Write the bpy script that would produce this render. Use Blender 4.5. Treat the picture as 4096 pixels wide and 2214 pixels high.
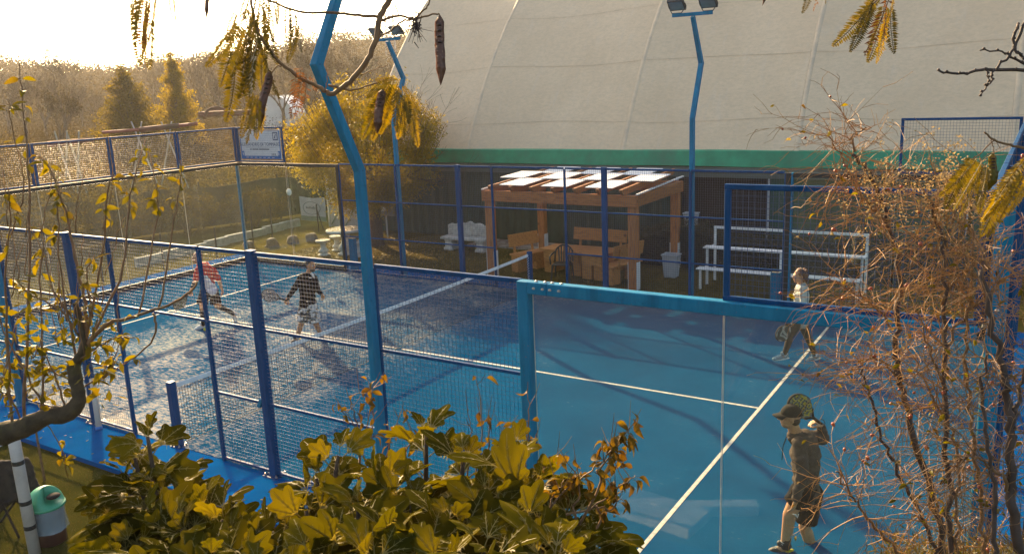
import bpy, bmesh, math, random
import numpy as np
from mathutils import Vector, Matrix, Euler, noise as mnoise

# ---------------------------------------------------------------- camera, sky, sun, exposure
scene = bpy.context.scene
COL = scene.collection
for o in list(bpy.data.objects):
    bpy.data.objects.remove(o)

CAM = Vector((10.2403, -6.9349, 4.8838))
YAW, PITCH, ROLL, FPX = -0.5666, 0.2242, -0.0418, 3365.35
fw = Vector((math.cos(PITCH) * math.sin(YAW), math.cos(PITCH) * math.cos(YAW), -math.sin(PITCH)))
rt0 = Vector((math.cos(YAW), -math.sin(YAW), 0.0))
up0 = rt0.cross(fw)
RT = math.cos(ROLL) * rt0 + math.sin(ROLL) * up0
UP = -math.sin(ROLL) * rt0 + math.cos(ROLL) * up0
cd = bpy.data.cameras.new('camera')
cam = bpy.data.objects.new('camera', cd)
COL.objects.link(cam)
cam.matrix_world = Matrix(((RT.x, UP.x, -fw.x, CAM.x), (RT.y, UP.y, -fw.y, CAM.y), (RT.z, UP.z, -fw.z, CAM.z), (0, 0, 0, 1)))
cd.sensor_fit = 'HORIZONTAL'
cd.sensor_width = 36.0
cd.lens = FPX / 4096.0 * 36.0
cd.clip_start = 0.05
cd.clip_end = 2500.0
scene.camera = cam

SUN_AZ = math.radians(148.0)      # direction towards the sun, measured from +X
SUN_EL = math.radians(23.0)
world = bpy.data.worlds.new('World')
scene.world = world
world.use_nodes = True
wn = world.node_tree
bg = wn.nodes['Background']
sky = wn.nodes.new('ShaderNodeTexSky')
sky.sky_type = 'NISHITA'
sky.sun_disc = False
sky.sun_elevation = SUN_EL
sky.sun_rotation = math.radians(90.0) - SUN_AZ
sky.altitude = 100.0
sky.air_density = 0.75
sky.dust_density = 3.0
sky.ozone_density = 0.3
wn.links.new(sky.outputs[0], bg.inputs[0])
bg.inputs[1].default_value = 0.135
sl = bpy.data.lights.new('sun', 'SUN')
sl.energy = 5.0
sl.angle = math.radians(0.5)
sl.color = (1.0, 0.72, 0.42)
sun = bpy.data.objects.new('sun', sl)
COL.objects.link(sun)
sdir = Vector((math.cos(SUN_EL) * math.cos(SUN_AZ), math.cos(SUN_EL) * math.sin(SUN_AZ), math.sin(SUN_EL)))
sun.rotation_euler = sdir.to_track_quat('Z', 'Y').to_euler()
sun.location = (-20, 20, 20)

vs = scene.view_settings
vs.view_transform = 'Standard'
vs.look = 'None'
vs.exposure = 1.55
vs.gamma = 1.0
vs.use_white_balance = True
vs.white_balance_temperature = 7100.0
vs.white_balance_tint = 8.0
scene.render.engine = 'CYCLES'
cy = scene.cycles
cy.use_denoising = True
try:
    cy.denoiser = 'OPENIMAGEDENOISE'
    cy.denoising_input_passes = 'RGB_ALBEDO_NORMAL'
except Exception:
    pass
cy.max_bounces = 8
cy.diffuse_bounces = 3
cy.glossy_bounces = 3
cy.transmission_bounces = 6
cy.transparent_max_bounces = 24
cy.volume_bounces = 1
cy.sample_clamp_indirect = 6.0
cy.caustics_reflective = False
cy.caustics_refractive = False

# ---------------------------------------------------------------- helpers
DS = 4096.0 / 2575.0     # photo measurements below are in a 2575 px wide copy of the photo


def at(u, v, d):
    """point at measured photo position and real distance d in metres"""
    u, v = u * DS, v * DS
    return CAM + d * (fw + RT * ((u - 2048) / FPX) - UP * ((v - 1107) / FPX))


def on_ground(u, v, z=0.0):
    r = at(u, v, 1.0) - CAM
    return CAM + r * ((z - CAM.z) / r.z)


def depth(p):
    return (Vector(p) - CAM).dot(fw)


class MB:
    def __init__(s):
        s.v = []
        s.f = []
        s.m = []
        s.cur = 0

    def add(s, vs_, fs):
        n = len(s.v)
        s.v.extend([tuple(p) for p in vs_])
        s.f.extend([tuple(i + n for i in f) for f in fs])
        s.m.extend([s.cur] * len(fs))
        return s

    def box(s, x0, x1, y0, y1, z0, z1, M=None):
        P = [Vector(p) for p in ((x0, y0, z0), (x1, y0, z0), (x1, y1, z0), (x0, y1, z0), (x0, y0, z1), (x1, y0, z1), (x1, y1, z1), (x0, y1, z1))]
        if M is not None:
            P = [M @ p for p in P]
        return s.add(P, ((0, 3, 2, 1), (4, 5, 6, 7), (0, 1, 5, 4), (1, 2, 6, 5), (2, 3, 7, 6), (3, 0, 4, 7)))

    def bar(s, p, q, w, h=None, up=(0, 0, 1), bev=0.0):
        p, q = Vector(p), Vector(q)
        h = h or w
        d = (q - p).normalized()
        u = Vector(up)
        if abs(d.dot(u)) > 0.98:
            u = Vector((0, 1, 0)) if abs(d.y) < 0.9 else Vector((1, 0, 0))
        a = d.cross(u).normalized()
        b = a.cross(d).normalized()
        if bev > 0:
            o = [(-w / 2 + bev, -h / 2), (w / 2 - bev, -h / 2), (w / 2, -h / 2 + bev), (w / 2, h / 2 - bev), (w / 2 - bev, h / 2), (-w / 2 + bev, h / 2), (-w / 2, h / 2 - bev), (-w / 2, -h / 2 + bev)]
        else:
            o = [(-w / 2, -h / 2), (w / 2, -h / 2), (w / 2, h / 2), (-w / 2, h / 2)]
        n = len(o)
        P = [p + a * x + b * y for x, y in o] + [q + a * x + b * y for x, y in o]
        F = [(i, (i + 1) % n, (i + 1) % n + n, i + n) for i in range(n)] + [tuple(range(n - 1, -1, -1)), tuple(range(n, 2 * n))]
        return s.add(P, F)

    def tube(s, pts, r, n=6, cap=True):
        pts = [Vector(p) for p in pts]
        k = len(pts)
        rs = r if isinstance(r, (list, tuple)) else [r] * k
        t = (pts[1] - pts[0]).normalized()
        a = t.orthogonal().normalized()
        V = []
        for i in range(k):
            t2 = (pts[min(i + 1, k - 1)] - pts[max(i - 1, 0)])
            t2 = t2.normalized() if t2.length > 1e-9 else t
            a = (a - t2 * a.dot(t2))
            a = a.normalized() if a.length > 1e-6 else t2.orthogonal().normalized()
            b = t2.cross(a)
            for j in range(n):
                w = 2 * math.pi * j / n
                V.append(pts[i] + (a * math.cos(w) + b * math.sin(w)) * rs[i])
        F = [(i * n + j, i * n + (j + 1) % n, (i + 1) * n + (j + 1) % n, (i + 1) * n + j) for i in range(k - 1) for j in range(n)]
        if cap:
            F += [tuple(range(n - 1, -1, -1)), tuple((k - 1) * n + j for j in range(n))]
        return s.add(V, F)

    def lathe(s, prof, c=(0, 0, 0), n=20, sx=1.0, sy=1.0):
        c = Vector(c)
        V = [c + Vector((r * math.cos(2 * math.pi * j / n) * sx, r * math.sin(2 * math.pi * j / n) * sy, z)) for r, z in prof for j in range(n)]
        k = len(prof)
        F = [(i * n + j, i * n + (j + 1) % n, (i + 1) * n + (j + 1) % n, (i + 1) * n + j) for i in range(k - 1) for j in range(n)]
        F += [tuple(range(n - 1, -1, -1)), tuple((k - 1) * n + j for j in range(n))]
        return s.add(V, F)

    def ell(s, c, rx, ry, rz, M=None, n=10, k=7):
        c = Vector(c)
        V = []
        for i in range(k + 1):
            th = math.pi * i / k
            for j in range(n):
                w = 2 * math.pi * j / n
                p = Vector((rx * math.sin(th) * math.cos(w), ry * math.sin(th) * math.sin(w), -rz * math.cos(th)))
                V.append(c + (M @ p if M is not None else p))
        F = [(i * n + j, i * n + (j + 1) % n, (i + 1) * n + (j + 1) % n, (i + 1) * n + j) for i in range(k) for j in range(n)]
        return s.add(V, F)

    def mesh(s, name, mats, smooth=False):
        me = bpy.data.meshes.new(name)
        me.from_pydata(s.v, [], s.f)
        for m in (mats if isinstance(mats, (list, tuple)) else [mats]):
            me.materials.append(m)
        if any(s.m):
            me.polygons.foreach_set('material_index', s.m)
        if smooth:
            me.polygons.foreach_set('use_smooth', [True] * len(me.polygons))
        me.update()
        return me

    def build(s, name, mats, parent=None, smooth=False, bevel=0.0, **kw):
        o = bpy.data.objects.new(name, s.mesh(name, mats, smooth))
        COL.objects.link(o)
        adopt(o, parent)
        if bevel > 0:
            m = o.modifiers.new('bevel', 'BEVEL')
            m.width = bevel
            m.segments = 2
            m.limit_method = 'ANGLE'
        tag(o, **kw)
        return o


def adopt(o, parent):
    if parent is not None:
        o.parent = parent
        if parent.type == 'EMPTY':
            o.matrix_parent_inverse = Matrix.Translation(-parent.location)


def tag(o, label=None, cat=None, group=None, kind=None):
    for k, v in (('label', label), ('category', cat), ('group', group), ('kind', kind)):
        if v:
            o[k] = v
    return o


def thing(name, loc, label, cat, group=None):
    o = bpy.data.objects.new(name, None)
    o.location = loc
    o.empty_display_size = 0.2
    COL.objects.link(o)
    return tag(o, label, cat, group)


def inst(name, me, M, parent, **kw):
    o = bpy.data.objects.new(name, me)
    COL.objects.link(o)
    adopt(o, parent)
    o.matrix_basis = M
    return tag(o, **kw)


# ---------------------------------------------------------------- materials
MATS = {}


class NT:
    def __init__(s, name):
        s.mat = bpy.data.materials.new(name)
        s.mat.use_nodes = True
        s.t = s.mat.node_tree
        s.p = s.t.nodes['Principled BSDF']
        s.out = s.t.nodes['Material Output']

    def n(s, kind, **kw):
        nd = s.t.nodes.new(kind)
        for k, v in kw.items():
            if k.startswith('i_'):
                nd.inputs[k[2:].replace('_', ' ')].default_value = v
            elif k.startswith('x'):
                nd.inputs[int(k[1:])].default_value = v
            else:
                setattr(nd, k, v)
        return nd

    def l(s, a, b):
        s.t.links.new(a, b)

    def coord(s, scale=(1, 1, 1), kind='Object'):
        if kind == 'World':
            g = s.n('ShaderNodeNewGeometry')
            src = g.outputs['Position']
        else:
            g = s.n('ShaderNodeTexCoord')
            src = g.outputs[kind]
        m = s.n('ShaderNodeMapping')
        m.inputs['Scale'].default_value = scale
        s.l(src, m.inputs[0])
        return m.outputs[0]

    def noise(s, vec, scale=5.0, detail=4.0, rough=0.6, dist=0.0):
        nd = s.n('ShaderNodeTexNoise')
        nd.inputs['Scale'].default_value = scale
        nd.inputs['Detail'].default_value = detail
        nd.inputs['Roughness'].default_value = rough
        nd.inputs['Distortion'].default_value = dist
        s.l(vec, nd.inputs['Vector'])
        return nd.outputs['Fac']

    def ramp(s, fac, stops):
        r = s.n('ShaderNodeValToRGB')
        el = r.color_ramp.elements
        while len(el) < len(stops):
            el.new(0.5)
        for e, (p, c) in zip(el, stops):
            e.position = p
            e.color = (c[0], c[1], c[2], 1.0) if not isinstance(c, (int, float)) else (c, c, c, 1.0)
        s.l(fac, r.inputs[0])
        return r.outputs[0]

    def mix(s, fac, a, b, mode='MIX'):
        m = s.n('ShaderNodeMix', data_type='RGBA', blend_type=mode)
        for sock, val in ((m.inputs[0], fac), (m.inputs[6], a), (m.inputs[7], b)):
            if hasattr(val, 'links') or isinstance(val, bpy.types.NodeSocket):
                s.l(val, sock)
            elif isinstance(val, (int, float)):
                sock.default_value = val
            else:
                sock.default_value = (val[0], val[1], val[2], 1.0)
        return m.outputs[2]

    def math(s, op, a, b=None, clamp=False):
        m = s.n('ShaderNodeMath', operation=op)
        m.use_clamp = clamp
        for sock, val in ((m.inputs[0], a), (m.inputs[1], b)):
            if val is None:
                continue
            if isinstance(val, (int, float)):
                sock.default_value = val
            else:
                s.l(val, sock)
        return m.outputs[0]

    def bump(s, h, strength=0.3, dist=0.01):
        b = s.n('ShaderNodeBump')
        b.inputs['Strength'].default_value = strength
        b.inputs['Distance'].default_value = dist
        s.l(h, b.inputs['Height'])
        return b.outputs[0]


def simple(name, col, rough=0.6, var=0.25, scale=6.0, bump=0.0, bscale=40.0, metal=0.0, kind='Object', stretch=(1, 1, 1), spec=0.5, dirt=None):
    t = NT(name)
    v = t.coord(stretch, kind)
    f = t.noise(v, scale, 5.0, 0.65)
    lo = tuple(c * (1 - var) for c in col)
    hi = tuple(min(1.0, c * (1 + var)) for c in col)
    c = t.ramp(f, [(0.3, lo), (0.7, hi)])
    if dirt:
        f2 = t.noise(v, scale * 0.37, 6.0, 0.7)
        c = t.mix(t.ramp(f2, [(0.5, 0.0), (0.72, dirt[3])]), c, dirt[:3])
    t.l(c, t.p.inputs['Base Color'])
    t.p.inputs['Roughness'].default_value = rough
    t.p.inputs['Metallic'].default_value = metal
    t.p.inputs['Specular IOR Level'].default_value = spec
    if bump > 0:
        t.l(t.bump(t.noise(v, bscale, 4.0, 0.6), bump, 0.01), t.p.inputs['Normal'])
    MATS[name] = t.mat
    return t.mat


def leafmat(name, cols, trans=0.5, rough=0.5, tcol=None, spec=0.3):
    """two-sided leaf: diffuse + gloss and light passing through; colour varies leaf by leaf"""
    t = NT(name)
    g = t.n('ShaderNodeNewGeometry')
    oi = t.n('ShaderNodeObjectInfo')
    r = t.math('FRACT', t.math('ADD', g.outputs['Random Per Island'], oi.outputs['Random']))
    k = len(cols)
    c = t.ramp(r, [(i / max(1, k - 1), cc) for i, cc in enumerate(cols)])
    n = t.noise(t.coord((1, 1, 1), 'Object'), 30.0, 3.0, 0.6)
    c = t.mix(t.math('MULTIPLY', n, 0.35), c, tuple(x * 0.45 for x in cols[0]))
    t.l(c, t.p.inputs['Base Color'])
    t.p.inputs['Roughness'].default_value = rough
    t.p.inputs['Specular IOR Level'].default_value = spec
    tr = t.n('ShaderNodeBsdfTranslucent')
    tc = t.mix(1.0, c, tcol or (1.6, 1.35, 0.5), 'MULTIPLY')
    t.l(tc, tr.inputs[0])
    m = t.n('ShaderNodeMixShader')
    m.inputs[0].default_value = trans
    t.l(t.p.outputs[0], m.inputs[1])
    t.l(tr.outputs[0], m.inputs[2])
    t.l(m.outputs[0], t.out.inputs[0])
    MATS[name] = t.mat
    return t.mat


def woodmat(name, col, dark, axis_scale=(2, 14, 14)):
    t = NT(name)
    v = t.coord(axis_scale, 'Object')
    g = t.noise(v, 2.2, 6.0, 0.62, 0.6)
    c = t.ramp(g, [(0.3, dark), (0.5, col), (0.75, tuple(min(1, x * 1.25) for x in col))])
    k = t.n('ShaderNodeTexVoronoi')
    k.inputs['Scale'].default_value = 2.3
    t.l(t.coord((1, 1, 1), 'Object'), k.inputs['Vector'])
    c = t.mix(t.ramp(k.outputs['Distance'], [(0.05, 0.75), (0.13, 0.0)]), c, tuple(x * 0.35 for x in dark))
    t.l(c, t.p.inputs['Base Color'])
    t.p.inputs['Roughness'].default_value = 0.62
    t.l(t.bump(g, 0.25, 0.01), t.p.inputs['Normal'])
    MATS[name] = t.mat
    return t.mat


def steelmat(name, col, chip, rough=0.5):
    """weathered paint on steel: faded streaks, grime and small rusty chips"""
    t = NT(name)
    v = t.coord((1, 1, 1), 'World')
    fade = t.noise(t.coord((6, 6, 0.7), 'World'), 1.3, 6.0, 0.7)
    c = t.ramp(fade, [(0.3, tuple(x * 0.72 for x in col)), (0.5, col), (0.75, tuple(x * 1.25 + 0.008 for x in col))])
    gr = t.noise(v, 7.0, 7.0, 0.75)
    c = t.mix(t.ramp(gr, [(0.56, 0.0), (0.72, 0.55)]), c, tuple(x * 0.45 for x in col))
    ch = t.noise(v, 42.0, 3.0, 0.6)
    c = t.mix(t.ramp(ch, [(0.70, 0.0), (0.73, 0.9)]), c, chip)
    t.l(c, t.p.inputs['Base Color'])
    t.l(t.ramp(gr, [(0.3, rough - 0.1), (0.7, rough + 0.2)]), t.p.inputs['Roughness'])
    t.p.inputs['Specular IOR Level'].default_value = 0.08
    t.l(t.bump(ch, 0.12, 0.004), t.p.inputs['Normal'])
    return t.mat


M_navy = steelmat('navy_paint', (0.0, 0.052, 0.150), (0.10, 0.055, 0.03))
M_cyan = steelmat('cyan_paint', (0.0, 0.165, 0.290), (0.16, 0.10, 0.06))
M_wire = simple('wire_paint', (0.010, 0.035, 0.10), 0.30, 0.3, 8, spec=0.7)
M_black = simple('black_rubber', (0.012, 0.011, 0.010), 0.6, 0.3, 6)
M_steel = simple('bolt_steel', (0.55, 0.47, 0.36), 0.3, 0.2, 20, metal=0.9)
M_white = simple('white_paint', (0.72, 0.71, 0.68), 0.5, 0.10, 6, dirt=(0.40, 0.36, 0.30, 0.5))
M_greyp = simple('grey_plastic', (0.42, 0.43, 0.44), 0.45, 0.10, 5)
M_wood = woodmat('pergola_wood', (0.44, 0.145, 0.034), (0.22, 0.062, 0.014))
M_woodz = woodmat('pergola_post_wood', (0.42, 0.148, 0.038), (0.20, 0.060, 0.015), (14, 14, 2))
M_wood2 = woodmat('bench_wood', (0.46, 0.195, 0.046), (0.24, 0.085, 0.02))
M_stone = simple('cast_stone', (0.52, 0.49, 0.43), 0.85, 0.25, 9, bump=0.5, bscale=35, dirt=(0.20, 0.19, 0.14, 0.7))
M_conc = simple('concrete', (0.42, 0.39, 0.34), 0.9, 0.25, 7, bump=0.4, bscale=45, dirt=(0.22, 0.20, 0.15, 0.6))
M_bark = simple('bark', (0.075, 0.048, 0.026), 0.9, 0.5, 14, bump=0.9, bscale=30, stretch=(3, 3, 0.8))
M_moss = simple('mossy_bark', (0.060, 0.040, 0.018), 0.9, 0.5, 12, bump=1.0, bscale=40, dirt=(0.10, 0.085, 0.012, 0.8))
M_twig = simple('twig_bark', (0.17, 0.088, 0.032), 0.7, 0.4, 20)
M_twigd = simple('dark_twig_bark', (0.055, 0.032, 0.020), 0.7, 0.4, 20)
M_gtwig = simple('straw_twig', (0.33, 0.155, 0.034), 0.6, 0.4, 20)


def glassmat(name, dust, tint=(0.90, 0.95, 0.94), dcol=(0.62, 0.60, 0.52)):
    t = NT(name)
    tr = t.n('ShaderNodeBsdfTransparent')
    tr.inputs[0].default_value = (*tint, 1)
    gl = t.n('ShaderNodeBsdfGlossy')
    gl.inputs['Roughness'].default_value = 0.0
    fr = t.n('ShaderNodeFresnel')
    gg = t.n('ShaderNodeNewGeometry')
    ior = t.n('ShaderNodeMix', data_type='FLOAT')
    ior.inputs[2].default_value = 1.45
    ior.inputs[3].default_value = 1.0 / 1.45
    t.l(gg.outputs['Backfacing'], ior.inputs[0])
    t.l(ior.outputs[0], fr.inputs[0])
    m1 = t.n('ShaderNodeMixShader')
    t.l(fr.outputs[0], m1.inputs[0])
    t.l(tr.outputs[0], m1.inputs[1])
    t.l(gl.outputs[0], m1.inputs[2])
    df = t.n('ShaderNodeBsdfDiffuse')
    df.inputs[0].default_value = (*dcol, 1)
    tl = t.n('ShaderNodeBsdfTranslucent')
    tl.inputs[0].default_value = (*dcol, 1)
    m2 = t.n('ShaderNodeMixShader')
    m2.inputs[0].default_value = 0.5
    t.l(df.outputs[0], m2.inputs[1])
    t.l(tl.outputs[0], m2.inputs[2])
    v = t.coord((1, 1, 0.35), 'World')
    f = t.noise(v, 2.0, 7.0, 0.7)
    sp = t.noise(t.coord((1, 1, 1), 'World'), 55.0, 2.0, 0.5)
    a = t.math('MULTIPLY', t.ramp(f, [(0.3, 0.35), (0.75, 1.0)]), dust)
    b = t.math('MULTIPLY', t.ramp(sp, [(0.68, 0.0), (0.76, 1.0)]), dust * 2.0)
    m3 = t.n('ShaderNodeMixShader')
    t.l(t.math('ADD', a, b, True), m3.inputs[0])
    t.l(m1.outputs[0], m3.inputs[1])
    t.l(m2.outputs[0], m3.inputs[2])
    t.l(m3.outputs[0], t.out.inputs[0])
    return t.mat


M_glass = glassmat('dusty_glass', 0.015, dcol=(0.62, 0.56, 0.52))
M_glass2 = glassmat('dirty_glass', 0.03)

# ---------------------------------------------------------------- the setting: ground, apron, court
rng = random.Random(7)
nr = np.random.default_rng(11)


def sstep(a, b, x):
    t = min(1.0, max(0.0, (x - a) / (b - a)))
    return t * t * (3 - 2 * t)


def ground_z(x, y):
    s = -x - 15.0
    z = -0.07
    if s > 0:
        z += 1.5 * sstep(0, 45, s) + 0.5 * mnoise.noise((x * 0.05, y * 0.05, 3.0)) * sstep(5, 40, s)
    d = math.hypot(x - 10, y + 7)
    if s > 0 and d > 110:
        ridge = sstep(110, 330, d)
        az = math.degrees(math.atan2(y + 7, x - 10))
        hgt = 13 + 9 * sstep(146, 124, az) + 4 * mnoise.noise((az * 0.16, 0, 0)) + 2 * mnoise.noise((az * 0.6, 5, 0))
        z += ridge * hgt
    return z


def axis(lo, hi, fine0, fine1, fstep, cstep):
    a = list(np.arange(fine0, fine1 + 1e-6, fstep))
    x, st = fine0, fstep
    left = []
    while x > lo:
        st = min(cstep, st * 1.25)
        x -= st
        left.append(x)
    x, st = fine1, fstep
    right = []
    while x < hi:
        st = min(cstep, st * 1.25)
        x += st
        right.append(x)
    return left[::-1] + a + right


gx = axis(-900, 300, -22, 16, 1.0, 22)
gy = axis(-200, 900, -12, 18, 1.0, 22)
gm = MB()
gm.v = [(x, y, ground_z(x, y)) for y in gy for x in gx]
nx = len(gx)
gm.f = [(j * nx + i, j * nx + i + 1, (j + 1) * nx + i + 1, (j + 1) * nx + i) for j in range(len(gy) - 1) for i in range(nx - 1)]
gm.m = [0] * len(gm.f)

t = NT('ground_cover')
v = t.coord((1, 1, 1), 'World')
n1 = t.noise(v, 0.9, 6.0, 0.65)
n2 = t.noise(v, 26.0, 4.0, 0.7)
lawn = t.ramp(n1, [(0.3, (0.055, 0.047, 0.012)), (0.55, (0.10, 0.080, 0.018)), (0.8, (0.15, 0.11, 0.034))])
lawn = t.mix(t.ramp(n2, [(0.58, 0.0), (0.75, 0.6)]), lawn, (0.16, 0.12, 0.04))
turfg = t.ramp(n1, [(0.3, (0.028, 0.030, 0.006)), (0.7, (0.060, 0.055, 0.012))])
field = t.ramp(n1, [(0.3, (0.034, 0.025, 0.011)), (0.7, (0.070, 0.050, 0.021))])
sep = t.n('ShaderNodeSeparateXYZ')
t.l(v, sep.inputs[0])
near = t.math('LESS_THAN', sep.outputs[1], -0.5)
far = t.ramp(t.math('MULTIPLY_ADD', sep.outputs[0], -0.05), [(0.70, 0.0), (1.0, 1.0)])
farn = t.math('MULTIPLY_ADD', sep.outputs[0], -0.05)
c = t.mix(near, lawn, turfg)
fm = t.n('ShaderNodeMapRange')
fm.inputs['From Min'].default_value = -15.5
fm.inputs['From Max'].default_value = -19.0
t.l(sep.outputs[0], fm.inputs['Value'])
c = t.mix(fm.outputs[0], c, field)
wm = t.n('ShaderNodeMapRange')
wm.inputs['From Min'].default_value = 6.0
wm.inputs['From Max'].default_value = 12.0
t.l(sep.outputs[2], wm.inputs['Value'])
wood_c = t.ramp(t.noise(v, 0.35, 6.0, 0.7), [(0.35, (0.05, 0.038, 0.018)), (0.65, (0.12, 0.09, 0.04))])
c = t.mix(wm.outputs[0], c, wood_c)
t.l(c, t.p.inputs['Base Color'])
t.p.inputs['Roughness'].default_value = 0.95
t.p.inputs['Specular IOR Level'].default_value = 0.0
t.l(t.bump(n2, 0.8, 0.02), t.p.inputs['Normal'])
ground = gm.build('ground', t.mat, smooth=True, kind='structure')

# blue painted concrete apron round the playing surface (one ring slab, four strips butted)
t = NT('blue_apron_paint')
v = t.coord((1, 1, 1), 'World')
n1 = t.noise(v, 1.6, 6.0, 0.7)
n2 = t.noise(v, 22.0, 5.0, 0.7)
c = t.ramp(n1, [(0.3, (0.0, 0.060, 0.20)), (0.7, (0.0, 0.085, 0.27))])
c = t.mix(t.ramp(n2, [(0.60, 0.0), (0.78, 0.35)]), c, (0.02, 0.13, 0.27))
c = t.mix(t.ramp(t.noise(v, 3.1, 7.0, 0.8), [(0.62, 0.0), (0.74, 0.55)]), c, (0.01, 0.05, 0.12))
t.l(c, t.p.inputs['Base Color'])
t.l(t.ramp(n1, [(0.3, 0.45), (0.7, 0.7)]), t.p.inputs['Roughness'])
t.p.inputs['Specular IOR Level'].default_value = 0.0
t.l(t.bump(n2, 0.45, 0.012), t.p.inputs['Normal'])
M_apron = t.mat
apron = MB()
AP = [(-11.2, 11.0, -0.9, 0.0), (-11.2, 11.0, 10.0, 10.8), (-11.2, -10.0, 0.0, 10.0), (10.0, 11.0, 0.0, 10.0)]
for x0, x1, y0, y1 in AP:
    apron.box(x0, x1, y0, y1, -0.25, 0.0)
apron.build('blue_apron', M_apron, kind='structure')

t = NT('sanded_blue_turf')
v = t.coord((1, 1, 1), 'World')
n1 = t.noise(v, 0.55, 8.0, 0.72, 0.2)
n2 = t.noise(v, 16.0, 4.0, 0.75)
n3 = t.noise(v, 95.0, 2.0, 0.7)
sep = t.n('ShaderNodeSeparateXYZ')
t.l(v, sep.inputs[0])
mr = t.n('ShaderNodeMapRange', interpolation_type='SMOOTHSTEP')
mr.inputs['From Min'].default_value = -7.6
mr.inputs['From Max'].default_value = -5.0
t.l(sep.outputs[0], mr.inputs['Value'])
mr2 = t.n('ShaderNodeMapRange', interpolation_type='SMOOTHSTEP')
mr2.inputs['From Min'].default_value = 2.6
mr2.inputs['From Max'].default_value = -0.6
t.l(sep.outputs[0], mr2.inputs['Value'])
bias = t.math('MULTIPLY', mr.outputs[0], mr2.outputs[0])
n4 = t.noise(t.coord((1.6, 4.0, 1.0), 'World'), 4.5, 6.0, 0.78)
s = t.math('ADD', t.math('MULTIPLY', n1, 0.50), t.math('MULTIPLY', n4, 0.80))
s = t.math('ADD', s, t.math('MULTIPLY', bias, 0.135))
eg = t.n('ShaderNodeMapRange', interpolation_type='SMOOTHSTEP')      # sand swept against the kerbs
eg.inputs['From Min'].default_value = 4.3
eg.inputs['From Max'].default_value = 5.0
t.l(t.math('ABSOLUTE', t.math('SUBTRACT', sep.outputs[1], 5.0)), eg.inputs['Value'])
s = t.math('ADD', s, t.math('MULTIPLY', eg.outputs[0], 0.07))
sand = t.ramp(s, [(0.76, 0.0), (0.96, 0.70)])
blue = t.ramp(n1, [(0.3, (0.0005, 0.052, 0.125)), (0.7, (0.001, 0.078, 0.175))])
blue = t.mix(t.ramp(n3, [(0.60, 0.0), (0.80, 0.35)]), blue, (0.05, 0.14, 0.21))
c = t.mix(sand, blue, (0.36, 0.30, 0.21))
t.l(c, t.p.inputs['Base Color'])
t.p.inputs['Roughness'].default_value = 0.6
t.l(t.math('MULTIPLY', sand, 0.045), t.p.inputs['Specular IOR Level'])
h = t.math('ADD', t.math('MULTIPLY', n3, 0.6), t.math('MULTIPLY', n2, 0.7))
t.l(t.bump(h, 0.75, 0.012), t.p.inputs['Normal'])
M_turf = t.mat
cb = MB()
cb.box(-10.0, 10.0, 0.0, 10.0, -0.25, 0.008)
court = cb.build('court_turf', M_turf, kind='structure')
M_line = simple('court_line_white', (0.55, 0.50, 0.42), 0.8, 0.3, 20, kind='World', bump=0.6, bscale=60, dirt=(0.16, 0.26, 0.34, 0.6))
for x0, x1, y0, y1 in ((6.925, 6.975, 0.14, 9.86), (-6.975, -6.925, 0.14, 9.86), (0.07, 6.921, 4.975, 5.025), (-6.921, -0.07, 4.975, 5.025)):
    lb = MB()
    lb.box(x0, x1, y0, y1, 0.009, 0.0125)
    lb.build('court_line', M_line, court)

# ---------------------------------------------------------------- large tensile sports hall
HX = [-10.2, -5.9, -0.3, 4.7, 9.6, 14.6, 19.8, 25.0]
HR, HT = 17.0, math.radians(64)


def hall_pt(th, off=0.0):
    y = 16.0 + HR * (math.sin(HT) - math.sin(th))
    z = 2.85 + HR * (math.cos(th) - math.cos(HT))
    return y - off * math.sin(th), z + off * math.cos(th)


t = NT('hall_membrane')
v = t.coord((1, 1, 1), 'World')
n1 = t.noise(v, 0.5, 7.0, 0.7)
n2 = t.noise(t.coord((3.0, 3.0, 7.0), 'World'), 2.2, 7.0, 0.8)
c = t.ramp(n1, [(0.3, (0.64, 0.475, 0.290)), (0.7, (0.74, 0.562, 0.356))])
c = t.mix(t.ramp(n2, [(0.42, 0.0), (0.72, 0.6)]), c, (0.46, 0.36, 0.24))
c = t.mix(t.ramp(t.noise(t.coord((3.0, 1.0, 0.25), 'World'), 1.4, 5.0, 0.7), [(0.55, 0.0), (0.8, 0.25)]), c, (0.62, 0.56, 0.47))
tl = t.n('ShaderNodeBsdfTranslucent')
t.l(c, t.p.inputs['Base Color'])
t.l(c, tl.inputs[0])
t.p.inputs['Roughness'].default_value = 0.7
t.l(t.bump(n2, 0.25, 0.03), t.p.inputs['Normal'])
M_mem = t.mat
M_seam = simple('membrane_seam', (0.66, 0.505, 0.325), 0.7, 0.12, 3, kind='World', dirt=(0.40, 0.34, 0.26, 0.6))
M_weld = simple('membrane_weld', (0.50, 0.38, 0.25), 0.8, 0.3, 2, kind='World')
M_green = simple('green_tarpaulin', (0.004, 0.27, 0.135), 0.5, 0.25, 1.6, kind='World', dirt=(0.05, 0.16, 0.10, 0.7), bump=0.3, bscale=5)
M_dgreen = simple('dark_green_curtain', (0.030, 0.050, 0.030), 0.8, 0.35, 1.2, kind='World', dirt=(0.055, 0.058, 0.038, 0.6))
M_gut = simple('eaves_band', (0.085, 0.105, 0.085), 0.6, 0.25, 2, kind='World', stretch=(0.4, 1, 8))
M_dark = simple('dark_opening', (0.014, 0.010, 0.009), 0.9, 0.4, 3, kind='World')

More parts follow.
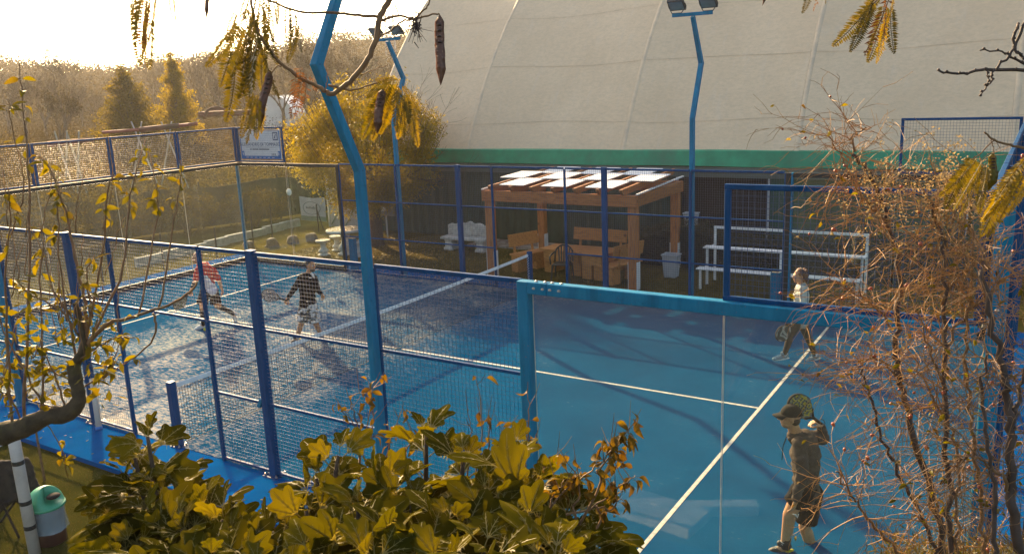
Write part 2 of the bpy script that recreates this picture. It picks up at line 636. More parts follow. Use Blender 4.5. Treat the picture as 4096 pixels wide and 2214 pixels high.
hall = thing('sports_hall', (4.0, 16.0, -0.07), 'huge beige arched fabric sports hall with green skirt behind the court', 'sports hall')
NT_ = 30
for b in range(len(HX) - 1):
    x0, x1 = HX[b] + 0.07, HX[b + 1] - 0.07
    mb = MB()
    nxs = 8
    rows = []
    for side in (0.0, -0.012):
        for i in range(NT_ + 1):
            th = HT * (1 - 2 * i / NT_)
            for k in range(nxs + 1):
                u = k / nxs
                x = x0 + (x1 - x0) * u
                sag = -0.10 * math.sin(math.pi * u) * math.sin(math.pi * min(1, i / 4.0 + 0.15) * 0.5) + 0.02 * mnoise.noise((x * 0.9, i * 0.5, b))
                y, z = hall_pt(th, sag + side)
                rows.append((x, y, z))
    n = (NT_ + 1) * (nxs + 1)
    q = []
    for i in range(NT_):
        for k in range(nxs):
            a = i * (nxs + 1) + k
            q.append((a, a + 1, a + nxs + 2, a + nxs + 1))
            q.append((n + a, n + a + nxs + 1, n + a + nxs + 2, n + a + 1))
    mb.add(rows, q)
    mem = mb.build('roof_membrane', M_mem, hall, smooth=True)
    for ar in (0.95, 3.05, 5.2, 7.4):       # welded horizontal joints
        mb = MB()
        th = HT - ar / HR
        pts = []
        for k in range(nxs + 1):
            u = k / nxs
            x = x0 + (x1 - x0) * u
            sag = -0.10 * math.sin(math.pi * u) * math.sin(math.pi * min(1, (ar / HR * NT_ / (2 * HT)) / 4.0 + 0.15) * 0.5) + 0.02 * mnoise.noise((x * 0.9, (ar / HR * NT_ / (2 * HT)) * 0.5, b))
            wob = 0.05 * math.sin(x * 0.9 + ar)
            for dth, of in ((-0.006, 0.004), (0.006, 0.004)):
                y, z = hall_pt(th + (wob + dth) / HR, sag + of)
                pts.append((x, y, z))
        mb.add(pts, [(2 * k, 2 * k + 1, 2 * k + 3, 2 * k + 2) for k in range(nxs)])
        mb.build('weld_joint', M_weld, mem)
for b, x in enumerate(HX):
    mb = MB()
    P = []
    for i in range(NT_ + 1):
        th = HT * (1 - 2 * i / NT_)
        for dx, of in ((-0.085, -0.02), (-0.06, 0.006), (0.06, 0.006), (0.085, -0.02)):
            y, z = hall_pt(th, of)
            P.append((x + dx, y, z))
    mb.add(P, [(i * 4 + k, i * 4 + k + 1, i * 4 + k + 5, i * 4 + k + 4) for i in range(NT_) for k in range(3)])
    mb.build('roof_seam', M_seam, hall, smooth=True)
# gable end
mb = MB()
P = [(-10.15, *hall_pt(HT * (1 - 2 * i / NT_), -0.06)) for i in range(NT_ + 1)]
P += [(-10.15, hall_pt(-HT)[0], -0.1), (-10.15, 16.0, -0.1)]
mb.add(P, [tuple(range(len(P)))])
mb.build('gable_wall', M_green, hall)
# green skirt, eaves band, curtain wall
mb = MB()
P = []
N = 60
for k in range(N + 1):
    x = -10.2 + 35.2 * k / N
    w = 0.02 * mnoise.noise((x * 1.1, 0, 7))
    P += [(x, 16.06, 2.90), (x, 15.97, 2.865), (x, 15.93 + w, 2.44 + 0.01 * math.sin(x)), (x, 15.95 + w, 2.44 + 0.01 * math.sin(x))]
mb.add(P, [(4 * k + j, 4 * k + j + 1, 4 * k + j + 5, 4 * k + j + 4) for k in range(N) for j in range(3)])
mb.build('green_skirt', M_green, hall)
mb = MB()
mb.box(-10.2, 25.0, 15.87, 16.0, 2.14, 2.42)
mb.box(-10.2, 25.0, 15.80, 15.865, 2.30, 2.345)
mb.build('eaves_band', M_gut, hall)


def curtain(x0, x1, name, mat, amp=0.05, fold=0.33, z0=-0.05, z1=2.14, y=16.02):
    mb = MB()
    n = max(6, int((x1 - x0) / 0.045))
    P = []
    for k in range(n + 1):
        x = x0 + (x1 - x0) * k / n
        ph = 2 * math.pi * x / fold + 1.8 * mnoise.noise((x * 0.7, y, 2))
        a = amp * (0.55 + 0.7 * abs(mnoise.noise((x * 0.5, 4, 4))))
        P += [(x, y + 0.3 * a * math.sin(ph), z1), (x, y + a * math.sin(ph), z0 + 0.9), (x, y + 1.15 * a * math.sin(ph + 0.25), z0)]
    mb.add(P, [(3 * k + j, 3 * k + j + 1, 3 * k + j + 4, 3 * k + j + 3) for k in range(n) for j in range(2)])
    return mb.build(name, mat, hall, smooth=True)


curtain(-10.1, 1.35, 'wall_curtain', M_dgreen)
curtain(4.05, 8.7, 'wall_curtain', simple('green_wall_sheet', (0.020, 0.075, 0.048), 0.7, 0.3, 1.1, kind='World'), 0.012, 1.4)
curtain(8.9, 25.0, 'wall_curtain', MATS['green_wall_sheet'], 0.012, 1.4)
mb = MB()
mb.box(1.35, 4.05, 16.5, 16.55, -0.05, 2.14)
mb.build('dark_doorway', M_dark, hall)
for x in (1.42, 4.02, 8.8):
    mb = MB()
    mb.box(x - 0.022, x + 0.022, 15.93, 15.99, -0.05, 2.14)
    mb.build('door_post', M_greyp, hall)

# paved strip along the hall: single stones laid in mortar
t_pave = [simple('paving_stone_%s' % nm, c, 0.85, 0.25, 12, bump=0.4, bscale=40) for nm, c in (('warm', (0.26, 0.20, 0.15)), ('pale', (0.33, 0.28, 0.22)), ('rust', (0.22, 0.14, 0.10)))]
pv = MB()
pv.box(-5.2, 1.6, 14.72, 15.78, -0.16, -0.045)
pave = pv.build('paved_path', M_conc, kind='structure')
pm = [None] * 3
for k in range(3):
    mb = MB()
    mb.box(-0.11, 0.11, -0.075, 0.075, -0.02, 0.02)
    pm[k] = mb.mesh('paving_stone', t_pave[k])
prng = random.Random(3)
for j in range(6):
    for i in range(28):
        x = -5.05 + 0.236 * i + (0.118 if j % 2 else 0)
        if x > 1.45:
            continue
        inst('paving_stone', pm[prng.randrange(3)], Matrix.Translation((x, 14.82 + 0.172 * j, -0.035 + prng.uniform(-0.006, 0.006))) @ Matrix.Rotation(prng.uniform(-0.05, 0.05), 4, 'Z'), pave)

# ---------------------------------------------------------------- padel cage
def wires(mb_v, mb_h, p0, ux, w, z0, z1, pitch=0.05, r=0.0021, skip=None):
    """welded wire mesh in a vertical plane: p0 = start (x, y), ux = unit direction along the fence"""
    p0 = Vector((p0[0], p0[1], 0))
    ux = Vector((ux[0], ux[1], 0))
    nv = int(round(w / pitch))
    nh = int(round((z1 - z0) / pitch))
    for i in range(1, nv):
        a = p0 + ux * (w * i / nv)
        mb_v.tube([a + Vector((0, 0, z0)), a + Vector((0, 0, z1))], r, 5, False)
    off = Vector((-ux.y, ux.x, 0)) * (2 * r)
    for j in range(1, nh):
        z = z0 + (z1 - z0) * j / nh
        mb_h.tube([p0 + off + Vector((0, 0, z)), p0 + ux * w + off + Vector((0, 0, z))], r, 5, False)


def mesh_bay(parent, p0, ux, w, z0, z1, r=0.0021):
    a, b = MB(), MB()
    wires(a, b, p0, ux, w, z0, z1, r=r)
    a.add(b.v, b.f)
    return a.build('wire_mesh', M_wire, parent, smooth=True, kind='stuff')


def rail(parent, p, q, w=0.04, h=0.04, mat=None):
    mb = MB()
    mb.bar(p, q, w, h, bev=0.005)
    return mb.build('rail', mat or M_navy, parent)


def post(parent, x, y, z0, z1, w=0.05, dpt=0.05, mat=None, name='post', plate=0.0):
    mb = MB()
    mb.bar((x, y, z0), (x, y, z1), dpt, w, up=(1, 0, 0), bev=0.006)
    o = mb.build(name, mat or M_navy, parent)
    if plate:
        pb = MB()
        pb.box(x - plate, x + plate, y - plate * 0.8, y + plate * 0.8, z0, z0 + 0.012)
        pb.build('base_plate', mat or M_navy, o)
        for sx in (-1, 1):
            for sy in (-1, 1):
                bb = MB()
                bb.lathe([(0.014, 0.0), (0.014, 0.016), (0.008, 0.02), (0.008, 0.034)], (x + sx * plate * 0.78, y + sy * plate * 0.58, z0 + 0.012), 8)
                bb.build('anchor_bolt', M_steel, o)
    return o


def side_fence(y, sgn, label):
    """long side of the cage, mesh from x=-6 to 6, doorway under the lintel mesh at x -1..1"""
    f = thing('mesh_fence', (0, y, 0), label, 'fence')
    for x in (-2, 2):
        post(f, x, y, 0.0, 3.02, 0.115, 0.10, plate=0.13)
    for x in (-1, 1):
        post(f, x, y, 0.0, 2.96, 0.05, 0.05)
    for x in (-4, 4):
        post(f, x, y, 0.0, 2.96, 0.05, 0.05)
    if sgn > 0:
        for x in (-6, 6):
            post(f, x + (0.03 if x < 0 else -0.03), y, 0.0, 2.96, 0.05, 0.05)
    segs = [(-6, -4), (-4, -2), (-2, -1), (-1, 1), (1, 2), (2, 4), (4, 6)]
    hw = {-6: 0.055, -4: 0.025, -2: 0.058, -1: 0.025, 1: 0.025, 2: 0.058, 4: 0.025, 6: 0.06}
    for a, b in segs:
        xa, xb = a + hw[a], b - hw[b]
        rail(f, (xa, y, 2.98), (xb, y, 2.98), 0.045, 0.045)
        for z in ((2.0,) if (a, b) == (-1, 1) else (2.0, 1.0, 0.045)):
            rail(f, (xa, y, z), (xb, y, z), 0.04, 0.034)
        zs = [(2.017, 2.957)] if (a, b) == (-1, 1) else [(2.017, 2.957), (1.017, 1.983), (0.062, 0.983)]
        for z0, z1 in zs:
            mesh_bay(f, (xa, y + 0.004), (1, 0), xb - xa, z0, z1)
    if sgn < 0:
        for x in (-2, 2):       # latch boxes on the thick posts
            mb = MB()
            M = Matrix.Translation((x - 0.09, y - 0.02, 1.0)) @ Matrix.Rotation(0.5, 4, 'Y')
            mb.box(-0.025, 0.025, -0.04, 0.04, -0.06, 0.06, M)
            mb.build('latch', M_cyan, f, bevel=0.004)
    return f


side_fence(0.0, -1, 'near side mesh fence with navy posts and an open doorway at the net')
side_fence(10.0, 1, 'far side mesh fence with navy posts in front of the wooden pergola')


def pane(parent, p, ux, w, z0, z1, mat):
    mb = MB()
    ux = Vector((ux[0], ux[1], 0))
    nn = Vector((-ux.y, ux.x, 0)) * 0.006
    p = Vector((p[0], p[1], 0))
    g = ux * 0.005
    a, b = p + g, p + ux * w - g
    V = [a - nn, b - nn, b + nn, a + nn]
    V = [q + Vector((0, 0, z0)) for q in V] + [q + Vector((0, 0, z1)) for q in V]
    mb.add(V, ((0, 3, 2, 1), (4, 5, 6, 7), (0, 1, 5, 4), (1, 2, 6, 5), (2, 3, 7, 6), (3, 0, 4, 7)))
    o = mb.build('glass_pane', mat, parent)
    # whitish strip along both side edges of the pane
    eb = MB()
    for q in (a, b):
        s = 1 if q is a else -1
        eb.bar(q + ux * 0.001 * s + Vector((0, 0, z0)), q + ux * 0.001 * s + Vector((0, 0, z1)), 0.011, 0.003, up=tuple(ux))
    eb.build('pane_edge', M_edge, o)
    return o


M_edge = simple('pale_pane_edge', (0.55, 0.50, 0.40), 0.4, 0.2, 8)


def upper_mesh(parent, p, ux, w, mat=None):
    """one metre of framed mesh standing on the glass"""
    p = Vector((p[0], p[1], 0))
    u = Vector((ux[0], ux[1], 0))
    q = p + u * w
    Z = lambda z: Vector((0, 0, z))
    rail(parent, p + Z(3.02), q + Z(3.02), 0.045, 0.04)
    rail(parent, p + Z(3.98), q + Z(3.98), 0.045, 0.045)
    for a in (p + u * 0.025, q - u * 0.025):
        mb = MB()
        mb.bar(a + Z(3.04), a + Z(3.957), 0.045, 0.05, up=tuple(u), bev=0.005)
        mb.build('post', M_navy, parent)
    mesh_bay(parent, p + u * 0.05, u, w - 0.1, 3.04, 3.957)


def ball_cap(parent, x, y, z):
    mb = MB()
    mb.ell((x, y, z), 0.017, 0.017, 0.012, n=10, k=6)
    mb.build('cap_bolt', M_steel, parent, smooth=True)


# near right: glass return with the heavy cyan steel frame
gw = thing('glass_wall', (8, 0, 0), 'near side glass wall in a thick cyan steel frame with mesh above', 'glass wall')
mb = MB()
mb.bar((6.0, -0.05, 0.0), (6.0, -0.05, 2.998), 0.11, 0.12, up=(1, 0, 0), bev=0.008)
mb.build('post', M_cyan, gw)
mb = MB()
mb.bar((6.062, -0.05, 2.94), (9.93, -0.05, 2.94), 0.11, 0.12, bev=0.008)
fr = mb.build('top_beam', M_cyan, gw)
mb = MB()
mb.bar((6.062, -0.05, 0.05), (9.93, -0.05, 0.05), 0.11, 0.10, bev=0.008)
mb.build('bottom_beam', M_cyan, gw)
mb = MB()
mb.box(6.05, 6.066, -0.095, -0.005, 2.72, 2.879)
mb.build('corner_bracket', M_cyan, gw)
for x in (6.14, 6.24, 6.32, 6.42):
    ball_cap(fr, x, -0.108, 2.945)
    ball_cap(fr, x, -0.05, 3.003)
mb = MB()
mb.box(6.278, 6.283, -0.1075, 0.007, 2.878, 3.0025)
mb.build('beam_joint', M_navy, fr)
for x in (6.06, 8.0):
    pane(gw, (x, -0.004), (1, 0), 2.0 if x > 7 else 1.94, 0.10, 2.879, M_glass)
upper_mesh(gw, (8.0, -0.02), (1, 0), 1.95)

# right end wall, seen edge on
ge = thing('glass_wall', (10, 5, 0), 'right end glass wall seen edge-on behind the thorny shrubs', 'glass wall')
for y in (-0.05, 2, 4, 6, 8, 10):
    mb = MB()
    mb.bar((10.05, y, 0.0), (10.05, y, 3.98), 0.10, 0.12, up=(1, 0, 0), bev=0.008)
    o = mb.build('post', M_cyan if y < 1 else M_navy, ge)
    if y < 1:
        for k in range(6):
            ball_cap(o, 10.05, y - 0.062, 0.4 + 0.55 * k)
for k in range(5):
    y = 2.0 * k
    pane(ge, (9.985, y + 0.03), (0, 1), 1.94, 0.06, 2.90, M_glass)
    rail(ge, (9.985, y + 0.02, 2.94), (9.985, y + 1.98, 2.94), 0.06, 0.07, M_black)
    upper_mesh(ge, (9.96, y + 0.02), (0, 1), 1.96)

# left end wall
gl = thing('glass_wall', (-10, 5, 0), 'left end glass wall with a band of mesh glinting in the low sun', 'glass wall')
for y in (0, 10):
    mb = MB()
    mb.bar((-10.06, y, 0.0), (-10.06, y, 2.9), 0.06, 0.08, up=(0, 1, 0), bev=0.006)
    mb.build('post', M_cyan, gl)
for k in range(5):
    y = 2.0 * k
    pane(gl, (-10.0, y), (0, 1), 2.0, 0.14, 2.88, M_glass2)
    rail(gl, (-9.99, y + 0.002, 2.93), (-9.99, y + 1.998, 2.93), 0.06, 0.09, M_black)
    mb = MB()
    mb.bar((-9.98, y + 0.002, 0.07), (-9.98, y + 1.998, 0.07), 0.05, 0.14, bev=0.005)
    o = mb.build('kerb_pad', M_black, gl)
    upper_mesh(gl, (-10.0, y + 0.02), (0, 1), 1.96)

# far side, left return
gf = thing('glass_wall', (-8, 10, 0), 'far left glass return wall below the printed sponsor sign', 'glass wall')
for x in (-10, -8):
    pane(gf, (x + 0.02, 10.0), (1, 0), 1.96, 0.14, 2.88, M_glass2)
    rail(gf, (x + 0.04, 10.0, 2.93), (x + 1.96, 10.0, 2.93), 0.06, 0.09, M_black)
    mb = MB()
    mb.bar((x + 0.04, 9.985, 0.07), (x + 1.96, 9.985, 0.07), 0.05, 0.14, bev=0.005)
    mb.build('kerb_pad', M_black, gf)
mb = MB()
mb.bar((-6.0, 9.99, 0.0), (-6.0, 9.99, 2.98), 0.10, 0.075, up=(1, 0, 0), bev=0.008)
mb.build('end_post', M_black, gf)
mb = MB()
mb.bar((-9.985, 10.06, 3.0), (-9.985, 10.06, 4.0), 0.07, 0.09, up=(1, 0, 0), bev=0.006)
mb.build('post', M_navy, gf)
upper_mesh(gf, (-9.94, 10.0), (1, 0), 1.94)
mb = MB()
mb.lathe([(0.10, 0.0), (0.102, 0.01), (0.10, 0.02)], (0, 0, 0), 24)
disc = mb.mesh('joint_disc', simple('clear_disc', (0.75, 0.68, 0.5), 0.15, 0.1, 4), True)
inst('joint_disc', disc, Matrix.Translation((-7.93, 9.975, 2.16)) @ Matrix.Rotation(math.radians(90), 4, 'X'), gf)

# far side, right return
gr = thing('glass_wall', (8, 10, 0), 'far right glass return wall in front of the white bleachers', 'glass wall')
for x in (6, 8):
    pane(gr, (x + 0.02, 10.0), (1, 0), 1.96, 0.14, 2.88, M_glass)
    rail(gr, (x + 0.04, 10.0, 2.93), (x + 1.96, 10.0, 2.93), 0.06, 0.09, M_black)
    mb = MB()
    mb.bar((x + 0.04, 9.985, 0.07), (x + 1.96, 9.985, 0.07), 0.05, 0.14, bev=0.005)
    mb.build('kerb_pad', M_black, gr)
mb = MB()
mb.bar((6.03, 9.99, 0.0), (6.03, 9.99, 2.98), 0.10, 0.10, up=(1, 0, 0), bev=0.008)
mb.build('end_post', M_black, gr)
mb = MB()
mb.bar((6.10, 9.99, 0.0), (6.10, 9.99, 2.98), 0.10, 0.03, up=(1, 0, 0), bev=0.004)
mb.build('post', M_cyan, gr)
upper_mesh(gr, (8.0, 10.0), (1, 0), 1.9)

for x, lab in ((-5.80, 'short blue hollow post stub behind the far left glass'), (5.80, 'short blue hollow post stub near the far right glass')):
    s = thing('post_stub', (x, 10.12, 0), lab, 'post stub', 'blue post stubs outside the far fence')
    mb = MB()
    mb.bar((x, 10.12, 0.0), (x, 10.12, 0.92), 0.12, 0.20, up=(1, 0, 0), bev=0.01)
    mb.build('stub', M_cyan, s)
    mb = MB()
    mb.bar((x, 10.12, 0.92), (x, 10.12, 0.93), 0.09, 0.16, up=(1, 0, 0))
    mb.build('cap', M_steel, s)

# ---------------------------------------------------------------- net
net = thing('court_net', (0, 5, 0), 'black padel net with white headband between two navy posts', 'net')
for y in (0.02, 9.98):
    post(net, 0.0, y, 0.0, 0.98, 0.10, 0.10, name='net_post', plate=0.10)
M_cord = simple('net_cord', (0.012, 0.011, 0.010), 0.85, 0.3, 10)
M_band = simple('net_band', (0.78, 0.76, 0.72), 0.7, 0.12, 6, dirt=(0.35, 0.33, 0.3, 0.6))


def net_top(y):
    s = (y - 5.0) / 4.8
    return 0.875 + 0.045 * s * s


mb = MB()
cn = 208
Ys = [0.14 + 9.72 * i / cn for i in range(cn + 1)]
for y in Ys:
    mb.tube([(0.0, y, 0.025), (0.004 * mnoise.noise((y * 3, 0, 0)), y + 0.004 * mnoise.noise((y * 5, 1, 0)), 0.45), (0.0, y, net_top(y) - 0.02)], 0.0028, 4, False)
for j in range(19):
    pts = []
    for i in range(0, cn + 1, 4):
        y = Ys[i]
        z0, z1 = 0.025, net_top(y) - 0.03
        pts.append((0.005 * mnoise.noise((y * 2.0, j * 0.4, 3)), y, z0 + (z1 - z0) * j / 18 + 0.004 * mnoise.noise((y * 4, j, 9))))
    mb.tube(pts, 0.0028 if j else 0.006, 4, False)
mb.build('netting', M_cord, net, kind='stuff')
mb = MB()
P = []
for i in range(41):
    y = 0.11 + 9.78 * i / 40
    z = net_top(y)
    for dx, dz in ((-0.008, -0.055), (-0.008, 0.005), (0.0, 0.012), (0.008, 0.005), (0.008, -0.055)):
        P.append((dx, y, z + dz))
mb.add(P, [(5 * i + k, 5 * i + k + 1, 5 * i + k + 6, 5 * i + k + 5) for i in range(40) for k in range(4)])
mb.build('headband', M_band, net)
for y, s in ((0.075, 1), (9.925, -1)):
    mb = MB()
    mb.tube([(0.0 + 0.012 * (-1) ** k, y + s * 0.05 * (k % 2), 0.08 + 0.82 * k / 26) for k in range(27)], 0.0035, 5)
    mb.build('lacing', M_cord if s > 0 else M_band, net)

# ---------------------------------------------------------------- floodlight masts
def floodlight(parent, c, out, yaw):
    """lamp head: ribbed housing with a glass face, held by a U bracket"""
    R = Matrix.Translation(c) @ Matrix.Rotation(yaw, 4, 'Z') @ Matrix.Rotation(math.radians(48), 4, 'X')
    mb = MB()
    mb.box(-0.17, 0.17, -0.035, 0.02, -0.13, 0.13, R)
    for k in range(9):
        x = -0.15 + 0.0375 * k
        mb.box(x - 0.004, x + 0.004, 0.02, 0.05, -0.11, 0.11, R)
    h = mb.build('lamp_head', M_lampb, parent)
    mb = MB()
    mb.box(-0.145, 0.145, -0.041, -0.037, -0.105, 0.105, R)
    mb.build('lamp_glass', M_lampg, h)
    mb = MB()
    mb.tube([R @ Vector((-0.18, 0, 0.02)), R @ Vector((-0.185, 0, -0.06)), Vector(c) + Vector((-0.10, 0, -0.17)), Vector(c) + Vector((0.10, 0, -0.17)), R @ Vector((0.185, 0, -0.06)), R @ Vector((0.18, 0, 0.02))], 0.011, 6)
    mb.build('bracket', M_lampb, h)


M_lampb = simple('lamp_housing', (0.03, 0.032, 0.035), 0.45, 0.2, 9)
M_lampg = simple('lamp_glass', (0.16, 0.20, 0.23), 0.12, 0.2, 5)


def mast(x, y, out, label):
    m = thing('floodlight_mast', (x, y, 0), label, 'light mast', 'four cranked floodlight masts along the court')
    mb = MB()
    pts = [(x, y, 0.0), (x, y, 4.05), (x, y + out * 0.50, 5.16), (x, y - out * 0.02, 6.08)]
    w = 0.095
    d = 0.095
    rings = []
    P = []
    for i, p in enumerate(pts):
        p = Vector(p)
        ta = (Vector(pts[i]) - Vector(pts[i - 1])).normalized() if i else Vector((0, 0, 1))
        tb = (Vector(pts[i + 1]) - Vector(pts[i])).normalized() if i < 3 else ta
        t_ = (ta + tb).normalized()
        nrm = Vector((0, t_.z, -t_.y))
        k = 1.0 / max(0.6, t_.dot(tb))
        for sx, sy in ((-1, -1), (1, -1), (1, 1), (-1, 1)):
            ww = w if i < 3 else w * 0.8
            P.append(p + Vector((sx * ww / 2, 0, 0)) + nrm * (sy * d / 2 * k))
    mb.add(P, [(4 * i + j, 4 * i + (j + 1) % 4, 4 * i + 4 + (j + 1) % 4, 4 * i + 4 + j) for i in range(3) for j in range(4)] + [(3, 2, 1, 0), (12, 13, 14, 15)])
    mb.build('mast_pole', M_cyan, m, bevel=0.006)
    for z, s in ((4.05, 0.0), (5.16, 0.5)):
        wb = MB()
        q = Vector((x, y + out * s, z))
        wb.bar(q - Vector((w / 2 + 0.002, 0, 0)), q + Vector((w / 2 + 0.002, 0, 0)), 0.012, 0.012)
        wb.build('weld_seam', M_navy, m)
    mb = MB()
    mb.bar((x - 0.42, y - out * 0.05, 6.12), (x + 0.42, y - out * 0.05, 6.12), 0.06, 0.07, bev=0.006)
    mb.build('cross_arm', M_cyan, m)
    for sx in (-0.33, 0.33):
        floodlight(m, (x + sx, y - out * 0.05, 6.33), out, 0.0 if out > 0 else math.pi)
    pb = MB()
    pb.box(x - 0.13, x + 0.13, y - 0.13, y + 0.13, 0.0, 0.014)
    pb.build('base_plate', M_cyan, m)
    if out < 0:
        lb = MB()
        lb.box(-0.03, 0.03, -0.03, 0.03, -0.05, 0.05, Matrix.Translation((x - 0.10, y - 0.02, 1.0)) @ Matrix.Rotation(0.5, 4, 'Y'))
        lb.build('latch', M_cyan, m, bevel=0.004)


mast(4.0, -0.10, -1, 'cranked cyan floodlight mast nearest the camera, its head out of frame')
mast(-4.0, -0.10, -1, 'cranked cyan mast at the left edge behind the pear twigs')
mast(-4.0, 10.10, 1, 'cranked cyan floodlight mast in front of the yellow-green tree')
mast(4.0, 10.10, 1, 'cranked cyan floodlight mast standing before the beige hall roof')

# ---------------------------------------------------------------- pergola and its furniture
PX0, PX1, PY0, PY1 = -2.10, 2.26, 11.21, 14.15
pg = thing('pergola', (0.1, 12.6, -0.07), 'wooden pergola with checkered white roof panels beyond the far fence', 'pergola')
for x in (PX0 + 0.13, PX1 - 0.15):
    for y in (PY0 + 0.12, PY1 - 0.12):
        mb = MB()
        mb.bar((x, y, -0.08), (x, y, 1.96), 0.21, 0.21, up=(1, 0, 0), bev=0.012)
        p = mb.build('post', M_woodz, pg)
        for s in (-1, 1):
            sh = MB()
            sh.box(x + s * 0.112 - 0.006, x + s * 0.112 + 0.006, y - 0.10, y + 0.10, -0.07, 0.62)
            sh.build('post_shoe', M_white, p)
for y in (PY0, PY1):
    mb = MB()
    mb.bar((PX0, y, 2.10), (PX1, y, 2.10), 0.11, 0.28, bev=0.01)
    mb.build('beam', M_wood, pg)
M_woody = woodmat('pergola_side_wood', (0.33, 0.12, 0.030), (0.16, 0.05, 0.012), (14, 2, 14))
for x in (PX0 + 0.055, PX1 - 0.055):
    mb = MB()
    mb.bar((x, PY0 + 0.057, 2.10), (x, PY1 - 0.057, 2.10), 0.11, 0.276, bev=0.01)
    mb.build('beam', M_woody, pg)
RZ = lambda y: 2.245 + 0.045 * (y - PY0)
for i in range(7):
    x = PX0 + 0.03 + (PX1 - PX0 - 0.06) * (i + 0.5) / 7
    mb = MB()
    y0, y1 = PY0 - 0.20, PY1 + 0.24
    hh = 0.15
    V = []
    for dx in (-0.04, 0.04):
        V += [(x + dx, y0, RZ(y0) + hh - 0.05), (x + dx, y0 + 0.13, RZ(y0) + 0.0), (x + dx, y1 - 0.13, RZ(y1)), (x + dx, y1, RZ(y1) + hh - 0.05), (x + dx, y1, RZ(y1) + hh), (x + dx, y0, RZ(y0) + hh)]
    mb.add(V, [(5, 4, 3, 2, 1, 0), (6, 7, 8, 9, 10, 11)] + [(k, (k + 1) % 6, (k + 1) % 6 + 6, k + 6) for k in range(6)])
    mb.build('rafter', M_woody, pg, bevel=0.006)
M_panel = simple('white_roof_panel', (0.80, 0.82, 0.82), 0.45, 0.06, 4)
cw = (PX1 - PX0 - 0.06) / 7
ch = (PY1 - PY0 + 0.1) / 3
for r in range(3):
    for c_ in range(7):
        if (r == 1) == (c_ % 2 == 1):
            continue
        x0, y0 = PX0 + 0.03 + c_ * cw, PY0 - 0.05 + r * ch
        mb = MB()
        z = lambda y: RZ(y) + 0.154
        e_, lf = 0.055, (0.018 if r == 1 else 0.0)
        V = [(x0 - e_, y0 - e_, z(y0) + lf), (x0 + cw + e_, y0 - e_, z(y0) + lf), (x0 + cw + e_, y0 + ch + e_, z(y0 + ch) + lf), (x0 - e_, y0 + ch + e_, z(y0 + ch) + lf)]
        mb.add(V + [(a, b, c + 0.016) for a, b, c in V], ((0, 3, 2, 1), (4, 5, 6, 7), (0, 1, 5, 4), (1, 2, 6, 5), (2, 3, 7, 6), (3, 0, 4, 7)))
        mb.build('roof_panel', M_panel, pg)
for x in (PX0 + 0.0, PX1 - 0.0):
    mb = MB()
    mb.bar((x, PY0 - 0.03, 2.262), (x, PY1 + 0.03, 2.262 + 0.1), 0.05, 0.03)
    mb.build('edge_trim', M_white, pg)


def wood_bench(cx, cy, rz, length, label):
    b = thing('wooden_bench', (cx, cy, -0.07), label, 'bench', 'wooden benches under the pergola')
    R = Matrix.Translation((cx, cy, -0.07)) @ Matrix.Rotation(rz, 4, 'Z')
    L = length / 2

    def put(name, *a, M=None, bev=0.008):
        m_ = MB()
        m_.box(*a, R @ M if M is not None else R)
        return m_.build(name, M_wood2, b, bevel=bev)
    put('seat', -L, L, -0.22, 0.22, 0.44, 0.49)
    put('apron_board', -L + 0.12, L - 0.12, -0.16, -0.13, 0.24, 0.438)
    for s in (-1, 1):
        put('leg', s * (L - 0.18) - 0.16, s * (L - 0.18) + 0.16, -0.12, 0.16, 0.0, 0.436)
        put('back_support', s * (L - 0.2) - 0.03, s * (L - 0.2) + 0.03, 0.0, 0.05, 0.0, 0.50, M=Matrix.Translation((0, 0.19, 0.42)) @ Matrix.Rotation(-0.16, 4, 'X'))
    put('backrest', -L, L, -0.045, -0.003, 0.24, 0.58, M=Matrix.Translation((0, 0.19, 0.42)) @ Matrix.Rotation(-0.16, 4, 'X'))


wood_bench(-1.45, 12.35, math.radians(68), 1.0, 'short wooden bench at the left end under the pergola')
wood_bench(0.05, 13.45, math.radians(-2), 1.65, 'long wooden bench along the back of the pergola')
wood_bench(1.45, 12.05, math.radians(-105), 1.15, 'wooden bench at the right end under the pergola')


def block_table(cx, cy, rz, lx, ly, hgt, label):
    b = thing('wooden_table', (cx, cy, -0.07), label, 'table')
    R = Matrix.Translation((cx, cy, -0.07)) @ Matrix.Rotation(rz, 4, 'Z')

    def put(name, *a):
        m_ = MB()
        m_.box(*a, R)
        return m_.build(name, M_wood2, b, bevel=0.008)
    n = 3
    for k in range(n):
        y0 = -ly / 2 + ly * k / n
        put('top_plank', -lx / 2, lx / 2, y0 + 0.004, y0 + ly / n - 0.004, hgt - 0.05, hgt)
    for s in (-1, 1):
        put('leg', s * (lx / 2 - 0.22) - 0.15, s * (lx / 2 - 0.22) + 0.15, -ly / 2 + 0.12, ly / 2 - 0.12, 0.0, hgt - 0.052)
    put('side_board', -lx / 2 + 0.1, lx / 2 - 0.1, -ly / 2 + 0.06, -ly / 2 + 0.09, hgt - 0.32, hgt - 0.054)


block_table(-0.30, 12.45, math.radians(-8), 1.35, 0.75, 0.66, 'low wooden plank table on the left under the pergola')
block_table(0.75, 12.12, math.radians(-8), 0.80, 0.72, 0.70, 'smaller wooden plank table on the right under the pergola')

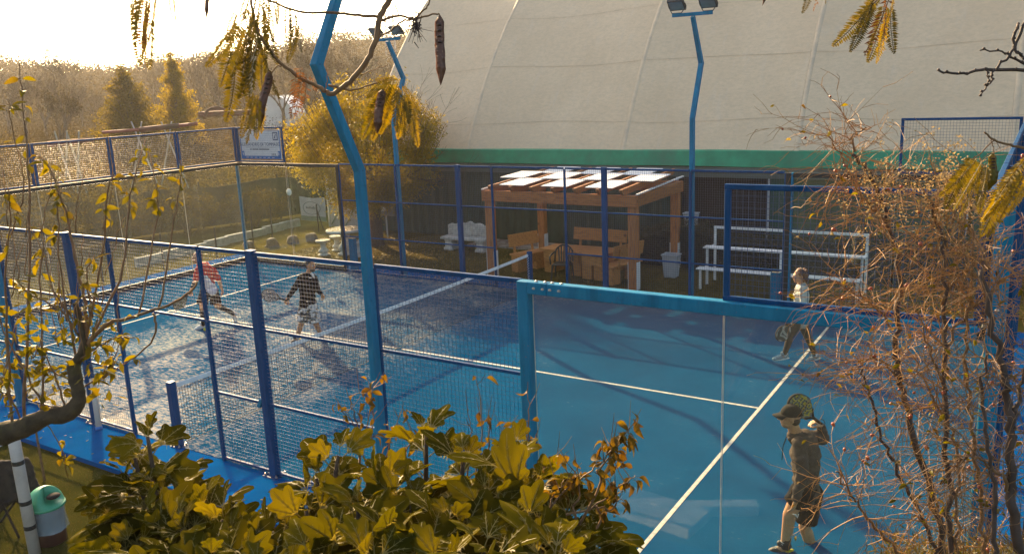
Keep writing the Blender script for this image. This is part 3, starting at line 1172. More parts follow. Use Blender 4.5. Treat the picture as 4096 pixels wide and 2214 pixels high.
# black plastic armchair
ch_ = thing('plastic_chair', (-0.02, 11.62, -0.07), 'black moulded plastic garden chair beside the wooden tables', 'chair')
R = Matrix.Translation((-0.02, 11.62, -0.07)) @ Matrix.Rotation(math.radians(196), 4, 'Z') @ Matrix.Diagonal((1, 1, 1, 1))
M_blkp = simple('black_plastic', (0.02, 0.02, 0.02), 0.4, 0.2, 6)
mb = MB()
mb.box(-0.22, 0.22, -0.20, 0.22, 0.41, 0.44, R)
mb.build('seat', M_blkp, ch_, bevel=0.01)
for sx in (-1, 1):
    for sy in (-1, 1):
        mb = MB()
        mb.tube([R @ Vector((sx * 0.21, sy * 0.19, 0.42)), R @ Vector((sx * 0.25, sy * 0.24, 0.0))], [0.026, 0.02], 8)
        mb.build('leg', M_blkp, ch_)
    mb = MB()
    mb.tube([R @ Vector((sx * 0.25, 0.22, 0.44)), R @ Vector((sx * 0.27, 0.22, 0.64)), R @ Vector((sx * 0.27, -0.02, 0.66)), R @ Vector((sx * 0.24, -0.22, 0.68))], 0.02, 8)
    mb.build('armrest', M_blkp, ch_, smooth=True)
arc = [Vector((0.235 * math.cos(a), -0.24 - 0.05 * math.sin(a), 0.62 + 0.24 * math.sin(a))) for a in [math.pi * k / 10 for k in range(11)]]
mb = MB()
mb.tube([R @ Vector((0.235, -0.20, 0.44))] + [R @ p for p in arc] + [R @ Vector((-0.235, -0.20, 0.44))], 0.022, 8)
mb.build('back_frame', M_blkp, ch_, smooth=True)
for k in range(5):
    x = -0.13 + 0.065 * k
    mb = MB()
    mb.bar(R @ Vector((x * 0.9, -0.2, 0.44)), R @ Vector((x * 1.15, -0.285, 0.62 + 0.24 * math.sqrt(max(0, 1 - (x * 1.15 / 0.235) ** 2)))), 0.035, 0.012, up=(0, 1, 0))
    mb.build('back_slat', M_blkp, ch_)

# square waste bins
def waste_bin(x, y, z, label, s=1.0):
    b = thing('waste_bin', (x, y, z), label, 'bin')
    mb = MB()
    P = []
    for zz, w in ((0.0, 0.15), (0.02, 0.155), (0.56, 0.195), (0.56, 0.215), (0.60, 0.22), (0.60, 0.20), (0.08, 0.145)):
        for sx, sy in ((-1, -0.8), (1, -0.8), (1, 0.8), (-1, 0.8)):
            P.append((x + sx * w * s, y + sy * w * s, z + zz * s))
    F = [(4 * i + j, 4 * i + (j + 1) % 4, 4 * i + 4 + (j + 1) % 4, 4 * i + 4 + j) for i in range(6) for j in range(4)]
    F += [(3, 2, 1, 0), (24, 25, 26, 27)]
    mb.add(P, F)
    mb.build('bin_body', M_greyp, b, bevel=0.012)
    for sx in (-1, 1):
        hb = MB()
        hb.bar((x + sx * 0.225 * s, y - 0.06, z + 0.53 * s), (x + sx * 0.225 * s, y + 0.06, z + 0.53 * s), 0.02, 0.03)
        hb.build('handle', M_greyp, b)


waste_bin(2.42, 12.95, -0.07, 'grey plastic waste bin at the foot of the right pergola post')
waste_bin(2.15, 15.1, 0.72, 'white plastic tub standing behind the clipped hedge', 0.9)
tb = thing('tub_stand', (2.15, 15.1, -0.07), 'low dark stand behind the hedge carrying a white tub', 'stand')
mb = MB()
mb.box(1.85, 2.45, 14.9, 15.3, 0.66, 0.715)
mb.build('top_board', M_dark, tb)
for x in (1.9, 2.4):
    for y in (14.95, 15.25):
        mb = MB()
        mb.bar((x, y, -0.07), (x, y, 0.658), 0.05)
        mb.build('leg', M_dark, tb)

# ---------------------------------------------------------------- bleachers
bl = thing('bleachers', (5.2, 12.6, -0.07), 'three-tier white metal bleachers on the grass beside the hedge', 'bleachers')
BX0, BX1 = 3.52, 7.05
for k, (y, z) in enumerate(((12.10, 0.43), (12.58, 0.86))):
    for j in range(3):
        mb = MB()
        yy = y - 0.13 + 0.095 * j
        mb.bar((BX0 - 0.08, yy, z), (BX1 + 0.08, yy, z), 0.088, 0.03, bev=0.004)
        mb.build('seat_plank', M_white, bl)
    for x in (BX0, (BX0 + BX1) / 2, BX1):
        mb = MB()
        mb.bar((x, y - 0.08, -0.07), (x, y - 0.08, z - 0.016), 0.05, 0.05, up=(1, 0, 0))
        mb.build('leg', M_white, bl)
        mb = MB()
        mb.bar((x, y - 0.11, z - 0.03), (x, y + 0.42, z - 0.03), 0.04, 0.025)
        mb.build('bracket', M_white, bl)
for x in (BX0 + 0.02, BX1):
    mb = MB()
    mb.bar((x, 13.02, -0.07), (x, 13.02, 1.24), 0.055, 0.055, up=(1, 0, 0))
    mb.build('leg', M_white, bl)
mb = MB()
mb.bar((BX0 - 0.01, 13.02, 1.268), (BX1 + 0.03, 13.02, 1.268), 0.055, 0.055)
mb.build('back_rail', M_white, bl)

# ---------------------------------------------------------------- cast stone furniture under the tree
def pedestal(parent, x, y, z, h, r, name='pedestal'):
    mb = MB()
    pr = [(1.0, 0.0), (1.0, 0.06), (0.78, 0.09), (0.62, 0.14), (0.66, 0.20), (0.85, 0.30), (0.80, 0.38), (0.55, 0.48), (0.45, 0.62), (0.48, 0.80), (0.70, 0.92), (0.78, 1.0)]
    mb.lathe([(a * r, b * h) for a, b in pr], (x, y, z), 16)
    return mb.build(name, M_stone, parent, smooth=True)


def round_slab(parent, x, y, z, r, th, name):
    mb = MB()
    mb.lathe([(r * 0.90, 0.0), (r * 0.97, th * 0.2), (r, th * 0.5), (r * 0.98, th * 0.85), (r * 0.93, th), (r * 0.9, th * 0.93)], (x, y, z), 28)
    return mb.build(name, M_stone, parent, smooth=True)


M_litter = leafmat('litter_leaf', [(0.20, 0.13, 0.015), (0.30, 0.20, 0.02), (0.16, 0.08, 0.015), (0.34, 0.26, 0.05)], 0.25, 0.6)


def litter(name, spots, size, parent=None, kind='stuff', label=None, cat=None):
    mb = MB()
    for x, y, z in spots:
        a = rng.uniform(0, 6.28)
        s = size * rng.uniform(0.6, 1.3)
        tx, ty = rng.uniform(-0.5, 0.5), rng.uniform(-0.5, 0.5)
        d = Vector((math.cos(a), math.sin(a), tx)).normalized() * s
        e = Vector((-math.sin(a), math.cos(a), ty)).normalized() * s * 0.42
        p = Vector((x, y, z + s * 0.22))
        mb.add([p - d, p + e, p + d, p - e], [(0, 1, 2, 3)])
    return mb.build(name, M_litter, parent, kind=kind, label=label, cat=cat)


def disc_spots(cx, cy, z, r, n):
    out = []
    for _ in range(n):
        a, q = rng.uniform(0, 6.28), r * math.sqrt(rng.random())
        out.append((cx + q * math.cos(a), cy + q * math.sin(a), z))
    return out


st = thing('stone_table', (-8.0, 12.15, -0.07), 'round cast stone garden table strewn with yellow leaves', 'table')
pedestal(st, -8.0, 12.15, -0.07, 0.72, 0.27)
round_slab(st, -8.0, 12.15, 0.65, 0.58, 0.09, 'table_top')
litter('fallen_leaves', disc_spots(-8.0, 12.15, 0.742, 0.52, 420), 0.028, st)
for x, y, lab in ((-8.62, 11.80, 'round stone stool left of the stone table, nearest the glass'), (-8.75, 12.55, 'round stone stool half hidden behind the stone table'), (-7.42, 12.05, 'round stone stool right of the stone table beside the mast')):
    so = thing('stone_stool', (x, y, -0.07), lab, 'stool', 'round stone stools at the stone table')
    pedestal(so, x, y, -0.07, 0.42, 0.19)
    round_slab(so, x, y, 0.35, 0.235, 0.065, 'seat')
    litter('fallen_leaves', disc_spots(x, y, 0.417, 0.2, 60), 0.024, so)

sb = thing('stone_bench', (-4.75, 14.05, -0.07), 'white cast stone bench with scalloped backrest against the dark curtain', 'bench')
mb = MB()
N = 24
P = []
for k in range(N + 1):
    u = -1 + 2 * k / N
    x = -4.72 + 0.80 * u
    zt = 0.66 + 0.12 * (1 - abs(u)) ** 0.7 + 0.022 * math.cos(u * 14)
    for y in (14.20, 14.31):
        P += [(x, y + 0.02 * math.sin(k * 1.7), 0.36), (x, y + 0.015 * math.sin(k * 2.1), zt)]
mb.add(P, [f for k in range(N) for a in (4 * k,) for f in ((a, a + 4, a + 5, a + 1), (a + 2, a + 3, a + 7, a + 6), (a + 1, a + 5, a + 7, a + 3), (a, a + 2, a + 6, a + 4))] + [(0, 1, 3, 2), (4 * N, 4 * N + 2, 4 * N + 3, 4 * N + 1)])
mb.build('backrest', M_stone, sb)
mb = MB()
mb.box(-5.56, -3.88, 13.80, 14.24, 0.27, 0.355)
mb.build('seat', M_stone, sb, bevel=0.02)
for x in (-5.30, -4.12):
    mb = MB()
    P = []
    for zz, w, d in ((-0.07, 0.17, 0.2), (-0.0, 0.17, 0.2), (0.04, 0.12, 0.16), (0.12, 0.14, 0.18), (0.19, 0.12, 0.16), (0.268, 0.16, 0.19)):
        P += [(x - w, 14.03 - d, zz), (x + w, 14.03 - d, zz), (x + w, 14.03 + d, zz), (x - w, 14.03 + d, zz)]
    mb.add(P, [(4 * i + j, 4 * i + (j + 1) % 4, 4 * i + 4 + (j + 1) % 4, 4 * i + 4 + j) for i in range(5) for j in range(4)] + [(3, 2, 1, 0), (20, 21, 22, 23)])
    mb.build('leg', M_stone, sb, bevel=0.015)

# notice board, banner, gate, low walls in the corner behind the tree
nb = thing('notice_board', (-8.75, 14.9, -0.07), 'grey notice board on thin posts behind the tree trunk', 'notice board')
M_grey = simple('weathered_grey', (0.17, 0.16, 0.15), 0.7, 0.25, 4)
mb = MB()
mb.box(-9.0, -8.25, 14.88, 14.93, 0.70, 1.36)
mb.build('board', M_grey, nb)
mb = MB()
mb.box(-8.98, -8.62, 14.872, 14.877, 0.86, 1.30)
mb.build('poster', M_white, nb)
mb = MB()
mb.box(-8.9, -8.72, 14.866, 14.869, 1.05, 1.24)
mb.build('poster_print', M_dark, nb)
for x in (-8.95, -8.70):
    mb = MB()
    mb.bar((x, 14.96, -0.07), (x, 14.96, 1.5), 0.04)
    mb.build('post', M_greyp, nb)

M_banner = simple('faded_banner', (0.50, 0.47, 0.40), 0.8, 0.12, 3, dirt=(0.34, 0.31, 0.25, 0.6))
M_bgreen = simple('banner_green', (0.20, 0.25, 0.15), 0.8, 0.2, 3)
M_ink = simple('faded_ink', (0.16, 0.17, 0.15), 0.8, 0.2, 10)
bn = thing('banner', (-13.2, 15.96, 0.1), 'faded white fabric banner with an oval emblem on the back fence', 'banner')
mb = MB()
P = []
for i in range(15):
    u = i / 14
    x = -13.86 + 1.36 * u
    sag = 0.05 * math.sin(math.pi * u)
    for j in range(5):
        w = j / 4
        P.append((x, 15.96 + 0.02 * math.sin(u * 9 + w * 2), 1.06 - sag * (1 - w) - 0.93 * w))
mb.add(P, [(5 * i + j, 5 * i + j + 1, 5 * i + j + 6, 5 * i + j + 5) for i in range(14) for j in range(4)])
o = mb.build('cloth', M_banner, bn, smooth=True)
mb = MB()
P = []
for i in range(15):
    u = i / 14
    x = -13.86 + 1.36 * u
    for zz in (0.14, 0.31):
        P.append((x, 15.952 + 0.02 * math.sin(u * 9 + (1.06 - zz) / 0.93 * 2), zz))
mb.add(P, [(2 * i, 2 * i + 1, 2 * i + 3, 2 * i + 2) for i in range(14)])
mb.build('green_hem', M_bgreen, bn)
mb = MB()
P = []
for k in range(36):
    a = 2 * math.pi * k / 36
    for r in (1.0, 0.93):
        x, z = -13.25 + 0.46 * r * math.cos(a), 0.62 + 0.25 * r * math.sin(a)
        u = (x + 13.86) / 1.36
        P.append((x, 15.951 + 0.02 * math.sin(u * 9 + (1.06 - z) / 0.93 * 2), z))
mb.add(P, [(2 * k, 2 * k + 1, (2 * k + 3) % 72, (2 * k + 2) % 72) for k in range(36)])
mb.build('oval_emblem', M_ink, bn)


def text_mesh(txt, size, mat, M, parent, name='letter', depth_=0.002):
    """each character a part of its own, centred on M"""
    x, items = 0.0, []
    for ch in txt:
        if ch == ' ':
            x += size * 0.30
            continue
        cu = bpy.data.curves.new(name, 'FONT')
        cu.body = ch
        cu.size = size
        cu.extrude = depth_
        tmp = bpy.data.objects.new('tmp_text', cu)
        COL.objects.link(tmp)
        dg = bpy.context.evaluated_depsgraph_get()
        me = bpy.data.meshes.new_from_object(tmp.evaluated_get(dg))
        bpy.data.objects.remove(tmp)
        me.name = name
        me.materials.clear()
        me.materials.append(mat)
        items.append((me, x))
        x += max(v_.co.x for v_ in me.vertices) + size * 0.07
    for me, xx in items:
        inst(name, me, M @ Matrix.Translation((xx - x / 2, 0, 0)), parent)


FACE_FRONT = Matrix.Rotation(math.radians(90), 4, 'X')
for k in range(8):
    mb = MB()
    x = -13.50 + 0.065 * k
    mb.box(x, x + 0.04, 15.922, 15.924, 0.60, 0.66 + 0.03 * (k % 3 == 0))
    mb.build('faded_print', M_ink, bn)

gt = thing('hall_gate', (-11.7, 16.1, -0.07), 'pale metal gate with a red push bar and a diagonal brace', 'gate')
M_gate = simple('gate_sheet', (0.43, 0.40, 0.34), 0.6, 0.12, 3, dirt=(0.28, 0.24, 0.18, 0.6))
M_red = simple('red_paint', (0.28, 0.035, 0.02), 0.5, 0.2, 5)
for x0, x1 in ((-12.42, -11.72), (-11.70, -11.0)):
    mb = MB()
    mb.box(x0, x1, 16.08, 16.12, -0.05, 1.75)
    lf = mb.build('gate_leaf', M_gate, gt)
    mb = MB()
    mb.bar((x0 + 0.05, 16.06, 0.02), (x1 - 0.1, 16.06, 0.72), 0.03, 0.03)
    mb.build('brace', M_bgreen, lf)
mb = MB()
mb.bar((-12.40, 16.05, 0.80), (-11.05, 16.05, 0.80), 0.04, 0.05)
mb.build('push_bar', M_red, gt)
mb = MB()
mb.box(-11.12, -11.04, 16.02, 16.07, 0.76, 0.98)
mb.build('lock_case', M_dark, gt)
for x in (-12.48, -10.95):
    mb = MB()
    mb.bar((x, 16.1, -0.07), (x, 16.1, 1.85), 0.08, 0.08)
    mb.build('gate_post', M_greyp, gt)
# slope of the hall seen behind the gate: green stay cable pole
sp = thing('stay_pole', (-12.9, 15.5, -0.07), 'thin dark stake with a slanting prop in front of the faded banner', 'stake')
mb = MB()
mb.bar((-12.0, 15.0, -0.07), (-12.0, 15.0, 0.95), 0.035)
mb.build('stake', M_dark, sp)
mb = MB()
mb.bar((-12.0, 15.0, 0.75), (-11.65, 14.9, 0.05), 0.025)
mb.build('prop', M_dark, sp)

# low concrete kerb wall and stakes behind the left glass
kw = thing('low_wall', (-13.2, 12.5, -0.07), 'low weathered concrete wall running behind the far left glass', 'wall')
for k in range(8):
    y = 8.2 + 0.95 * k
    mb = MB()
    mb.box(-13.05 - 0.12 * k, -12.90 - 0.12 * k, y + 0.008, y + 0.942, -0.1, 0.20 + 0.02 * math.sin(k * 2.2))
    mb.build('wall_block', M_conc, kw, bevel=0.012)
for k, (x, y, h_) in enumerate(((-11.7, 10.2, 0.9), (-12.3, 12.2, 1.05), (-12.9, 13.6, 1.1), (-11.9, 8.4, 1.0), (-12.0, 6.5, 1.0))):
    s_ = MB()
    s_.bar((x, y, -0.08), (x + 0.03, y, h_), 0.035)
    s_.bar((x, y, h_ - 0.05), (x + 0.02, y + 0.06, h_ + 0.01), 0.02)
    s_.build('fence_stake', M_dark, None, label=('rusty stake nearest the far left corner post', 'rusty stake by the low concrete wall', 'rusty stake at the far end of the low wall', 'rusty stake seen through the left end glass', 'rusty stake nearest the red-shirted player behind the glass')[k], cat='stake', group='rusty stakes behind the glass')
M_stump = simple('weathered_stump', (0.17, 0.13, 0.095), 0.95, 0.4, 8, bump=0.8, bscale=25)
stump_spots = ((-11.5, 12.3, 0.17), (-11.2, 12.95, 0.13), (-10.85, 13.5, 0.16), (-11.85, 11.6, 0.14))
for k, (x, y, r) in enumerate(stump_spots):
    mb = MB()
    mb.lathe([(r * 1.35, -0.1), (r * 1.1, 0.0), (r, 0.10), (r * 0.85, 0.17), (r * 0.5, 0.20)], (x, y, 0), 12)
    for i_ in range(len(mb.v)):
        p = Vector(mb.v[i_])
        p += Vector((p.x - x, p.y - y, 0)) * 0.9 * mnoise.noise((p.x * 6, p.y * 6, p.z * 3))
        mb.v[i_] = tuple(p)
    mb.build('tree_stump', M_stump, None, smooth=True, label=('cut tree stump second from the low wall end', 'cut tree stump third along the leafy lawn edge', 'cut tree stump closest to the stone table', 'cut tree stump nearest the low concrete wall')[k], cat='stump', group='cut stumps edging the lawn')

# ---------------------------------------------------------------- sponsor sign on the far left mesh
sg = thing('sponsor_sign', (-9.0, 9.96, 3.5), 'white printed sign with blue border fixed behind the corner mesh', 'sign')
M_sign = simple('sign_white', (0.80, 0.76, 0.72), 0.5, 0.06, 3)
M_sblue = simple('sign_blue', (0.02, 0.16, 0.42), 0.5, 0.15, 6)
M_sred = simple('sign_red', (0.25, 0.03, 0.06), 0.5, 0.15, 6)
M_sink = simple('sign_ink', (0.02, 0.03, 0.10), 0.5, 0.1, 6)
SX0, SX1, SZ0, SZ1, SY = -9.84, -8.14, 3.07, 3.92, 10.03
mb = MB()
mb.box(SX0, SX1, SY, SY + 0.006, SZ0, SZ1)
mb.build('sign_board', M_sign, sg)


def sflat(x0, x1, z0, z1, mat, name, lift=0.003):
    b_ = MB()
    b_.box(x0, x1, SY - lift - 0.001, SY - lift, z0, z1)
    return b_.build(name, mat, sg)


sflat(SX0 + 0.02, SX1 - 0.02, SZ0 + 0.02, SZ0 + 0.10, M_sblue, 'blue_border')
sflat(SX0 + 0.02, SX0 + 0.055, SZ0 + 0.101, SZ1 - 0.04, M_sblue, 'blue_border')
sflat(SX1 - 0.055, SX1 - 0.02, SZ0 + 0.101, SZ1 - 0.04, M_sblue, 'blue_border')
sflat(SX0 + 0.056, SX0 + 0.15, SZ0 + 0.101, SZ0 + 0.24, M_sblue, 'corner_block')
sflat(SX1 - 0.15, SX1 - 0.056, SZ0 + 0.101, SZ0 + 0.24, M_sblue, 'corner_block')
sflat(SX0 + 0.02, SX1 - 0.02, SZ1 - 0.03, SZ1 - 0.015, M_sred, 'red_line')
sflat(SX0 + 0.02, SX1 - 0.02, SZ0 + 0.004, SZ0 + 0.014, M_sred, 'red_line')
for k in range(7):
    sflat(SX0 + 0.22 + 0.18 * k, SX0 + 0.32 + 0.18 * k, SZ0 + 0.05, SZ0 + 0.062, M_sign, 'sponsor_mark', 0.006)
for x in (SX0 + 0.10, SX1 - 0.11):
    sflat(x - 0.012, x + 0.012, SZ0 + 0.12, SZ0 + 0.21, M_sign, 'sponsor_mark', 0.006)
lx, lz = SX1 - 0.30, SZ1 - 0.30
sflat(lx, lx + 0.20, lz, lz + 0.025, M_sink, 'square_logo')
sflat(lx, lx + 0.20, lz + 0.195, lz + 0.22, M_sink, 'square_logo')
sflat(lx, lx + 0.025, lz + 0.0255, lz + 0.1945, M_sink, 'square_logo')
sflat(lx + 0.175, lx + 0.20, lz + 0.0255, lz + 0.1945, M_sink, 'square_logo')
mb = MB()
mb.add([(lx + 0.06, SY - 0.0045, lz + 0.05), (lx + 0.095, SY - 0.0045, lz + 0.05), (lx + 0.145, SY - 0.0045, lz + 0.17), (lx + 0.11, SY - 0.0045, lz + 0.17)], [(0, 1, 2, 3)])
mb.build('logo_slash', M_sink, sg)
SM = lambda x, z: Matrix.Translation((x, SY - 0.004, z)) @ FACE_FRONT
text_mesh('ALESSANDRO DI TOMMASO', 0.125, M_sink, SM(-9.0, 3.46), sg, depth_=0.001)
for k, (xa, xb) in enumerate(((-9.42, -9.36), (-9.33, -9.08), (-9.05, -8.62))):
    sflat(xa, xb, 3.345, 3.375, MATS['weathered_grey'], 'small_print')
text_mesh('FPA', 0.11, M_sink, SM(-8.45, 3.17), sg, depth_=0.001)
sflat(SX0 + 0.25, SX1 - 0.18, 3.415, 3.422, MATS['weathered_grey'], 'rule_line')

# ---------------------------------------------------------------- vegetation helpers
def leaf_cloud(pts, size, nrng, aspect=0.45, droop=0.3, up=None):
    """many small leaf faces (folded diamonds) at the given points -> MB"""
    n = len(pts)
    pts = np.asarray(pts)
    a = nrng.uniform(0, 2 * np.pi, n)
    el = nrng.normal(-droop, 0.5, n)
    d = np.stack([np.cos(a) * np.cos(el), np.sin(a) * np.cos(el), np.sin(el)], 1)
    r = nrng.normal(0, 1, (n, 3))
    e = np.cross(d, r)
    e /= np.linalg.norm(e, axis=1)[:, None] + 1e-9
    s = (size * nrng.uniform(0.6, 1.35, n))[:, None]
    A = pts
    B = pts + d * s * 0.5 + e * s * aspect * 0.5
    Cc = pts + d * s
    Dd = pts + d * s * 0.5 - e * s * aspect * 0.5
    V = np.stack([A, B, Cc, Dd], 1).reshape(-1, 3)
    mb = MB()
    mb.v = V.tolist()
    mb.f = [(4 * i, 4 * i + 1, 4 * i + 2, 4 * i + 3) for i in range(n)]
    mb.m = [0] * n
    return mb


def grow(mb, p, d, length, r, level, rg, spread=0.5, tips=None, kids=3, wob=0.18, lift=0.1, nseg=4, sides=4, shrink=0.68, rmin=0.002):
    """recursive branching tubes; returns tips"""
    pts, rs = [Vector(p)], [r]
    d = Vector(d).normalized()
    q = Vector(p)
    spawn = []
    for k in range(nseg):
        d = (d + Vector((rg.gauss(0, wob), rg.gauss(0, wob), rg.gauss(0, wob) + lift * 0.4))).normalized()
        q = q + d * (length / nseg)
        pts.append(q.copy())
        rs.append(max(rmin, r * (1 - 0.55 * (k + 1) / nseg)))
        if k >= 1:
            spawn.append((q.copy(), d.copy(), rs[-1]))
    mb.tube(pts, rs, sides if r > 0.012 else 3, False)
    if level <= 0:
        if tips is not None:
            tips.extend([p_ for p_ in pts[1:]])
        return
    for k in range(kids):
        sp, sd, sr = spawn[min(len(spawn) - 1, int(rg.random() * len(spawn)))] if k else spawn[-1]
        ax = Vector((rg.gauss(0, 1), rg.gauss(0, 1), rg.gauss(0, 0.6)))
        nd = (sd + ax.normalized() * spread * rg.uniform(0.6, 1.4) + Vector((0, 0, lift))).normalized()
        grow(mb, sp, nd, length * shrink * rg.uniform(0.75, 1.2), max(rmin, sr * 0.72), level - 1, rg, spread, tips, kids, wob, lift, nseg, sides, shrink, rmin)


# ---------------------------------------------------------------- yellow-green tree beside the hall
M_yleaf = leafmat('yellow_green_leaf', [(0.18, 0.150, 0.006), (0.25, 0.20, 0.009), (0.15, 0.135, 0.009), (0.32, 0.225, 0.009)], 0.55, 0.45)
rg = random.Random(21)
yt = thing('broadleaf_tree', (-8.1, 13.7, -0.07), 'yellow-green willow-leaved tree left of the hall with bare twigs on top', 'tree')
mb = MB()
tips = []
mb.tube([(-8.12, 13.72, -0.1), (-8.1, 13.7, 0.05), (-8.05, 13.68, 0.9), (-8.0, 13.7, 1.6)], [0.33, 0.24, 0.19, 0.17], 10)
for k in range(9):
    a = 2 * math.pi * k / 9 + rg.uniform(-0.3, 0.3)
    el = rg.uniform(0.45, 1.1)
    d = Vector((math.cos(a) * math.cos(el), math.sin(a) * math.cos(el), math.sin(el)))
    grow(mb, (-8.0, 13.7, 1.45 + 0.05 * k), d, rg.uniform(1.3, 1.8), 0.075, 3, rg, 0.55, tips, 3, 0.14, 0.16, 4, 5, 0.70, 0.004)
mb.build('trunk', M_bark, yt, smooth=True)
c0 = np.array([-8.05, 13.65, 3.05])
pts = []
tp = np.array([list(p) for p in tips])
for k in range(4800):
    # clusters on an uneven ellipsoid shell and inside it
    v_ = nr.normal(0, 1, 3)
    v_ /= np.linalg.norm(v_)
    rad = nr.uniform(0.45, 1.0) ** 0.6
    w_ = 1.0 + 0.34 * mnoise.noise((v_[0] * 1.8, v_[1] * 1.8, v_[2] * 1.8))
    p = c0 + v_ * rad * w_ * np.array([2.35, 2.2, 2.15 if v_[2] > 0 else 1.75])
    if mnoise.noise((p[0] * 1.25, p[1] * 1.25, p[2] * 1.4)) < -0.03:
        continue
    m_ = int(nr.integers(18, 32))
    q = p + nr.normal(0, 1, (m_, 3)) * np.array([0.12, 0.12, 0.15]) + np.array([0, 0, -0.04])
    pts.append(q)
pts = np.concatenate(pts)
leaf_cloud(pts, 0.095, nr, 0.34, 0.5).build('crown', M_yleaf, yt)
mb = MB()
for k in range(330):      # bare upright shoots round the outline
    a = rg.uniform(0, 6.28)
    u = rg.uniform(0.0, 1.0)
    el = math.asin(u) if u < 1 else 1.5
    p = Vector((c0[0] + 2.2 * math.cos(a) * math.cos(el), c0[1] + 2.1 * math.sin(a) * math.cos(el), c0[2] + 2.0 * math.sin(el)))
    d = Vector((math.cos(a) * math.cos(el) * 0.6, math.sin(a) * math.cos(el) * 0.6, 0.9)).normalized()
    L = rg.uniform(0.25, 0.65)
    pp = [p - d * 0.35, p + d * L * 0.5, p + d * L + Vector((rg.uniform(-.05, .05), rg.uniform(-.05, .05), 0.04))]
    mb.tube(pp, [0.008, 0.006, 0.003], 3, False)
    for j in range(3):
        q = pp[1] + (pp[2] - pp[1]) * (j / 3)
        mb.tube([q, q + Vector((rg.uniform(-.1, .1), rg.uniform(-.1, .1), rg.uniform(0.04, .14)))], [0.004, 0.002], 3, False)
mb.build('bare_twigs', M_twigd, yt)

# ---------------------------------------------------------------- hedge
M_hedge = leafmat('hedge_leaf', [(0.022, 0.026, 0.007), (0.040, 0.040, 0.010), (0.065, 0.055, 0.014), (0.030, 0.034, 0.010)], 0.25, 0.55)
hg = thing('hedge', (4.5, 14.6, -0.07), 'clipped dark evergreen hedge running behind the pergola and the bleachers', 'hedge')


def hedge_top(x):
    return 0.78 + 0.30 * math.exp(-((x - 2.2) / 0.9) ** 2) + 0.10 * mnoise.noise((x * 1.3, 0, 0)) + 0.22 * sstep(5.0, 6.8, x)


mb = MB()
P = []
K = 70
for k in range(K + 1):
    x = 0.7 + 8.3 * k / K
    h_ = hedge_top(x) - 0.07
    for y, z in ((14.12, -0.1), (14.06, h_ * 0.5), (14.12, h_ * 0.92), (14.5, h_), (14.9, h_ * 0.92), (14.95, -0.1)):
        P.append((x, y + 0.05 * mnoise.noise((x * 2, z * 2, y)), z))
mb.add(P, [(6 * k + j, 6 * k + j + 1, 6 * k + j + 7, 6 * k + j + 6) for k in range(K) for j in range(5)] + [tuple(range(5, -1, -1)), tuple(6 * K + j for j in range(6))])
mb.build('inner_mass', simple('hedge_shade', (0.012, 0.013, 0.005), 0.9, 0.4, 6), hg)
pts = []
for k in range(26000):
    x = rng.uniform(0.7, 9.0)
    h_ = hedge_top(x)
    if rng.random() < 0.6:
        z = rng.uniform(-0.05, h_)
        y = 14.06 + rng.uniform(-0.05, 0.06)
    else:
        y = rng.uniform(14.05, 14.95)
        z = h_ + rng.gauss(0, 0.045)
    pts.append((x, y, z))
leaf_cloud(pts, 0.05, nr, 0.5, -0.2).build('foliage', M_hedge, hg)

# ---------------------------------------------------------------- lawn litter and grass
sp = []
for k in range(5200):
    x = rng.uniform(-10.0, -1.0)
    y = rng.uniform(10.9, 15.0)
    w = math.exp(-((x + 7.5) / 3.5) ** 2)
    if rng.random() < 0.15 + 0.85 * w:
        sp.append((x, y, -0.065))
for k in range(700):
    sp.append((rng.uniform(-11, 3), rng.uniform(10.1, 10.78), 0.002))
for k in range(500):
    sp.append((rng.uniform(-15, -10.4), rng.uniform(0, 15), ground_z(-13, 5) + 0.01))
litter('fallen_leaves', sp, 0.035, kind='stuff', label='yellow fallen leaves scattered on the lawn under the tree')
litter('apron_litter', [(rng.uniform(-4, 6), rng.uniform(-0.88, -0.15), 0.002) for _ in range(46)], 0.03, kind='stuff', label='few dry leaves lying on the blue apron')
M_grass = leafmat('grass_blade', [(0.050, 0.045, 0.010), (0.085, 0.070, 0.016), (0.11, 0.08, 0.025)], 0.35, 0.6)


def grass(name, n, box, h, label):
    mb = MB()
    x0, x1, y0, y1 = box
    xs, ys = nr.uniform(x0, x1, n), nr.uniform(y0, y1, n)
    a = nr.uniform(0, 6.28, n)
    hh = nr.uniform(0.5, 1.2, n) * h
    w = h * 0.10
    dx, dy = np.cos(a), np.sin(a)
    lx, ly = nr.normal(0, 0.4, n) * hh, nr.normal(0, 0.4, n) * hh
    z = -0.075
    V = np.empty((n, 3, 3))
    V[:, 0] = np.stack([xs - dx * w, ys - dy * w, np.full(n, z)], 1)
    V[:, 1] = np.stack([xs + dx * w, ys + dy * w, np.full(n, z)], 1)
    V[:, 2] = np.stack([xs + lx, ys + ly, z + hh], 1)
    mb.v = V.reshape(-1, 3).tolist()
    mb.f = [(3 * i, 3 * i + 1, 3 * i + 2) for i in range(n)]
    mb.m = [0] * n
    return mb.build(name, M_grass, kind='stuff', label=label)


grass('lawn_grass', 60000, (-10, 9.5, 10.82, 15.6), 0.055, 'short dry grass of the lawn beyond the far fence')
grass('lawn_grass', 45000, (-6, 5.5, -5.0, -0.92), 0.03, 'short olive grass in the corner beside the bin')

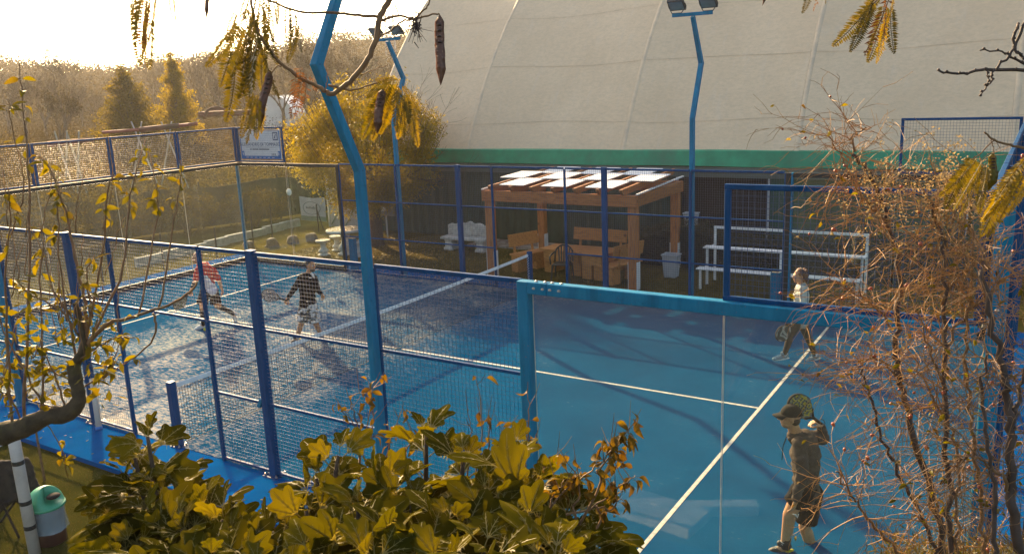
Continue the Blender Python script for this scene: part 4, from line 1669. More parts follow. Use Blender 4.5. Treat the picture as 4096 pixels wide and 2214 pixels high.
# ---------------------------------------------------------------- planting behind the left end wall
M_olive = leafmat('olive_leaf', [(0.045, 0.038, 0.014), (0.085, 0.066, 0.022), (0.11, 0.085, 0.025), (0.06, 0.052, 0.02)], 0.4, 0.9, None, 0.0)
M_scrub = leafmat('scrub_leaf', [(0.038, 0.028, 0.011), (0.052, 0.038, 0.014), (0.030, 0.024, 0.010), (0.066, 0.050, 0.018)], 0.3, 1.0, None, 0.0)
hd_spots = [(-16.3, 2.0, 1.7, 1.4), (-16.8, 4.8, 1.9, 1.5), (-16.4, 7.4, 1.6, 1.4), (-16.9, 10.0, 1.9, 1.5), (-16.2, 12.6, 1.5, 1.35), (-15.3, 15.0, 1.3, 1.3), (-15.6, -0.6, 1.5, 1.2)]
for k, (x, y, h_, r) in enumerate(hd_spots):
    sh = thing('shrub', (x, y, ground_z(x, y)), 'dark shrub behind the glass, ' + ('second', 'third', 'fourth', 'fifth', 'sixth', 'seventh', 'first')[k] + ' of the row from the left', 'shrub', 'row of dark shrubs behind the left end glass')
    mb = MB()
    tips = []
    for j in range(6):
        a = rg.uniform(0, 6.28)
        grow(mb, (x, y, ground_z(x, y) - 0.1), (math.cos(a) * 0.6, math.sin(a) * 0.6, 1), h_ * 0.55, 0.03, 2, rg, 0.6, tips, 3, 0.15, 0.1, 3, 4, 0.7, 0.004)
    mb.build('stems', M_bark, sh)
    pts = []
    for c_ in range(170):
        v_ = nr.normal(0, 1, 3)
        v_ /= np.linalg.norm(v_)
        p = np.array([x, y, h_ * 0.55]) + v_ * nr.uniform(0.35, 1.0) ** 0.6 * np.array([r, r * 1.05, h_ * 0.55])
        pts.append(p + nr.normal(0, 0.11, (22, 3)))
    leaf_cloud(np.concatenate(pts), 0.075, nr, 0.4, 0.1).build('foliage', M_olive, sh)

# shade cloth fence behind the shrubs
M_cloth = simple('shade_cloth', (0.040, 0.030, 0.017), 0.9, 0.45, 1.6, kind='World', dirt=(0.085, 0.062, 0.035, 0.8))
sc_ = thing('shade_fence', (-17.6, 8, 0), 'dark shade-cloth fence on stakes behind the shrubs', 'fence')
mb = MB()
P = []
for k in range(60):
    y = -4 + 24 * k / 59
    x = -17.8 + (0.0 if y < 12 else (y - 12) * 0.35)
    h_ = 1.55 + 0.06 * math.sin(y * 1.6)
    P += [(x, y, 0.0), (x + 0.04 * math.sin(y * 5), y, 0.8), (x, y, h_), (x - 0.01, y, h_)]
mb.add(P, [(4 * k + j, 4 * k + j + 1, 4 * k + j + 5, 4 * k + j + 4) for k in range(59) for j in range(3)])
mb.build('cloth', M_cloth, sc_)
for k in range(9):
    y = -4 + 3 * k
    x = -17.85 + (0.0 if y < 12 else (y - 12) * 0.35)
    mb = MB()
    mb.bar((x, y, -0.1), (x, y, 1.75), 0.05)
    mb.build('stake', M_dark, sc_)

# ---------------------------------------------------------------- far trees
M_pop = leafmat('poplar_leaf', [(0.19, 0.155, 0.010), (0.26, 0.20, 0.014), (0.15, 0.13, 0.010), (0.31, 0.23, 0.02)], 0.62, 0.9, None, 0.0)
M_dtree = leafmat('dense_leaf', [(0.085, 0.072, 0.010), (0.13, 0.105, 0.012), (0.06, 0.055, 0.010), (0.18, 0.14, 0.018)], 0.6, 0.9, None, 0.0)


def conical(u, vtop, vbase, d, wpx, label, mat, seed, power=0.8, n=900):
    rg_ = random.Random(seed)
    b = at(u, vbase, d)
    b.z = ground_z(b.x, b.y)
    top = at(u, vtop, d)
    H = top.z - b.z
    W = wpx * DS / FPX * d / 2
    o = thing('poplar_tree', b, label, 'tree', 'two yellowing trees beyond the left end wall')
    mb = MB()
    mb.tube([b - Vector((0, 0, 0.2)), b + Vector((0, 0, H * 0.4)), b + Vector((0.1, 0, H * 0.93))], [0.16, 0.10, 0.02], 7)
    pts = []
    for k in range(46):
        f = 0.10 + 0.85 * k / 46
        a = k * 2.4 + rg_.uniform(-0.4, 0.4)
        R_ = W * (1 - f) ** power * rg_.uniform(0.75, 1.2)
        s_ = b + Vector((0, 0, H * f))
        e_ = s_ + Vector((math.cos(a) * R_, math.sin(a) * R_, R_ * 0.75))
        mb.tube([s_, (s_ + e_) / 2 + Vector((0, 0, -R_ * 0.05)), e_], [0.03, 0.02, 0.008], 4, False)
    mb.build('trunk', M_bark, o)
    nb_ = n // 9
    for k in range(nb_):      # leafy boughs of uneven length, sweeping upwards
        f = 1 - math.sqrt(1 - rg_.random() * 0.995)
        a = rg_.uniform(0, 6.28)
        R_ = W * ((1 - f) ** power) * rg_.uniform(0.4, 1.35) + 0.04
        rise = R_ * rg_.uniform(0.15, 0.6)
        for j in range(9):
            g = 0.2 + 0.8 * j / 8
            p = np.array([b.x + math.cos(a) * R_ * g, b.y + math.sin(a) * R_ * g, b.z + H * (0.04 + 0.93 * f) + rise * g ** 1.5 - 0.1])
            pts.append(p + nr.normal(0, 0.13, (15, 3)))
    leaf_cloud(np.concatenate(pts), 0.15, nr, 0.6, -0.1).build('crown', mat, o)


conical(330, 152, 345, 60, 165, 'broad dark yellow-green tree, left of the two behind the glass wall', M_dtree, 5, 0.80, 2200)
conical(452, 108, 335, 64, 125, 'slim taller golden tree, right of the two behind the glass wall', M_pop, 9, 0.95, 1500)

M_bare = simple('bare_tree_bark', (0.115, 0.082, 0.055), 0.9, 0.3, 3)
bare = [(18, 200, 95), (60, 215, 80), (110, 190, 88), (160, 165, 84), (205, 225, 100), (245, 240, 105), (560, 150, 100), (505, 165, 96), (618, 140, 92), (665, 165, 88), (712, 150, 84), (770, 118, 70), (820, 128, 78), (880, 135, 82), (395, 165, 115), (590, 200, 75), (930, 150, 76), (140, 240, 60)]
names = ('leafless grey tree at the far left edge of the skyline', 'leafless tree second from the left edge', 'leafless tree left of the lattice pylon', 'tall leafless tree right in front of the lattice pylon', 'leafless tree between the pylon and the broad tree', 'low leafless tree touching the broad tree on its left', 'leafless tree right of the slim golden tree', 'leafless tree directly behind the slim golden tree', 'leafless tree behind the hanging mimosa fronds', 'leafless tree left of the white greenhouse', 'leafless tree above the white greenhouse', 'leafy-tipped tree left of the near mast', 'leafless tree just right of the near mast top', 'leafless tree behind the yellow-green tree crown', 'leafless tree between the two yellowing trees', 'smaller leafless tree in front of the slope by the pods', 'leafless tree beside the hall roof edge', 'small leafless tree nearest behind the left mesh')
for k, (u, vt, d) in enumerate(bare):
    rg_ = random.Random(100 + k)
    b = at(u, 300, d)
    b.z = ground_z(b.x, b.y)
    H = at(u, vt, d).z - b.z
    o = thing('bare_tree', b, names[k], 'tree', 'leafless trees on the skyline')
    mb = MB()
    tips = []
    th = 0.022 * H
    mb.tube([b - Vector((0, 0, 0.3)), b + Vector((0.02 * H, 0, 0.25 * H))], [th * 1.3, th], 6, False)
    for j in range(5):
        a = rg_.uniform(0, 6.28)
        grow(mb, b + Vector((0.02 * H, 0, 0.2 * H + 0.02 * H * j)), (math.cos(a) * 0.5, math.sin(a) * 0.5, 1.0), H * 0.33, th * 0.6, 4, rg_, 0.5, tips, 3, 0.12, 0.14, 3, 4, 0.68, 0.012)
    mb.build('trunk', M_bare, o)
    tp = np.array([list(p) for p in tips])
    if len(tp):
        sel = tp[nr.integers(0, len(tp), 420 if k not in (11, 12, 13, 17) else 1500)]
        leaf_cloud(sel + nr.normal(0, 0.12, sel.shape), 0.13, nr, 0.5, 0.2).build('sparse_leaves', M_scrub, o)

# scrub at the foot of the trees, one uncountable mass
pts = []
for k in range(2600):
    u = rng.uniform(-120, 1010)
    d = rng.uniform(34, 120)
    b = at(u, 300, d)
    z = ground_z(b.x, b.y)
    hh = rng.uniform(0.4, 1.3) * (0.6 + d / 110)
    pts.append(np.array([b.x, b.y, z]) + nr.normal(0, 1, (26, 3)) * np.array([0.5, 0.5, 0.0]) * (0.6 + d / 90) + np.abs(nr.normal(0, 1, (26, 3))) * np.array([0, 0, hh * 0.6]))
leaf_cloud(np.concatenate(pts), 0.20, nr, 0.30, -0.7).build('scrub', M_scrub, kind='stuff', label='brown dry scrub covering the rough ground under the trees')
pts = []
for k in range(85):       # overgrown bushes in front of the trees
    u = rng.uniform(-100, 900)
    d = rng.uniform(36, 72)
    b = at(u, 300, d)
    z = ground_z(b.x, b.y)
    hh = rng.uniform(0.9, 2.0)
    for j in range(26):
        v_ = nr.normal(0, 1, 3)
        v_ /= np.linalg.norm(v_)
        v_[2] = abs(v_[2])
        pts.append(np.array([b.x, b.y, z]) + v_ * nr.uniform(0.4, 1.0) * np.array([hh * 0.9, hh * 0.9, hh]) + nr.normal(0, 0.16, (16, 3)))
leaf_cloud(np.concatenate(pts), 0.15, nr, 0.5, -0.1).build('bushes', M_olive, kind='stuff', label='olive brown overgrown bushes merging into one mass before the trees')
pts = []
for k in range(5000):      # wooded ridge
    u = rng.uniform(-150, 1060)
    d = rng.uniform(120, 300)
    b = at(u, 250, d)
    z = ground_z(b.x, b.y)
    pts.append(np.array([b.x, b.y, z + 1.6]) + nr.normal(0, 1, (14, 3)) * np.array([1.6, 1.6, 1.5]))
leaf_cloud(np.concatenate(pts), 0.75, nr, 0.6, 0.0).build('far_wood', M_scrub, kind='stuff', label='hazy far wooded ridge on the horizon')

# ---------------------------------------------------------------- pipes, arches, pylon, greenhouse
M_rust = simple('rusty_pipe', (0.15, 0.052, 0.032), 0.7, 0.3, 2, dirt=(0.08, 0.045, 0.03, 0.7))
M_redp = simple('faded_red_pipe', (0.26, 0.065, 0.05), 0.6, 0.2, 2)
pp_ = thing('pipe_rack', at(380, 330, 42), 'long rusty pipe lying on white crossed trestles in the field', 'pipe')
a, b_, c_, e_ = at(258, 333, 42), at(352, 326, 42), at(450, 316, 42), at(496, 311, 42)
for p, q, r, m_ in ((a, b_, 0.075, M_redp), (b_, c_, 0.13, M_rust), (c_, e_, 0.085, M_redp)):
    mb = MB()
    mb.tube([p, q], r, 12)
    mb.build('pipe_length', m_, pp_, smooth=True)
M_wst = simple('white_steel', (0.34, 0.30, 0.26), 0.6, 0.1, 2)
for u in (345, 420):
    c = at(u, 320, 42)
    gz = ground_z(c.x, c.y)
    for s in (-1, 1):
        mb = MB()
        mb.bar(Vector((c.x, c.y, c.z)) + RT * 0.26 * s + Vector((0, 0, 0.28)), Vector((c.x, c.y, gz - 0.1)) - RT * 0.8 * s, 0.07, 0.05)
        mb.build('trestle_leg', M_wst, pp_)
p2 = thing('pipe_rack', at(150, 350, 40), 'stack of thin rusty pipes on white props at the far left', 'pipe')
for k in range(3):
    mb = MB()
    mb.tube([at(120, 358 + 5 * k, 40 + 0.3 * k), at(235, 347 + 4 * k, 40 + 0.3 * k)], 0.05, 8)
    mb.build('pipe_length', M_rust, p2, smooth=True)
for u in (155, 185):
    c = at(u, 345, 40)
    gz = ground_z(c.x, c.y)
    for s in (-1, 1):
        mb = MB()
        mb.bar(c + RT * 0.3 * s + Vector((0, 0, 0.3)), Vector((c.x, c.y, gz - 0.1)) - RT * 0.3 * s, 0.06, 0.05)
        mb.build('trestle_leg', M_wst, p2)
ar_ = thing('pipe_arch', at(545, 290, 60), 'rusty steel pipe bent into a low arch over rails in the scrub', 'pipe')
for k, (dv, w) in enumerate(((0, 30), (6, 32))):
    mb = MB()
    mb.tube([at(545 + w * math.cos(t_), 292 + dv - 22 * math.sin(t_), 60 + k) for t_ in [math.pi * i / 12 for i in range(13)]], 0.10, 8)
    mb.build('arch', M_rust, ar_, smooth=True)
for v_ in (285, 291):
    mb = MB()
    mb.tube([at(500, v_, 60.5), at(640, v_ - 6, 60.5)], 0.12, 8)
    mb.build('rail_pipe', M_rust, ar_)
gh = thing('greenhouse', at(705, 265, 85), 'small white rounded greenhouse far behind near the trees', 'greenhouse')
M_poly = simple('polythene', (0.70, 0.69, 0.66), 0.4, 0.08, 1)
mb = MB()
P = []
c = at(690, 285, 85)
gz = ground_z(c.x, c.y)
ax = RT.copy()
ax.z = 0
ax.normalize()
dp = fw.copy()
dp.z = 0
dp.normalize()
for k in range(11):
    t_ = math.pi * k / 10
    for s in (0, 1):
        P.append(Vector((c.x, c.y, gz)) + ax * (1.9 * math.cos(t_)) + Vector((0, 0, max(0.0, at(705, 240, 85).z - gz) * math.sin(t_) ** 0.7)) + dp * 6.0 * s)
mb.add(P, [(2 * k, 2 * k + 1, 2 * k + 3, 2 * k + 2) for k in range(10)] + [tuple(2 * k for k in range(11))])
mb.build('cover', M_poly, gh, smooth=False)
for k in range(5):
    mb = MB()
    mb.tube([Vector((c.x, c.y, gz)) + ax * (1.93 * math.cos(t_)) + Vector((0, 0, max(0.0, at(705, 240, 85).z - gz) * math.sin(t_) ** 0.7 + 0.03)) + dp * (1.5 * k) for t_ in [math.pi * i / 10 for i in range(11)]], 0.03, 4)
    mb.build('hoop', M_wst, gh)


def lattice(u, vtop, vbase, d, w0, w1, label, arms):
    b = at(u, vbase, d)
    b.z = ground_z(b.x, b.y)
    H = at(u, vtop, d).z - b.z
    o = thing('lattice_pylon', b, label, 'pylon')
    mb = MB()
    n_ = 12
    for s in ((-1, -1), (1, -1), (1, 1), (-1, 1)):
        mb.tube([b + ax * s[0] * w0 + dp * s[1] * w0, b + ax * s[0] * w1 + dp * s[1] * w1 + Vector((0, 0, H))], 0.10, 4)
    for k in range(n_):
        f0, f1 = k / n_, (k + 1) / n_
        a0, a1 = w0 + (w1 - w0) * f0, w0 + (w1 - w0) * f1
        for s in (-1, 1):
            mb.tube([b + ax * s * a0 - dp * a0 + Vector((0, 0, H * f0)), b - ax * s * a1 - dp * a1 + Vector((0, 0, H * f1))], 0.06, 3)
    mb.build('tower', M_pyl, o)
    for f, w in arms:
        mb = MB()
        mb.tube([b - ax * w + Vector((0, 0, H * f)), b + ax * w + Vector((0, 0, H * f))], 0.12, 4)
        mb.tube([b - ax * w + Vector((0, 0, H * f)), b + Vector((0, 0, H * (f + 0.05)))], 0.06, 3)
        mb.tube([b + ax * w + Vector((0, 0, H * f)), b + Vector((0, 0, H * (f + 0.05)))], 0.06, 3)
        mb.build('cross_arm', M_pyl, o)


M_pyl = simple('galvanised_steel', (0.30, 0.29, 0.28), 0.6, 0.1, 1)
lattice(148, 123, 300, 230, 1.5, 0.25, 'tall lattice power pylon on the left skyline', ((0.70, 2.6), (0.82, 3.2), (0.92, 2.0)))
lattice(992, 38, 250, 210, 1.2, 0.9, 'lattice radio tower rising beside the hall roof edge', ((0.85, 1.6), (0.95, 1.6)))

# ---------------------------------------------------------------- people
def capsule(mb, p, q, r1, r2, n=12, flat=False):
    p, q = Vector(p), Vector(q)
    d = q - p
    L = d.length
    d = d / L if L > 1e-6 else Vector((0, 0, 1))
    a = d.orthogonal().normalized()
    b = d.cross(a)
    prof = []
    if flat:
        prof = [(0.0, 0.0), (r1, 0.0), (r2, L), (0.0, L)]
    else:
        for k in range(5):
            t_ = math.pi / 2 * k / 4
            prof.append((r1 * math.sin(t_), -r1 * math.cos(t_)))
        for k in range(5):
            t_ = math.pi / 2 * k / 4
            prof.append((r2 * math.cos(t_), L + r2 * math.sin(t_)))
    prof = [(max(x, 1e-4), y) for x, y in prof]
    V = [p + d * y + (a * math.cos(2 * math.pi * j / n) + b * math.sin(2 * math.pi * j / n)) * x for x, y in prof for j in range(n)]
    k = len(prof)
    F = [(i * n + j, i * n + (j + 1) % n, (i + 1) * n + (j + 1) % n, (i + 1) * n + j) for i in range(k - 1) for j in range(n)]
    F += [tuple(range(n - 1, -1, -1)), tuple((k - 1) * n + j for j in range(n))]
    mb.add(V, F)


def axes(f, up=Vector((0, 0, 1))):
    """columns: side, forward, up"""
    f = Vector(f).normalized()
    s = f.cross(up).normalized()
    u = s.cross(f).normalized()
    return Matrix(((s.x, f.x, u.x), (s.y, f.y, u.y), (s.z, f.z, u.z)))


def remeshed(name, mb, mats, parent, voxel=0.008, smooth=4, disp=0.0):
    me = mb.mesh(name, mats)
    tmp = bpy.data.objects.new('tmp_' + name, me)
    COL.objects.link(tmp)
    rm = tmp.modifiers.new('r', 'REMESH')
    rm.mode = 'VOXEL'
    rm.voxel_size = voxel
    sm = tmp.modifiers.new('s', 'SMOOTH')
    sm.factor = 0.5
    sm.iterations = smooth
    dg = bpy.context.evaluated_depsgraph_get()
    out = bpy.data.meshes.new_from_object(tmp.evaluated_get(dg))
    bpy.data.objects.remove(tmp)
    out.name = name
    out.materials.clear()
    for m in (mats if isinstance(mats, (list, tuple)) else [mats]):
        out.materials.append(m)
    out.polygons.foreach_set('use_smooth', [True] * len(out.polygons))
    if disp > 0:      # cloth folds
        co = np.empty(len(out.vertices) * 3)
        out.vertices.foreach_get('co', co)
        co = co.reshape(-1, 3)
        nn = np.empty(len(out.vertices) * 3)
        out.vertices.foreach_get('normal', nn)
        nn = nn.reshape(-1, 3)
        h = np.array([mnoise.noise((p[0] * 9, p[1] * 9, p[2] * 17)) + 0.5 * mnoise.noise((p[0] * 22, p[1] * 22, p[2] * 38)) for p in co])
        co += nn * (h * disp)[:, None]
        out.vertices.foreach_set('co', co.ravel())
    out.update()
    o = bpy.data.objects.new(name, out)
    COL.objects.link(o)
    adopt(o, parent)
    return o


def hand(mb, w, d, nrm, curl=0.5, thumb=1, spread=0.0, sc=1.0):
    """palm with four unequal bent fingers and a thumb from its side; d = pointing direction, nrm = palm side"""
    w, d, nrm = Vector(w), Vector(d).normalized(), Vector(nrm).normalized()
    nrm = (nrm - d * nrm.dot(d)).normalized()
    s = d.cross(nrm) * thumb
    for k, (L, off) in enumerate(((0.072, 0.030), (0.080, 0.010), (0.075, -0.010), (0.060, -0.029))):
        kn = w + (d * (0.088 - abs(off) * 0.18) + s * off) * sc
        capsule(mb, w + s * off * 0.55 * sc, kn, 0.0135 * sc, 0.0125 * sc, 8)
        p, dd = kn, (d + s * off * spread * 8).normalized()
        for j in range(3):
            ang = curl * (0.75, 1.0, 0.8)[j]
            dd = (dd * math.cos(ang) + nrm * math.sin(ang)).normalized()
            nn = (nrm * math.cos(ang) - d * math.sin(ang))
            q = p + dd * L * (0.45, 0.32, 0.23)[j] * sc
            capsule(mb, p, q, (0.0105, 0.0095, 0.0085)[j] * sc, (0.0095, 0.0085, 0.0075)[j] * sc, 7)
            p = q
    b0 = w + (d * 0.025 + s * 0.028) * sc
    t1 = b0 + (d * 0.035 + s * 0.028 + nrm * 0.012) * sc
    t2 = t1 + (d * 0.026 + s * 0.004 + nrm * (0.010 + 0.018 * curl)) * sc
    t3 = t2 + (d * 0.018 - s * 0.008 * curl + nrm * 0.012 * curl) * sc
    capsule(mb, b0, t1, 0.016 * sc, 0.013 * sc, 8)
    capsule(mb, t1, t2, 0.012 * sc, 0.011 * sc, 8)
    capsule(mb, t2, t3, 0.011 * sc, 0.009 * sc, 8)


def head(mb, c, f, k=1.0, tilt=0.0):
    A = axes(f)
    s, fwd, up = A.col[0], A.col[1], A.col[2]
    E = lambda o_, r, M_=A: mb.ell(Vector(c) + s * o_[0] * k + fwd * o_[1] * k + up * o_[2] * k, r[0] * k, r[1] * k, r[2] * k, M_, 14, 10)
    P_ = lambda o_: Vector(c) + s * o_[0] * k + fwd * o_[1] * k + up * o_[2] * k
    E((0, -0.012, 0.035), (0.076, 0.097, 0.088))
    E((0, 0.022, -0.03), (0.064, 0.072, 0.085))
    E((0, 0.050, -0.085), (0.036, 0.032, 0.028))
    for sx in (-1, 1):
        E((sx * 0.077, -0.012, -0.01), (0.012, 0.020, 0.033))
        E((sx * 0.042, 0.062, -0.028), (0.022, 0.018, 0.020))
        E((sx * 0.048, 0.010, -0.07), (0.016, 0.040, 0.022))
    capsule(mb, P_((0, 0.092, 0.018)), P_((0, 0.112, -0.020)), 0.010 * k, 0.014 * k, 8)
    for sx in (-1, 1):
        E((sx * 0.010, 0.100, -0.025), (0.009, 0.011, 0.008))
    capsule(mb, P_((-0.034, 0.076, 0.030)), P_((0.034, 0.076, 0.030)), 0.013 * k, 0.013 * k, 8)
    capsule(mb, P_((-0.018, 0.084, -0.052)), P_((0.018, 0.084, -0.052)), 0.008 * k, 0.008 * k, 8)
    capsule(mb, P_((-0.016, 0.081, -0.064)), P_((0.016, 0.081, -0.064)), 0.009 * k, 0.009 * k, 8)
    return A


def eyes(parent, c, f, k=1.0):
    A = axes(f)
    s, fwd, up = A.col[0], A.col[1], A.col[2]
    for sx in (-1, 1):
        mb = MB()
        q = Vector(c) + (s * sx * 0.031 + fwd * 0.082 + up * 0.006) * k
        mb.ell(q, 0.0125, 0.0105, 0.008, A, 10, 6)
        e = mb.build('eye', M_eyew, parent, smooth=True)
        mb = MB()
        mb.ell(q + fwd * 0.0065, 0.006, 0.005, 0.006, A, 8, 6)
        mb.build('iris', M_eyed, e, smooth=True)
        mb = MB()
        capsule(mb, q + up * 0.020 - s * 0.016 + fwd * 0.006, q + up * 0.021 + s * 0.016 + fwd * 0.004, 0.004, 0.004, 6)
        mb.build('eyebrow', M_hairb, parent)


def skinmat(name, col):
    t = NT(name)
    n = t.noise(t.coord(), 9.0, 5.0, 0.6)
    c = t.ramp(n, [(0.3, tuple(x * 0.85 for x in col)), (0.7, tuple(min(1, x * 1.1) for x in col))])
    t.l(c, t.p.inputs['Base Color'])
    t.p.inputs['Roughness'].default_value = 0.5
    t.p.inputs['Subsurface Weight'].default_value = 0.15
    t.p.inputs['Subsurface Radius'].default_value = (0.02, 0.008, 0.004)
    return t.mat


M_skin = skinmat('skin', (0.47, 0.215, 0.095))
M_skin2 = skinmat('skin_fair', (0.54, 0.255, 0.115))
M_eyew = simple('eye_white', (0.6, 0.56, 0.5), 0.3, 0.05)
M_eyed = simple('iris_dark', (0.03, 0.018, 0.01), 0.2, 0.1)
M_hairb = simple('dark_hair', (0.022, 0.013, 0.008), 0.6, 0.4, 60, bump=0.6, bscale=90, stretch=(1, 1, 0.3))
M_hairr = simple('auburn_hair', (0.14, 0.050, 0.018), 0.5, 0.5, 50, bump=0.9, bscale=55)
M_beard = simple('short_beard', (0.055, 0.030, 0.016), 0.8, 0.4, 80, bump=0.6, bscale=120)
M_shoew = simple('white_shoe', (0.60, 0.58, 0.54), 0.6, 0.15, 14)
M_sole = simple('shoe_sole', (0.55, 0.52, 0.46), 0.6, 0.1, 8)
M_shoed = simple('black_shoe', (0.02, 0.02, 0.02), 0.6, 0.3, 14, bump=0.4)
M_shoeg = simple('grey_knit_shoe', (0.18, 0.26, 0.28), 0.7, 0.6, 30, bump=0.5, bscale=60)
M_sockw = simple('white_sock', (0.62, 0.60, 0.57), 0.9, 0.1, 20, bump=0.3)
M_sockb = simple('black_sock', (0.016, 0.014, 0.013), 0.9, 0.2, 20, bump=0.3)
M_fabk = simple('black_fabric', (0.010, 0.010, 0.012), 0.9, 0.3, 8, bump=0.35, bscale=30, spec=0.08)
M_hood = simple('hoodie_charcoal', (0.082, 0.060, 0.048), 0.9, 0.3, 7, bump=0.5, bscale=28, spec=0.08)
M_legg = simple('legging_brown', (0.048, 0.036, 0.022), 0.7, 0.25, 7, bump=0.2)
M_mint = simple('pale_shirt', (0.44, 0.45, 0.37), 0.85, 0.12, 6, bump=0.3, bscale=22)
M_yell = simple('bright_yellow_print', (0.62, 0.46, 0.01), 0.5, 0.1, 6)


def limb(mb, a, b, r1, r2, flat=False):
    capsule(mb, a, b, r1, r2, 14, flat)


def shoe(parent, ankle, toe, mat, sole=None, sc=1.0):
    a, t_ = Vector(ankle), Vector(toe)
    d = t_ - a
    L = d.length
    d.normalize()
    up = Vector((0, 0, 1))
    up = (up - d * up.dot(d))
    up = up.normalized() if up.length > 0.2 else Vector((0, 0, 1)).cross(RT).normalized()
    A = axes(d, up)
    heel = a - d * 0.055
    mb = MB()
    mb.ell(heel + d * 0.04 + up * 0.005, 0.040, 0.065, 0.048, A, 12, 8)
    mb.ell(a + d * 0.09 - up * 0.012, 0.044, 0.10, 0.040, A, 12, 8)
    mb.ell(a + d * 0.155 - up * 0.022, 0.045, 0.062, 0.030, A, 12, 8)
    capsule(mb, a + up * 0.03, a + d * 0.03 + up * 0.055, 0.040, 0.036, 10)
    o = remeshed('shoe', mb, mat, parent, 0.009, 3)
    mb = MB()
    mb.ell(a + d * 0.055 - up * 0.048, 0.047, 0.145, 0.015, A, 16, 6)
    mb.build('sole', sole or M_sole, o, smooth=True)
    mb = MB()
    for k in range(4):
        q = a + d * (0.06 + 0.024 * k) + up * (0.030 - 0.009 * k)
        capsule(mb, q - A.col[0] * 0.022, q + A.col[0] * 0.022, 0.0035, 0.0035, 6)
    mb.build('laces', M_sole, o)
    return o


def torso(mb, pel, chest, neck, f, g=1.0, infl=0.0, female=False):
    """chain of ellipsoids from pelvis to shoulders; f = facing"""
    pel, chest, neck = Vector(pel), Vector(chest), Vector(neck)
    spine = (chest - pel).normalized()
    A = axes(f, spine)
    s = A.col[0]
    W = (0.165, 0.145, 0.155, 0.178, 0.165) if not female else (0.175, 0.125, 0.135, 0.150, 0.140)
    D_ = (0.118, 0.105, 0.112, 0.122, 0.095)
    for k, t_ in enumerate((0.0, 0.35, 0.65, 0.95, 1.18)):
        c = pel + (chest - pel) * t_
        mb.ell(c, W[k] * g + infl, D_[k] * g + infl, 0.125 + infl, A, 16, 10)
    capsule(mb, chest + spine * 0.08 - s * 0.10, chest + spine * 0.08 + s * 0.10, 0.075 * g + infl, 0.075 * g + infl)
    capsule(mb, chest + spine * 0.10, neck, 0.085 * g + infl, 0.060 * g + infl)
    return A


